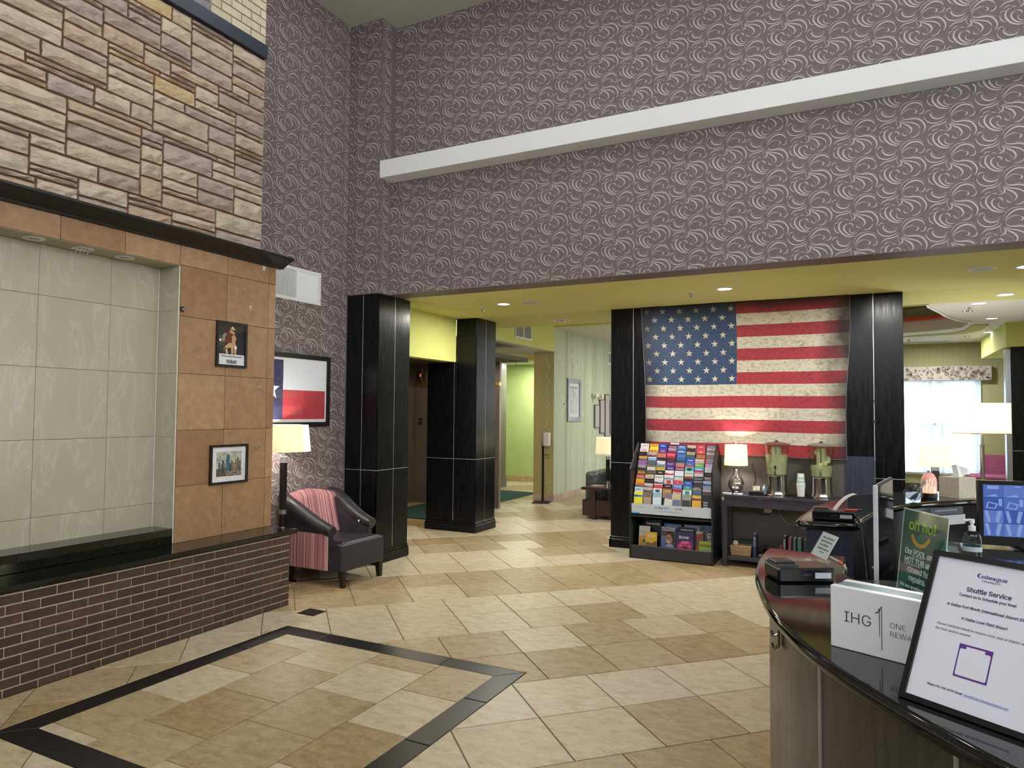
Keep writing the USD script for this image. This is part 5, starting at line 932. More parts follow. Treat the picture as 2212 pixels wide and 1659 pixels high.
ol = T('wall_outlet', 'ivory wall outlet plate behind the console table', 'outlet', (-1.08, 8.03, .79)); P('plate', rbox(-1.125, -1.05, 8.026, 8.0355, .745, .812, .003, 2), plain('ivory_plate', '#d8d2c2', .4), ol); P('sockets', cat_([bx(-1.1, -1.075, 8.0245, 8.0265, .79, .805), bx(-1.1, -1.075, 8.0245, 8.0265, .755, .77)]), plain('socket_ivory', '#b9b3a4', .4), ol, False)
juice = usdkit.material(stage, '/World/Looks/cucumber_water', {'t': ('transparent_bsdf', {'color': (.95, .96, .90)}), 'd': ('principled_bsdf', {'base_color': C('#d3d8bf'), 'roughness': .3}), 'x': ('mix_closure', {'fac': .5})}, [('t.BSDF', 'x.closure1'), ('d.BSDF', 'x.closure2')], surface='x.closure')
jug = pane_mat('clear_acrylic', '#f6f8f0', .05, .3)
steel_lathe = plain('polished_steel', '#b9b6b2', .16, 1.)
DISP = [('drink_dispenser', 'clear drink dispenser on steel base beside the console lamp', -.853, 7.79), ('drink_dispenser', 'clear drink dispenser on steel base at the right of the paper cups', -.425, 7.79)]
for kk, (nm, lb, x, y) in enumerate(DISP):
    t = T(nm, lb, 'drink dispenser', (x, y, ZT), 'drink dispensers')
    P('steel_base', lathe([(.122, ZT), (.122, ZT+.012), (.108, ZT+.022), (.1, ZT+.06), (.098, ZT+.2), (.102, ZT+.215)], x, y, 48), steel_lathe, t)
    P('jug', lathe([(.098, ZT+.217), (.102, ZT+.222), (.106, ZT+.30), (.125, ZT+.52), (.128, ZT+.525), (.124, ZT+.525), (.102, ZT+.30), (.095, ZT+.222)], x, y, 48, False), jug, t, True)
    P('flavoured_water', lathe([(.093, ZT+.222), (.101, ZT+.30), ((.113, .103)[kk], ZT+(.43, .33)[kk])], x, y, 40), juice, t, label='pale green fruit water')
    P('infuser_core', cyl(x, y, ZT+.23, ZT+.51, .045, 20), plain('fruit_core', '#cfd0b0', .5), t) ; P('ice_tube', cyl(x, y-.052, ZT+.24, ZT+.52, .006, 10), chrome, t)
    P('fruit_slices', cat_([lathe([(.022, 0), (.022, .004)], 0, 0, 14).apply_transform(trimesh.transformations.euler_matrix(R_.uniform(1, 2), R_.uniform(0, 3), 0)).apply_translation((x+.068*math.cos(a_), y+.068*math.sin(a_), ZT+.3+.02*q_)) for q_, a_ in enumerate(np.linspace(3.4, 8.6, 9))]), plain('lime_slice', '#c9cca4', .5), t, kind='stuff')
    lid_ = P('lid', lathe([(.13, ZT+.525), (.133, ZT+.53), (.133, ZT+.538), (.10, ZT+.552), (.03, ZT+.562)], x, y, 48), plain(('lid_brown', 'lid_smoke')[kk], ('#6f4a44', '#77736e')[kk], .25), t); P('lid_knob', cyl(x, y, ZT+.56, ZT+.575, .016, 16), dark_plastic, lid_)
    spg = P('spigot', [cyl(x, y-.125, ZT+.215, ZT+.262, .011, 14), tube([(x, y-.095, ZT+.25), (x, y-.135, ZT+.25)], .008, 10, False), cyl(x, y-.128, ZT+.262, ZT+.285, .006, 10)], chrome, t); P('spigot_lever', blob([(x, y-.13, ZT+.292, .009), (x, y-.135, ZT+.31, .011)]), (black_plastic, chrome)[kk], spg)
cp = T('paper_cup', 'white paper cup at the bottom of the cup tower between the dispensers', 'cup', (-.617, 7.75, ZT+.012)); ctray = T('coaster_tray', 'small black tray under the tower of cups', 'tray', (-.6, 7.76, ZT)); P('tray', rbox(-.69, -.53, 7.68, 7.83, ZT+.001, ZT+.011, .004, 2), black_plastic, ctray)
cupw, cupg = plain('cup_white', '#e3e6e2', .6), plain('cup_green', '#a9c4b6', .6)
def cup(z0, z1, r0, r1): return lathe([(r0, z0), (r1, z1), (r1+.002, z1), (r1+.002, z1-.003), (r1-.001, z1-.004)], -.617, 7.75, 28)
P('wall', cup(ZT+.012, ZT+.128, .034, .043), cupw, cp); P('rim', lathe([(.043, ZT+.126), (.0455, ZT+.129), (.043, ZT+.132)], -.617, 7.75, 28), cupw, cp)
for k in range(5):
    t = T('paper_cup', f'pale green rimmed paper cup, {("lowest", "second lowest", "middle", "fourth up", "topmost")[k]} of the upside down ones', 'cup', (-.617, 7.75, ZT+.132+.018*k), 'stacked paper cups'); z = ZT+.132+.018*k; hgt = .02 if k < 4 else .038
    P('wall', lathe([(.0415-.0016*k, z+.003), (.0395-.0016*k, z+hgt)], -.617, 7.75, 28), (cupw, cupg)[k % 2], t); P('rim', lathe([(.0405-.0016*k, z), (.043-.0016*k, z+.0025), (.0405-.0016*k, z+.005)], -.617, 7.75, 28), cupg, t)
nk = T('napkin_stack', 'pile of black folded napkins on the console table', 'napkins', (-1.05, 7.74, ZT))
for k in range(6): P('napkin', mapto(bx(-.07, .07, -.06, .06, .001, .007, .002), (-1.05+.006*math.sin(k*2), 7.73, ZT+.007*k), (math.cos(.12*math.sin(k*3)), math.sin(.12*math.sin(k*3)), .04*(k-2)*.3), (-math.sin(.12*math.sin(k*3)), math.cos(.12*math.sin(k*3)), 0), ZF), plain('napkin_black', '#141416', .8), nk, False)
for k, (x, lb) in enumerate(((-1.335, 'small white leaflet pile left of the lamp base'), (-1.225, 'small white leaflet pile right of the lamp base'))):
    t = T('leaflet_pile', lb, 'leaflets', (x, 7.67, ZT)); P('sheets', mapto(bx(-.045, .045, -.03, .03, .0005, .012, .001), (x, 7.675, ZT), (.99, .1-.15*k, 0), (-.1+.15*k, .99, 0), ZF), paper, t, False); P('top_sheet', mapto(bx(-.044, .044, -.029, .029, .012, .0132), (x+.004, 7.672, ZT), (.98, .17, 0), (-.17, .98, 0), ZF), plain('sheet_blue', '#c9ccd6', .6), t, False)
sb = T('small_bottle', 'small clear bottle with blue label behind the first dispenser', 'bottle', (-.985, 7.85, ZT)); P('bottle', lathe([(.016, ZT), (.017, ZT+.07), (.008, ZT+.085), (.008, ZT+.1)], -.985, 7.85, 20), plain('bottle_white', '#c9d5dc', .3), sb); P('label', lathe([(.0175, ZT+.02), (.0175, ZT+.06)], -.985, 7.85, 20, False), plain('label_blue', '#7fa8c4', .5), sb)
# lower shelf
ZS = .105
bk = T('basket', 'tan woven basket on the lower console shelf', 'basket', (-1.2, 7.76, ZS)); rim = lambda h, w_, d_: [(-1.205+sx*w_, 7.76+sy*d_, h) for sx, sy in ((-1, -1), (1, -1), (1, 1), (-1, 1))]
wick = nz('basket_weave', [(.4, '#a08360'), (.6, '#c4a47c')], 60, (1, 1, 3), rough=.8, bump=.6, bscale=120)
P('body', hull(rim(ZS+.001, .092, .075)+rim(ZS+.10, .102, .085)), wick, bk, False); P('weave_bands', cat_([cat_([tube([rim(z, .0935+.1*(z-ZS), .0765+.1*(z-ZS))[a_], rim(z, .0935+.1*(z-ZS), .0765+.1*(z-ZS))[(a_+1) % 4]], .004, 6, False) for a_ in range(4)]) for z in np.linspace(ZS+.008, ZS+.098, 9)]), wick, bk, kind='stuff')
fb = T('basket_ball', 'pale round ball resting in the basket', 'ornament', (-1.26, 7.74, ZS+.1)); P('ball', trimesh.creation.icosphere(3, .028).apply_translation((-1.262, 7.725, ZS+.125)), plain('ball_pale', '#cbb49c', .6), fb); P('knot', trimesh.creation.icosphere(1, .006).apply_translation((-1.25, 7.70, ZS+.14)), plain('ball_knot', '#a08c74', .7), fb)
def book(x0, x1, y0, y1, h, col, lb, tilt=0., title=None, z=ZS, tcol='#d8d4c8'):
    t = T('book', lb, 'book', ((x0+x1)/2, (y0+y1)/2, z), 'books on the lower console shelf'); o = (x0, y0, z+.0005); eu, ev = np.array([math.cos(tilt), 0, -math.sin(tilt)]), np.array([math.sin(tilt), 0, math.cos(tilt)]); w_, d_ = x1-x0, y1-y0; en = (0, -1, 0)
    P('cover', mapto(cat_([bx(0, .003, 0, h, -d_, 0), bx(w_-.003, w_, 0, h, -d_, 0), bx(0, w_, 0, h, -.004, 0, .001)]), o, eu, ev, en), pm(col), t, False); P('pages', mapto(bx(.003, w_-.003, .004, h-.004, -d_+.004, -.004), o, eu, ev, en), plain('pages', '#cfc6b2', .8), t, False)
    if title: P('spine_title', text(title, w_*.45, np.array(o)+eu*w_*.3+ev*h*.88+np.array([0, -.0006, 0]), -ev, eu, .0004, 'l', fit=h*.6), plain('spine_'+tcol[1:], tcol, .5), t, False)
book(-1.085, -1.05, 7.70, 7.86, .235, '24304e', 'tall blue book beside the plant, left end of the shelf', 0, 'BIOLOGY')
book(-.795, -.757, 7.72, 7.88, .235, '17171b', 'black book with white spine title, first of the right hand row', .0, 'Southern', tcol='#d8d4d0'); book(-.745, -.712, 7.72, 7.88, .222, '6c3a48', 'dull red book, second of the right hand row', .03); book(-.70, -.668, 7.72, 7.88, .22, '38524f', 'dark teal book, third of the right hand row', .02); book(-.655, -.615, 7.72, 7.88, .222, '2f5a50', 'green book, fourth of the right hand row', .01); book(-.59, -.52, 7.72, 7.88, .215, '25282c', 'thick charcoal book at the right end of the row', 0, 'TEXAS')
t = T('book', 'dark book lying flat on the shelf behind the basket', 'book', (-1.17, 7.9, ZS), 'books on the lower console shelf'); P('cover', cat_([bx(-1.27, -1.1, 7.86, 7.96, ZS+.001, ZS+.004), bx(-1.27, -1.1, 7.86, 7.96, ZS+.045, ZS+.049), bx(-1.27, -1.1, 7.86, 7.863, ZS+.001, ZS+.049)]), pm('22282a'), t, False); P('pages', bx(-1.265, -1.105, 7.864, 7.955, ZS+.004, ZS+.045), plain('pages', '#cfc6b2', .8), t, False)
t = T('book', 'grey green book lying flat on top of the dark one', 'book', (-1.17, 7.9, ZS+.05), 'books on the lower console shelf'); P('cover', cat_([bx(-1.26, -1.09, 7.865, 7.955, ZS+.05, ZS+.053), bx(-1.26, -1.09, 7.865, 7.955, ZS+.135, ZS+.139), bx(-1.26, -1.09, 7.865, 7.868, ZS+.05, ZS+.139)]), pm('3a4744'), t, False); P('pages', bx(-1.255, -1.095, 7.869, 7.95, ZS+.053, ZS+.135), plain('pages', '#cfc6b2', .8), t, False)
t = T('book', 'small red book leaning beside the plant', 'book', (-.85, 7.74, ZS), 'books on the lower console shelf'); P('cover', mapto(bx(0, .06, 0, .16, -.03, 0, .002), (-.87, 7.75, ZS+.001), (.94, 0, -.34), (.34, 0, .94), (0, -1, 0)), pm('8c2c20'), t, False); P('pages', mapto(bx(.06, .063, .004, .156, -.028, -.002), (-.87, 7.75, ZS+.001), (.94, 0, -.34), (.34, 0, .94), (0, -1, 0)), plain('pages', '#cfc6b2', .8), t, False)
pl = T('potted_plant', 'small dark leafy plant with red tips on the lower console shelf', 'plant', (-.95, 7.8, ZS)); P('pot', lathe([(.035, ZS), (.05, ZS+.07), (.047, ZS+.07), (.04, ZS+.06)], -.95, 7.8, 24), plain('pot_black', '#1b1b1d', .5), pl)
pr = random.Random(9)
for k in range(34):
    a_, el, L = pr.uniform(0, 2*PI), pr.uniform(.1, 1.2), pr.uniform(.06, .12); d_ = np.array([math.cos(a_)*math.cos(el)*1.2, math.sin(a_)*math.cos(el)*.5, math.sin(el)]); b_ = np.array([-.95, 7.8, ZS+.08]); s_ = np.cross(d_, ZF); s_ = s_/np.linalg.norm(s_)*.018; m_ = b_+d_*L*.55+np.array([0, 0, .006]); e_ = b_+d_*L-np.array([0, 0, .02])
    P('leaf', TM([b_, m_+s_, e_, m_-s_, m_+np.array([0, 0, .004])], [(0, 1, 4), (1, 2, 4), (2, 3, 4), (3, 0, 4)]), plain('leaf_dark', '#33452c', .5) if k % 5 else plain('leaf_red', '#8a3a2a', .5), pl, False)
kn = T('wooden_ornament', 'dark turned wooden ornament lying at the front of the shelf', 'ornament', (-.93, 7.68, ZS)); P('body', tube([(-1.0, 7.66, ZS+.03), (-.93, 7.665, ZS+.055), (-.86, 7.67, ZS+.085)], [.012, .018, .011], 12), plain('ornament_wood', '#2a2420', .4), kn); P('tip', trimesh.creation.icosphere(2, .016).apply_translation((-1.005, 7.66, ZS+.028)), plain('ornament_tip', '#6d665e', .4), kn)
o2 = T('wall_outlet', 'outlet with plugs below the console apron', 'outlet', (-.97, 8.03, .56)); P('plate', rbox(-1.01, -.93, 8.026, 8.0355, .53, .61, .003, 2), plain('ivory_plate', '#d8d2c2', .4), o2); P('plug', cat_([rbox(-.985, -.955, 7.99, 8.026, .545, .575, .006, 2), rbox(-.955, -.93, 7.99, 8.026, .56, .59, .006, 2)]), plain('plug_white', '#c6c3bd', .4), o2)
for nm, lb, pts, m_ in (('power_cord', 'black cord looping below the console apron', [(-1.19, 8.02, .63), (-1.13, 8.0, .56), (-1.03, 7.99, .51), (-.93, 7.99, .54), (-.90, 8.0, .63)], 'cord_black'), ('power_cord', 'pale cord draping from the outlet across to the right', [(-.93, 8.0, .57), (-.88, 8.0, .62), (-.84, 8.0, .52), (-.78, 8.0, .44), (-.68, 8.0, .42), (-.58, 8.0, .44), (-.45, 8.0, .47)], 'cord_pale')):
    t = T(nm, lb, 'cord', pts[0]); P('cable', tube(pts, .0035, 6), plain(m_, '#131315' if 'black' in m_ else '#8d8a90', .5), t)

# ================================================================== FRONT DESK, NEAR PART
ZD = 1.07
outer = [(-.362, 2.95), (-.366, 2.80), (-.36, 2.66), (-.337, 2.44), (-.29, 2.206), (-.237, 2.007), (-.182, 1.862), (-.134, 1.753), (-.075, 1.645), (-.012, 1.548), (.05, 1.462), (.108, 1.388), (.184, 1.300), (.30, 1.19), (.48, 1.05), (.75, .91), (1.1, .80), (1.7, .72)]
oc = smooth_path(np.array(outer), 5)
def offset(c, d):
    t = np.gradient(c, axis=0); t /= np.linalg.norm(t, axis=1, keepdims=True); return c+d*np.stack([-t[:, 1], t[:, 0]], 1)
desk_wood = nz('desk_wood', [(.3, '#4a4945'), (.7, '#5c5a55')], 8, (6, 6, .4), rough=.3, detail=5, bump=.03, bscale=70, metal=.55, spec=.5, rvar=.05)
desk = T('reception_desk', 'curved dark reception desk with polished black granite top at the right', 'desk', (0, 2.2, 0))
top = Polygon(list(map(tuple, oc))+[(1.7, 2.57), (.05, 2.575), (-.03, 2.535), (-.068, 2.575), (-.073, 2.72), (-.075, 2.90)])
P('countertop', prism(top.buffer(-.012), ZD-.035, ZD), granite, desk, False)
edge = np.vstack([oc, [(1.7, 2.57), (.05, 2.575), (-.03, 2.535), (-.068, 2.575), (-.073, 2.72), (-.075, 2.90)], oc[:1]])
P('bullnose_edge', tube(np.column_stack([offset(oc, .0175), np.full(len(oc), ZD-.0175)]), .0175, 14, False), granite, desk, True)
P('bullnose_edge', tube([(-.345, 2.945, ZD-.0175), (-.2, 2.922, ZD-.0175), (-.085, 2.903, ZD-.0175), (-.085, 2.75, ZD-.0175), (-.083, 2.60, ZD-.0175)], .0175, 14, False), granite, desk, True)
wi, wo = offset(oc, .045), offset(oc, .06)
def arc_panel(c, d0, d1, i0, i1, z0, z1):
    a, b = offset(c, d0)[i0:i1+1], offset(c, d1)[i0:i1+1]; return prism(Polygon(list(map(tuple, a))+list(map(tuple, b[::-1]))), z0, z1)
P('body', arc_panel(oc, .062, .14, 0, len(oc)-1, 0, ZD-.036), black_wood, desk, True)
sx = [0]+[int(np.argmin(np.linalg.norm(wi-np.array(p), axis=1))) for p in ((-.112, 1.80), (.125, 1.43), (.62, 1.03))]+[len(oc)-1]
for a, b in zip(sx, sx[1:]): P('front_panel', arc_panel(oc, .045, .062, a, b, .10, ZD-.036), desk_wood, desk, 40)
for i in sx[1:-1]: P('seam_strip', cyl(*offset(oc, .0435)[i], .1, ZD-.037, .0045, 8), silver, desk)
P('kick_plate', arc_panel(oc, .08, .09, 0, len(oc)-1, 0, .1), black_plastic, desk, True)
P('end_panel', mapto(bx(0, .22, .0, ZD-.036, -.02, 0), (-.315, 2.925, 0), (.99, -.13, 0), ZF, (.13, .99, 0)), black_wood, desk, False)
hk = T('purse_hook', 'small chrome double hook on the front of the reception desk', 'hook', (-.23, 2.12, .95)); ho = np.array([offset(oc, .045)[int(np.argmin(np.abs(oc[:, 1]-2.12)))][0]-.001, 2.12, .96])
P('plate', rbox(ho[0]-.006, ho[0], ho[1]-.012, ho[1]+.012, .945, .995, .0025, 2), plain('hook_nickel', '#9a9288', .25, .9), hk); P('hook', [tube([ho+(-.004, 0, .02), ho+(-.018, -.002, .015), ho+(-.022, -.004, .028)], .004, 8), tube([ho+(-.004, 0, -.01), ho+(-.016, 0, -.022), ho+(-.022, 0, -.006)], .004, 8)], plain('hook_nickel', '#9a9288', .25, .9), hk)
# leaflet box with the loyalty programme lettering
bu = np.array([.925, -.38, 0]); bv = np.array([.38, .925, 0]); bo = np.array([-.081, 1.781, ZD+.0005])
ih = T('leaflet_box', 'white countertop display box with thin grey lettering and a teal stripe on top', 'box', bo)
white_gloss = plain('white_acrylic', '#e4e4ea', .25)
P('front_panel', mapto(bx(0, .27, 0, .138, -.02, 0, .0015), bo, bu, ZF, -bv), white_gloss, ih, False); P('rear_panel', mapto(bx(0, .27, 0, .138, -.088, -.066, .0015), bo, bu, ZF, -bv), white_gloss, ih, False); P('teal_stripe', mapto(bx(.003, .267, .0, .1365, -.066, -.02), bo, bu, ZF, -bv), plain('teal', '#2f6474', .35), ih, False)
gray_ink = plain('gray_ink', '#3a2f3a', .5)
def onbox(g, m, nm='lettering'): P(nm, mapto(prism(g, .0, .0006), bo-bv*.0002, bu, ZF, -bv), m, ih, False)
onbox(affinity.translate(glyphs('IHG', .0235, thin=.018), .030, .062), gray_ink)
onbox(unary_union([sbox(.1115, .018, .1127, .112), sbox(.1070, .045, .1080, .106), LineString([(.1115, .1115), (.108, .100), (.104, .0965), (.0985, .0945)]).buffer(.0006), LineString([(.107, .106), (.105, .099), (.0985, .0945)]).buffer(.0006)]), gray_ink, 'line_emblem')
onbox(affinity.translate(glyphs('ONE', .0115, thin=.032), .128, .070), gray_ink); onbox(affinity.translate(glyphs('REWARDS', .0115, thin=.032), .128, .0515), gray_ink)
# framed shuttle notice
fe = np.array([.844, -.537, 0]); fv = np.array([.068, .106, .249]); fv = fv/np.linalg.norm(fv); fn = np.cross(fe, fv); fo = np.array([.051, 1.525, ZD+.004])
fr = T('framed_notice', 'black framed shuttle service notice leaning on the desk in the foreground', 'sign', fo)
FW, FH = .221, .288
P('frame', mapto(prism(sbox(-.004, -.004, FW, FH).difference(sbox(.0065, .0065, FW-.0105, FH-.0105)), -.012, .004), fo, fe, fv, fn), frame_black, fr, False)
P('sheet', mapto(prism(sbox(.0, .0, FW-.004, FH-.004), -.003, -.001), fo, fe, fv, fn), plain('notice_paper', '#dfe0ee', .5), fr, False); P('easel_back', mapto(prism(Polygon([(.07, .2), (.14, .2), (.15, .0), (.06, .0)]), 0, .004), fo-fn*.013, fe, fv-fn*.0, fn), frame_black, fr, False)
navy_ink, purple, link = plain('navy_ink', '#2b2844', .6), plain('purple_ink', '#5b2f86', .6), plain('link_blue', '#3d62b8', .6)
def note(s_, v, u0, u1, m, h, align='c', nm='lettering', **kw):
    g = glyphs(s_, h, **kw); a, _, b, _ = g.bounds; g = affinity.scale(g, (u1-u0)/(b-a), 1, origin=(0, 0)); a = g.bounds[0]
    P(nm, mapto(prism(affinity.translate(g, u0-a, v).simplify(h*.01), -.001, -.0006), fo, fe, fv, fn), m, fr, False)
note('olleague', .2495, .0875, .131, purple, .0065, nm='logo', bold=True); P('logo', mapto(prism(Point(.0845, .2535).buffer(.0042).difference(Point(.0862, .2535).buffer(.003)), -.001, -.0006), fo, fe, fv, fn), purple, fr, False); note('TRANZIT', .2425, .089, .122, navy_ink, .0036, nm='logo', italic=True)
note('Shuttle Service', .2195, .068, .143, navy_ink, .0082, bold=True, serif=True); note('Contact us to Schedule your time!', .209, .058, .153, navy_ink, .0048, bold=True, serif=True)
note('Dallas Fort Worth International Airport (DFW)', .187, .047, .180, navy_ink, .0048, bold=True, serif=True, italic=True); note('Dallas Love Field Airport', .1655, .077, .147, navy_ink, .0048, bold=True, serif=True, italic=True)
for u, v in ((.0425, .1892), (.0725, .1678)): P('bullet', mapto(prism(unary_union([affinity.rotate(sbox(u-.0019, v-.0019, u+.0019, v+.0019), 45).difference(affinity.rotate(sbox(u-.001, v-.001, u+.001, v+.001), 45))]), -.001, -.0006), fo, fe, fv, fn), navy_ink, fr, False)
note('Please call/text/ email to reserve your seat or inquire with', .147, .030, .183, plain('notice_gray', '#55546a', .6), .0042, serif=True, italic=True); note('the front desk to reserve', .1375, .030, .092, plain('notice_gray', '#55546a', .6), .0042, serif=True, italic=True)
P('purple_panel', mapto(prism(sbox(.0775, .0625, .1335, .1225), -.001, -.0007), fo, fe, fv, fn), purple, fr, False); P('white_panel', mapto(prism(sbox(.083, .069, .128, .111).buffer(.003).union(sbox(.09, .108, .121, .119)), -.0007, -.0004), fo, fe, fv, fn), plain('notice_paper', '#dfe0ee', .5), fr, False)
note('Phone: 972-968-8759 | Email:', .034, .039, .100, navy_ink, .0036, bold=True, serif=True); note('frankllin@colleaguetranzit.com', .034, .1025, .173, link, .0036); P('underline', mapto(prism(sbox(.1025, .0328, .173, .0332), -.001, -.0006), fo, fe, fv, fn), link, fr, False)
# green notice in a clear stand
ge = np.array([.473, -.881, 0]); gv = np.array([.0264, .0142, .262]); GH = np.linalg.norm(gv); gv = gv/GH; go = np.array([.0643, 2.2905, ZD+.0035]); gn = np.cross(ge, gv)
gs = T('clear_sign_stand', 'green oh no pool closed notice in a clear stand behind the white box', 'sign', go)
P('sheet', mapto(prism(sbox(.0035, 0, .1965, GH-.004), -.002, -.001), go, ge, gv, gn), plain('sign_green', '#1f5a4b', .45), gs, False); P('clear_holder', mapto(prism(sbox(0, -.002, .2, GH), .0, .0018), go, ge, gv, gn), pane_mat('clear_acrylic2', '#f6fbfb', .03), gs, False)
P('white_edge', mapto(prism(sbox(0, -.002, .2, GH).difference(sbox(.0035, .003, .1965, GH-.0035)), -.0022, -.0004), go, ge, gv, gn), plain('holder_edge', '#c5d2d2', .25), gs, False); P('back_leg', mapto(prism(sbox(.05, 0, .17, GH*.75), -.05, -.048), go, ge, gv, gn), pane_mat('clear_acrylic2', '#f6fbfb', .03), gs, False)
def gp(nm, g, m, lay=1): P(nm, mapto(prism(g.intersection(sbox(.0035, .0, .1965, GH-.0035)), -.001, -.001+.0003*lay), go, ge, gv, gn), m, gs, False)
gp('light_chevron', unary_union([Polygon([(.0, .05), (.12, .27), (.16, .27), (.0, -.02)]), Polygon([(.09, .0), (.2, .2), (.2, .12), (.13, .0)])]), plain('sign_green2', '#2f6c5a', .45)); gp('pale_chevron', Polygon([(.15, .12), (.2, .22), (.2, .16), (.16, .08)]), plain('sign_green3', '#4a8a70', .45))
lime, gold = plain('lime_print', '#a9cc3a', .5), plain('gold_print', '#e0a42c', .5)
def gt(s_, h, v, u0, u1, m, **kw):
    g = glyphs(s_, h, **kw); a, _, b, _ = g.bounds; g = affinity.translate(affinity.scale(g, (u1-u0)/(b-a), 1, origin=(0, 0)), 0, v); gp('lettering', affinity.translate(g, u0-g.bounds[0], 0), m, 2)
gt('oh no!', .0285, .208, .032, .150, lime, bold=True)
arcp = [(.088+.042*math.cos(a), .211+.042*math.sin(a)) for a in np.linspace(PI*1.13, PI*1.87, 16)]; gp('smile_mark', LineString(arcp).buffer(.0052, cap_style=2), gold, 2)
gt('Our POOL and', .0155, .140, .024, .157, wht, bold=True); gt('HOT TUB are', .0155, .116, .026, .150, wht, bold=True); gt('closed for', .0155, .092, .042, .143, wht, bold=True); gt('repairs.', .0155, .069, .052, .128, wht, bold=True); gt('We are working hard to', .0095, .048, .014, .165, wht, bold=True); gt('get it fixed ASAP! We', .0095, .032, .014, .16, wht, bold=True); gt('thank you for patience', .0095, .016, .016, .16, wht, bold=True)
gp('underline', sbox(.06, .136, .107, .1375), wht, 2); gp('underline', sbox(.026, .112, .104, .1135), wht, 2)
# card terminal and the tilted card sign on the tongue of the desk
def terminal(lb, o, eu, W, D):
    t = T('card_terminal', lb, 'card terminal', o, 'card terminals'); ev = np.array([-eu[1], eu[0], 0]); o = np.array(o)+np.array([0, 0, .0005]); f = (o, eu, ev, ZF)
    P('body', mapto(bx(0, W, 0, D, 0, .046, .006), *f), plain('terminal_black', '#0e0e11', .22), t, False); P('slot', mapto(bx(W*.42, W*.58, -.0008, .001, .024, .027), *f), plain('slot_gray', '#4a4b50', .4), t, False); P('label', mapto(bx(W*.64, W*.92, -.0008, .0005, .014, .032), *f), plain('label_gray', '#b9bac4', .5), t, False)
    P('raised_deck', mapto(bx(W*.05, W*.40, D*.35, D*.95, .046, .058, .004), *f), black_plastic, t, False); P('deck_frame', mapto(prism(sbox(W*.02, D*.3, W*.44, D*.99).difference(sbox(W*.06, D*.36, W*.41, D*.94)), .046, .05), *f), plain('slot_gray', '#4a4b50', .4), t, False); return f
e1 = np.array([.875, .484, 0]); f1 = terminal('black card terminal box on the near end of the desk below the card sign', (-.254, 2.35, ZD), e1, .182, .115)
pn = T('pen', 'grey and red pen pointing off the near card terminal', 'pen', (-.09, 2.50, ZD+.047)); P('barrel', tube([(-.115, 2.575, ZD+.052), (-.085, 2.50, ZD+.053)], .006, 10, False), plain('pen_gray', '#7a7c84', .35), pn); P('tip', tube([(-.085, 2.50, ZD+.053), (-.072, 2.468, ZD+.052)], [.006, .0015], 10, False), plain('pen_red', '#c0442c', .4), pn)
cs = T('card_sign', 'small clear tilted sign with a white price card on the desk end', 'sign', (-.19, 2.85, ZD)); q0 = np.array([-.194, 2.857, 1.08]); qe = np.array([.457, -.889, 0]); qv = np.array([.45, .23, .865]); qv = qv-qe*(qv@qe); qv /= np.linalg.norm(qv); qn = np.cross(qe, qv)
P('card', mapto(bx(0, .122, 0, .094, -.001, 0), q0, qe, qv, qn), paper, cs, False); P('clear_cover', mapto(bx(-.003, .125, -.003, .097, .0015, .0025), q0, qe, qv, qn), pane_mat('clear_acrylic2', '#f6fbfb', .03), cs, False); P('stand', mapto(bx(0, .122, -.003, .0, -.001, .05), q0-np.array([0, 0, .006]), qe, qn, (0, 0, 1)) if False else bx(-.21, -.12, 2.74, 2.85, ZD+.0005, ZD+.0025), pane_mat('clear_acrylic2', '#f6fbfb', .03), cs, False)
for i, (s_, u0, u1) in enumerate((('There is a $50.00 Per', .018, .105), ('Night Hold Placed on', .02, .102), ('Every Credit Card', .022, .09), ('Presented at Check-in!', .02, .106))):
    g = glyphs(s_, .0075); a, _, b, _ = g.bounds; g = affinity.scale(g, (u1-u0)/(b-a), 1, origin=(0, 0)); P('lettering', mapto(prism(affinity.translate(g, u0-g.bounds[0], .073-.0145*i), 0, .0005), q0, qe, qv, qn), ink, cs, False)
P('lettering', mapto(prism(affinity.translate(glyphs('management', .004), .05, .019), 0, .0005), q0, qe, qv, qn), plain('gray_ink2', '#6b6b74', .5), cs, False)

# ================================================================== DESK, BACK PARTS
black_top = nz('black_worktop', [(.4, '#08090b'), (.7, '#14161a')], 80, rough=.07)
ws = T('work_counter', 'glossy black work counter behind the front desk under the monitor', 'desk', (.8, 3.1, 0)); P('worktop', bx(.165, 1.7, 2.62, 3.93, .965, 1.0, .006), black_top, ws, False); P('cabinet', bx(.2, 1.66, 2.64, 3.9, 0, .965), black_wood, ws, False)
out2 = smooth_path(np.array([(-.318, 3.76), (-.30, 4.05), (-.245, 4.5), (-.13, 4.95), (.06, 5.33), (.34, 5.64), (.72, 5.86), (1.2, 5.98), (1.8, 6.0)]), 5)
in2 = smooth_path(np.array([(-.046, 3.79), (-.04, 3.99), (.045, 4.426), (.137, 4.65), (.281, 4.935), (.473, 5.15), (.618, 5.291), (1.0, 5.47), (1.8, 5.56)]), 5)
fd = T('reception_desk', 'far curved black granite transaction ledge of the reception desk', 'desk', (0, 4.6, 0)); ring2 = Polygon(list(map(tuple, out2))+list(map(tuple, in2[::-1])))
P('countertop', prism(ring2.buffer(-.008), ZD-.035, ZD), granite, fd, False); P('bullnose_edge', tube(np.column_stack([np.vstack([out2[::-1][:-1]*1.0, [(-.30, 3.765), (-.062, 3.795)], in2[1:]]), np.full(len(out2)+len(in2), ZD-.0175)]), .0175, 12, False), granite, fd, True)
P('body', prism(Polygon(list(map(tuple, offset(out2, -.05)[2:]))+list(map(tuple, offset(out2, -.17)[2:][::-1]))), 0, ZD-.036), black_wood, fd, True)
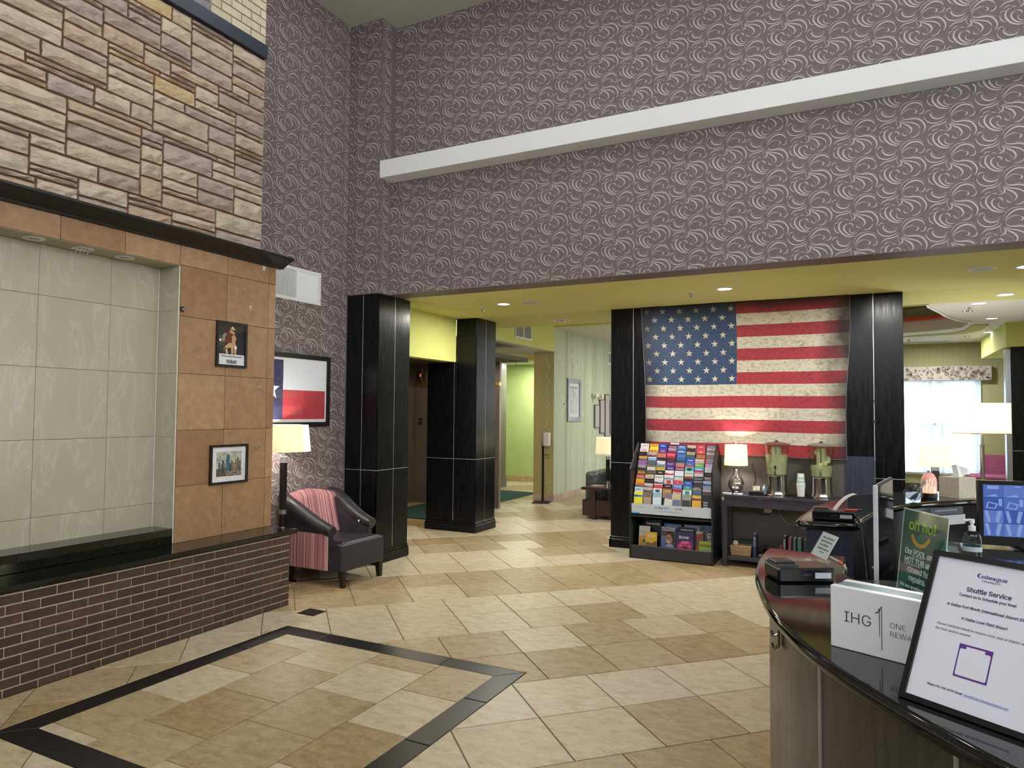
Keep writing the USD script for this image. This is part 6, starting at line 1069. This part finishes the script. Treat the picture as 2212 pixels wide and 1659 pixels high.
P('end_panel', bx(-.28, -.07, 3.80, 3.83, 0, ZD-.036), bl, fd, False, label='black end panel with a bluish reflection painted into its colour')  # black panel; the bluish light it reflects is put into the colour
P('inner_shelf', prism(Polygon([(-.05, 3.98), (.12, 4.5), (.5, 5.05), (1.2, 5.35), (1.7, 5.4), (1.7, 4.9), (1.0, 4.7), (.55, 4.3), (.28, 3.98)]), .70, .73), black_top, fd, False)
e2 = np.array([.9948, .10, 0]); f2 = terminal('black card terminal box with a curled receipt on the far desk ledge', (-.252, 3.838, ZD), e2, .196, .115)
rc = T('receipt', 'pale curled paper receipt rising from the far card terminal', 'paper', (-.15, 3.93, ZD+.047)); th = np.linspace(0, 1, 9); rv_ = [(-.165+.075*a+.02*a*a, 3.93+.03*a, ZD+.0475+.085*math.sin(a*1.4)) for a in th]
P('strip', TM([p for q in rv_ for p in (q, (q[0]+.02, q[1]-.035, q[2]))], [f for i in range(8) for f in ((2*i, 2*i+1, 2*i+3), (2*i, 2*i+3, 2*i+2))]), plain('receipt_pink', '#dfd3d2', .7), rc, True); P('print', cat_([text('----', .006, np.array(rv_[k])+np.array([.013, -.018, .001]), (.5, -.85, 0), (.7, .3, .64), .0003) for k in (2, 4, 6)]), plain('receipt_print', '#8c5a5a', .7), rc, False)
pn = T('pen', 'red capped pen lying on the far card terminal', 'pen', (-.08, 3.9, ZD+.047)); P('barrel', tube([(-.105, 3.89, ZD+.053), (-.05, 3.915, ZD+.053)], .006, 10, False), plain('pen_red', '#c0442c', .4), pn); P('cap', tube([(-.05, 3.915, ZD+.053), (-.03, 3.925, ZD+.053)], .0065, 10, False), black_plastic, pn)
cd = T('power_cord', 'thick black cord dropping from the far card terminal behind the desk', 'cord', (-.05, 3.87, ZD)); P('cable', tube([(-.06, 3.9, ZD+.02), (-.045, 3.82, ZD+.02), (-.03, 3.75, ZD-.03), (-.015, 3.66, .93), (-.005, 3.56, .78), (.0, 3.5, .55)], .007, 8), plain('cord_black', '#131315', .5), cd)
cr_ = random.Random(17)
for k in range(7):
    x0, y0 = -.06+.018*k, cr_.uniform(3.15, 3.45); pts = [(x0, y0, .012+.02*k)]
    for s_ in range(5): pts.append((min(.06, x0+cr_.uniform(-.05, .05)), y0+cr_.uniform(-.22, .18), .1+.12*s_+cr_.uniform(-.05, .05)+.02*k))
    t = T('tangled_cable', f'black cable in the tangle in the gap behind the desk end, {ORD[k] if k else "lowest"} layer', 'cord', (x0, y0, 0), 'tangled cables'); P('cable', tube(pts, .005, 7), plain('cord_black', '#131315', .5) if k % 3 else plain('cord_gray', '#5a5c62', .5), t)
# monitor seen almost edge on, its stand, clear holder
md = np.array([.073, .49, 0]); md /= np.linalg.norm(md); mn = np.array([md[1], -md[0], 0]); mo = np.array([.03, 3.30, .905])
mo_t = T('monitor', 'monitor turned almost edge on with a white bezel edge and reflecting screen', 'monitor', mo)
P('bezel', mapto(bx(0, .012, 0, .40, -.014, .004, .002), mo, md, ZF, mn), plain('bezel_white', '#c6c8d0', .35), mo_t, False); P('housing', mapto(bx(.012, .50, 0, .40, -.016, .0, .004), mo, md, ZF, mn), dark_plastic, mo_t, False); P('screen', mapto(bx(.014, .49, .01, .39, .0, .002), mo, md, ZF, mn), plain('screen_off', '#1a1c20', .04, .0, .9), mo_t, False)
P('stand', mapto(cat_([bx(.18, .30, -.1, .02, -.05, -.02), bx(.1, .4, -.12, -.1, -.1, .06)]), mo, md, ZF, mn), dark_plastic, mo_t, False)
kb = T('printer', 'dark grey office machine under the edge on monitor', 'printer', (.12, 3.4, 0)); P('body', bx(.085, .155, 3.05, 3.75, .30, .785, .01), plain('printer_gray', '#3c3d40', .5), kb, False); P('top_rail', bx(.086, .155, 3.052, 3.748, .785, .80, .003), plain('rail_gray', '#8f9095', .4), kb, False); P('pedestal', bx(.09, .15, 3.1, 3.7, 0, .30), black_plastic, kb, False)
ah = T('leaflet_holder', 'narrow clear acrylic leaflet holder on the far ledge', 'holder', (.06, 4.66, ZD)); P('back', bx(.03, .075, 4.68, 4.684, ZD+.0005, 1.325), pane_mat('clear_acrylic3', '#dfe4e0', .05), ah, False); P('pocket', bx(.03, .075, 4.655, 4.658, ZD+.0005, 1.2), pane_mat('clear_acrylic3', '#dfe4e0', .05), ah, False); P('foot', bx(.03, .075, 4.62, 4.684, ZD+.0005, ZD+.004), pane_mat('clear_acrylic3', '#dfe4e0', .05), ah, False)
# diffuser, tissue box, bag, hanging cards
df = T('aroma_diffuser', 'glowing pink aroma diffuser bottle on the far ledge', 'diffuser', (.345, 5.2, ZD)); P('base', lathe([(.044, ZD+.0005), (.047, ZD+.01), (.047, ZD+.03), (.04, ZD+.034)], .345, 5.2, 32), black_plastic, df)
glow = usdkit.material(stage, '/World/Looks/diffuser_glass', {'p': ('principled_bsdf', {'base_color': C('#c99a94'), 'roughness': .3, 'emission_color': C('#f2a07e'), 'emission_strength': .35})}, [], surface='p.BSDF')
P('glass_body', lathe([(.045, ZD+.034), (.046, ZD+.10), (.042, ZD+.13), (.028, ZD+.155), (.012, ZD+.163)], .345, 5.2, 36), glow, df); P('spout', hull([(.345+a*.012, 5.2+b*.012, ZD+.16) for a in (-1, 1) for b in (-1, 1)]+[(.345-.006, 5.2, ZD+.18), (.345+.004, 5.2, ZD+.175)]), plain('spout_pink', '#8c6a6c', .35), df, False)
fl_ = random.Random(2); P('flame_print', cat_([tube([(.345+.0462*math.sin(a), 5.2-.0462*math.cos(a), ZD+.038), (.345+.0466*math.sin(a+.05), 5.2-.0466*math.cos(a+.05), ZD+.05+h)], .0012, 5, False) for a, h in ((-.9, .03), (-.7, .055), (-.5, .035), (-.35, .07), (-.2, .05), (0, .08), (.15, .04), (.3, .065), (.5, .03), (.65, .05), (.8, .02))]), emit_mat('flame_glow', '#ffd0a0', 3.), df, False)
s45 = math.sqrt(.5); tb = T('tissue_box', 'square grey patterned tissue box with a tissue pulled up on the far ledge', 'tissue box', (.515, 5.36, ZD)); to = np.array([.513, 5.256, ZD+.0005]); tf = (to, (s45, s45, 0), (-s45, s45, 0), ZF)
cb = nz('tissue_card', [(.4, '#b3ac98'), (.55, '#c3bca9'), (.7, '#a9a28e')], 30, rough=.7, dist=2)
P('box', mapto(bx(0, .145, 0, .145, 0, .132, .001), *tf), cb, tb, False); P('seam', mapto(bx(.0, .0005, -.0006, .1, .074, .075), to, (-s45, s45, 0), (-s45, -s45, 0), ZF), plain('seam_tan', '#8f8876', .7), tb, False)
ttv = [(0, 0, .131), (.03, -.012, .131), (.05, .012, .131), (.02, .03, .131), (-.012, -.02, .205), (.012, -.03, .215), (.03, .0, .205), (.075, .01, .19), (.085, .02, .168), (.04, .035, .17), (0, .03, .19)]
P('tissue', TM([(to[0]+.0+x-.02, to[1]+.09+y, to[2]+z) for x, y, z in ttv], [(0, 1, 5), (0, 5, 4), (1, 2, 6), (1, 6, 5), (2, 8, 7), (2, 7, 6), (2, 3, 9), (2, 9, 8), (3, 0, 10), (3, 10, 9), (0, 4, 10)]), plain('tissue_white', '#e4e4e2', .8), tb, False)
bg = T('plastic_bag', 'crumpled clear plastic bag of utensils beside the diffuser', 'bag', (.245, 4.93, ZD)); sp_ = trimesh.creation.icosphere(3, 1.0); nv_ = sp_.vertices*(.75+.45*meshkit.fbm(sp_.vertices*2.6+3, 3)[:, None]); nv_ = nv_*np.array([.055, .06, .05]); nv_[:, 2] -= nv_[:, 2].min()
P('film', TM(nv_+np.array([.245, 4.95, ZD+.001]), sp_.faces), pane_mat('bag_film', '#cfd0d4', .12), bg, False); P('utensils', [tube([(.225+.01*k, 4.97, ZD+.012), (.255+.012*k, 4.93, ZD+.05+.012*k)], .004, 6, False) for k in range(4)], plain('utensil_gray', '#9a9ca0', .4), bg)
pw = T('paper_packet', 'grey folded packet leaning on the diffuser', 'packet', (.29, 5.12, ZD)); P('packet', mapto(bx(0, .03, 0, .075, 0, .012, .002), (.285, 5.12, ZD+.04), (.85, 0, .5), (-.35, .35, .85), None) if False else hull([(.275, 5.1, ZD+.055), (.29, 5.09, ZD+.05), (.325, 5.1, ZD+.115), (.31, 5.11, ZD+.12), (.29, 5.13, ZD+.055)]), plain('packet_gray', '#8f918f', .5), pw, False); P('fold', tube([(.283, 5.093, ZD+.053), (.318, 5.103, ZD+.117)], .0015, 5, False), plain('packet_edge', '#b5b7b5', .5), pw)
hc = np.array([.243, .292, 0]); hc /= np.linalg.norm(hc); hn = np.array([hc[1], -hc[0], 0])
for nm, lb, o, W, Z0, Z1, c_, tt in (('taped_card', 'dark navy card with white print taped under the far ledge', (.335, 4.985, 0), .30, .985, 1.03, '#1e2638', 'ADVANCED AND PRIDE WELCOME'), ('taped_card', 'pale grey card taped under the navy one at the far ledge', (.345, 4.975, 0), .30, .925, .984, '#a9abb2', '--- ---------')):
    t = T(nm, lb, 'card', (o[0], o[1], Z0)); P('card', mapto(bx(0, W, Z0, Z1, 0, .002), o, hc, ZF, hn), plain('card_'+c_[1:], c_, .5), t, False); P('print', text(tt, .009, (o[0]+hc[0]*.14+hn[0]*.0022, o[1]+hc[1]*.14+hn[1]*.0022, (Z0+Z1)/2), hc, ZF, .0004, fit=.2), plain('card_print', '#b9bcc4', .5), t, False)
# security monitor with its camera grid
ce = np.array([.985, .17, 0]); cn = np.cross(ce, ZF); co = np.array([.449, 3.837, 1.012]); CWd, CHt = .52, .292
cm = T('security_monitor', 'black monitor showing a blue grid of security camera views', 'monitor', co)
P('bezel', mapto(prism(sbox(0, 0, CWd, CHt).difference(sbox(.019, .04, CWd-.019, CHt-.018)), -.03, .0), co, ce, ZF, cn), plain('bezel_black', '#0b0b0d', .25), cm, False); P('back_shell', mapto(bx(.01, CWd-.01, .01, CHt-.01, -.06, -.03, .006), co, ce, ZF, cn), black_plastic, cm, False); P('stand', mapto(cat_([bx(.16, .36, -.011, .0, -.12, .06, .002), bx(.23, .29, -.01, .06, -.06, -.03)]), co, ce, ZF, cn), black_plastic, cm, False)
P('screen', mapto(bx(.019, CWd-.019, .04, CHt-.018, -.012, -.006), co, ce, ZF, cn), emit_mat('screen_line', '#1c2a60', .6), cm, False)
tones = [emit_mat(f'cctv_{i}', c_, k_) for i, (c_, k_) in enumerate((('#5b78c8', .85), ('#6b86d2', .85), ('#4a66b8', .8), ('#8ea6e2', .9)))]
cw_, ch_ = .0815, (CHt-.058)/4; gr = random.Random(8)
for j in range(4):
    for i in range(6):
        u0, v0 = .019+i*cw_, .04+(3-j)*ch_; u1, v1 = min(u0+cw_-.0012, CWd-.019), v0+ch_-.0012
        if u1 <= u0+.01: continue
        P('camera_view', mapto(bx(u0, u1, v0, v1, -.006, -.0055), co, ce, ZF, cn), tones[(i+j*2) % 3], cm, False)
        if j >= 2: g = unary_union([Polygon([(u0+.006, v1), (u0+.02, v1), (u0+.03, v0+.012), (u0+.026, v0+.002), (u0+.018, v0+.004)]), Polygon([(u1-.006, v1), (u1-.022, v1), (u1-.032, v0+.012), (u1-.026, v0+.002), (u1-.018, v0+.004)])])
        elif j == 1: g = unary_union([Polygon([(u0+.01, v0+.01), (u0+.05, v0+.006), (u0+.06, v0+.03), (u0+.02, v0+.04)]).difference(Polygon([(u0+.018, v0+.014), (u0+.046, v0+.011), (u0+.052, v0+.026), (u0+.024, v0+.034)])), sbox(u1-.018, v0+.02, u1-.004, v1-.004)])
        else: g = unary_union([sbox(u0+gr.uniform(.005, .06), v1-gr.uniform(.008, .02), u0+gr.uniform(.062, .078), v1-.004), Polygon([(u0+.01, v0+.004), (u0+.06, v0+.004), (u0+.05, v0+.016)])])
        P('camera_shape', mapto(prism(g.intersection(sbox(u0, v0, u1, v1)), -.0055, -.0051), co, ce, ZF, cn), tones[3], cm, False)
# bottle, phone, tape, paper
sn = T('sanitizer_bottle', 'clear pump bottle of hand sanitizer beside the security monitor', 'bottle', (.39, 3.585, 1.0)); X, Y = .385, 3.50
P('bottle', lathe([(.033, 1.0005), (.035, 1.008), (.035, 1.085), (.03, 1.105), (.013, 1.117), (.013, 1.122)], X, Y, 32), pane_mat('clear_bottle', '#e8eef0', .03), sn); P('gel', lathe([(.031, 1.003), (.032, 1.07)], X, Y, 28), pane_mat('clear_gel', '#cfdde2', .02), sn); P('pump', [cyl(X, Y, 1.118, 1.138, .0135, 18), cyl(X, Y, 1.138, 1.152, .006, 12), tube([(X+.008, Y, 1.16), (X-.005, Y, 1.162), (X-.03, Y, 1.158)], .0055, 8), cyl(X, Y, 1.15, 1.166, .010, 14)], plain('pump_white', '#dfe2e4', .35), sn); P('label', lathe([(.0353, 1.035), (.0353, 1.055)], X, Y, 32, False), plain('bottle_label', '#b4bcc2', .5), sn, True)
ph = T('desk_phone', 'black desk phone beside the pump bottle', 'phone', (.3, 3.5, 1.0)); P('base', hull([(.225, 3.42, 1.0005), (.36, 3.44, 1.0005), (.35, 3.58, 1.0005), (.215, 3.56, 1.0005), (.225, 3.43, 1.02), (.355, 3.45, 1.02), (.345, 3.57, 1.055), (.218, 3.55, 1.055)]), black_plastic, ph, False); P('handset', tube([(.235, 3.44, 1.045), (.24, 3.49, 1.068), (.235, 3.55, 1.08)], [.018, .012, .018], 12), plain('handset_black', '#1b1b1f', .25), ph); P('keypad', mapto(bx(0, .06, 0, .07, 0, .002), (.275, 3.45, 1.027), (.99, .1, 0), (-.07, .97, .23)), plain('keypad_gray', '#55585e', .5), ph, False)
tp = T('tape_roll', 'white ring of tape standing by the desk phone', 'tape', (.27, 3.40, 1.0)); P('ring', tube([(.27+.022*math.cos(a), 3.39, 1.026+.022*math.sin(a)) for a in np.linspace(0, 2*PI, 26)], .0045, 8), plain('tape_white', '#d5d6d8', .4), tp); P('core', tube([(.27+.016*math.cos(a), 3.39, 1.026+.016*math.sin(a)) for a in np.linspace(0, 2*PI, 22)], .002, 6), plain('tape_core', '#a9abb0', .5), tp)
pp = T('paper_sheet', 'white sheet of paper lying behind the framed notice', 'paper', (.26, 2.8, 1.0)); P('sheet', mapto(bx(0, .216, 0, .14, .0005, .0015), (.19, 2.78, 1.0), (.95, -.3, 0), (.3, .95, 0)), paper, pp, False); P('print', mapto(cat_([bx(.02, .18-.02*k, .02+.02*k, .024+.02*k, .0015, .0018) for k in range(5)]), (.19, 2.78, 1.0), (.95, -.3, 0), (.3, .95, 0)), plain('gray_ink2', '#6b6b74', .5), pp, False)
mg = T('stapler', 'dark curved stapler lying on the black counter', 'stapler', (.42, 3.15, 1.0)); P('arm', tube([(.34, 3.1, 1.012), (.4, 3.13, 1.03), (.46, 3.16, 1.02)], [.009, .013, .008], 10), black_plastic, mg); P('base', bx(.33, .47, 3.12, 3.145, 1.0005, 1.008, .002), dark_plastic, mg, False)

# ================================================================== DINING ROOM THINGS
dk = plain('dark_lamp_base', '#35302f', .35)
fl2 = T('floor_lamp', 'square cream shaded floor lamp with steel pole in the dining room', 'lamp', (1.11, 9.12, 0)); fu = np.array([.89, .455, 0]); fw_ = np.array([-.455, .89, 0])
P('base', lathe([(.14, 0), (.14, .02), (.03, .03)], 1.11, 9.12, 36), brushed, fl2); P('pole', [cyl(1.11, 9.12, .03, 1.28, .021), cyl(1.11, 9.12, 1.28, 1.42, .012)], brushed, fl2); P('pole_joint', cyl(1.11, 9.12, 1.275, 1.285, .026), chrome, fl2)
def boxshade(c, a, b, wt, wb, dt, db, z0, z1, th=.004):
    v = []
    for k, (w_, d_, z) in enumerate(((wb, db, z0), (wt, dt, z1), (wt-th*2, dt-th*2, z1), (wb-th*2, db-th*2, z0))): v += [np.array([c[0], c[1], z])+sx_*a*w_/2+sy_*b*d_/2 for sx_, sy_ in ((-1, -1), (1, -1), (1, 1), (-1, 1))]
    f = []
    for lv_ in range(4):
        for k in range(4): p, q = lv_*4+k, lv_*4+(k+1) % 4; r_, s_ = (p+4) % 16, (q+4) % 16; f += [(p, q, s_), (p, s_, r_)]
    return TM(v, f)
P('lamp_shade', boxshade((1.11, 9.12), fu, fw_, .44, .44, .30, .30, 1.405, 1.738), shade_mat('lamp_shade_cream', '#f4efdf'), fl2, False); P('shade_trim', boxshade((1.11, 9.12), fu, fw_, .446, .446, .306, .306, 1.402, 1.41), plain('shade_trim', '#b79c50', .6), fl2, False); bulb(fl2, 1.11, 9.12, 1.6, 40, .035, (1, .97, .90))
for k, (x, y, z1, zs0, zs1, rb, rt, lb, top_) in enumerate(((.655, 8.9, .70, 1.045, 1.262, .168, .148, 'cream shaded table lamp with dark square stem, the nearer of two', .70), (.80, 11.1, .62, 1.03, 1.27, .17, .15, 'cream shaded table lamp half hidden behind the nearer one', .62))):
    st = T('side_table', ('small dark side table under the nearer dining lamp', 'small dark side table under the farther dining lamp')[k], 'table', (x, y, 0)); P('tabletop', cyl(x, y, top_-.03, top_, .27, 32), dk, st); P('stem', cyl(x, y, .02, top_-.03, .03, 16), dk, st); P('foot', cyl(x, y, 0, .02, .2, 28), dk, st)
    t = T('table_lamp', lb, 'lamp', (x, y, top_)); P('stem', bx(x-.034, x+.034, y-.034, y+.034, top_, .995, .004), plain('lamp_brown', '#3a2c2a', .35), t, False); P('collar', bx(x-.033, x+.033, y-.033, y+.033, .995, 1.05, .004), plain('matte_silver', '#b9bcc0', .35, .8), t, False); P('lamp_shade', drum(x, y, zs0, zs1, rb, rt), shade_mat('lamp_shade_pale', '#ecebe0'), t, True); P('finial', cyl(x, y, 1.05, zs1+.015, .004, 8), chrome, t); bulb(t, x, y, 1.16, 9, .03, (1, .97, .92))
pkm = nz('rose_fabric', [(.3, '#8c4668'), (.7, '#a4587c')], 20, rough=.85)
pk = T('armless_chair', 'rose pink upholstered armless chair by the dining window', 'chair', (1.85, 13.3, 0)); P('backrest', hull([(1.60, 13.56, .62), (2.06, 13.56, .60), (2.02, 13.66, .965), (1.67, 13.66, .965), (1.62, 13.66, .60), (2.06, 13.68, .60), (2.02, 13.72, .955), (1.68, 13.72, .955)]), pkm, pk, False); P('seat', rbox(1.46, 2.08, 13.0, 13.62, .42, .66, .04), pkm, pk)
for x in (1.52, 2.02):
    for y in (13.06, 13.56): P('leg', cyl(x, y, 0, .43, .018, 10), dk, pk)
dkf = nz('dark_fabric', [(.3, '#2f2c2b'), (.7, '#423e3b')], 20, rough=.8)
for k, (x, y, lb) in enumerate(((.52, 9.75, 'dark dining chair with chrome frame, left of the glowing diffuser'), (.95, 10.3, 'dark dining chair behind the tissue box'))):
    t = T('dining_chair', lb, 'chair', (x, y, 0), 'dark dining chairs'); P('seat', rbox(x-.23, x+.23, y-.22, y+.22, .42, .48, .02), dkf, t); P('backrest', rbox(x-.225, x+.225, y-.25, y-.2, .52, .80, .02), dkf, t)
    for sx_ in (-1, 1): P('chrome_frame', tube([(x+sx_*.235, y+.2, .012), (x+sx_*.235, y-.2, .012), (x+sx_*.235, y-.22, .45), (x+sx_*.235, y-.235, .81), (x+sx_*.1, y-.24, .83)], .011, 8), chrome, t)
pf = T('framed_print', 'small black framed picture on the olive wall right of the floor lamp shade', 'picture', (1.98, 14.19, 1.5)); P('frame', mapto(prism(sbox(1.82, 1.35, 2.06, 1.72).difference(sbox(1.835, 1.365, 2.045, 1.705)), 0, .02), (0, 14.198, 0), XF, ZF), frame_black, pf, False); P('print', bx(1.835, 2.045, 14.185, 14.19, 1.365, 1.705), plain('pale_gray_print', '#b5bda2', .6), pf, False)

# ================================================================== DAYLIGHT SIDE OF THE LOBBY AND ADDED FILL LIGHTS OF THE LOW ROOMS
w = SX('wall_rear', 'rear wall of the lobby with tall window openings')
wr = plain('rear_wall_paint', '#9c958c', .7)
for a in ((-5.2, 7.2, 0, 3.2), (-5.2, 7.2, 5.2, 5.8), (-5.2, -4.2, 3.2, 5.2), (6.6, 7.2, 3.2, 5.2), (-1.6, -1.2, 3.2, 5.2), (2.4, 2.8, 3.2, 5.2)) : P('panel', bx(a[0], a[1], -5.2, -5.0, a[2], a[3]), wr, w, False)
w = SX('wall_right', 'right wall of the lobby with tall window openings')
for a in ((-5.0, 6.3, 0, 2.4), (-5.0, 6.3, 5.2, 5.8), (-5.0, -4.0, 2.4, 5.2), (5.2, 6.3, 2.4, 5.2), (.4, .8, 2.4, 5.2)): P('panel', bx(7.0, 7.2, a[0], a[1], a[2], a[3]), wr, w, False)
w = SX('wall_lounge_back', 'pale back wall of the lounge with a window opening')
for a in ((-5.4, -1.2, 0, .9), (-5.4, -1.2, 2.3, 3.2), (-5.4, -3.6, .9, 2.3), (-2.2, -1.2, .9, 2.3)): P('panel', bx(a[0], a[1], 15.2, 15.35, a[2], a[3]), lounge_paper, w, False)
fill_lamp('lounge_fill_light', -3.2, 13.2, 3.1, .3, 14, (.98, 1, 1)); fill_lamp('lounge_fill_light_001', -1.6, 10.6, 3.3, .3, 10, (.98, 1, 1))  # unseen lamps added to brighten the lounge
fill_lamp('passage_fill_light', -2.4, 6.9, 2.83, .1, 10, (1, .97, .9)); fill_lamp('passage_fill_light_001', .2, 6.9, 2.83, .1, 10, (1, .97, .9)); fill_lamp('dining_fill_light', 1.0, 13.0, 2.82, .15, 16, (1, .98, .95))  # hidden lamps added to lift the passage and the dining side
fill_lamp('hall_fill_light', -6.5, 13.7, 2.66, .15, 16, (1, 1, .92)); fill_lamp('hall_fill_light_001', -6.4, 10.6, 2.66, .12, 5, (1, .9, .75)); fill_lamp('passage_fill_light_002', -3.9, 7.6, 2.83, .1, 14, (1, .97, .9)); fill_lamp('lobby_fill_light', -6.0, 8.6, 2.40, .12, 8.0, (1, .85, .65))  # added lamps without fixtures for the hall, passage and elevator lobby
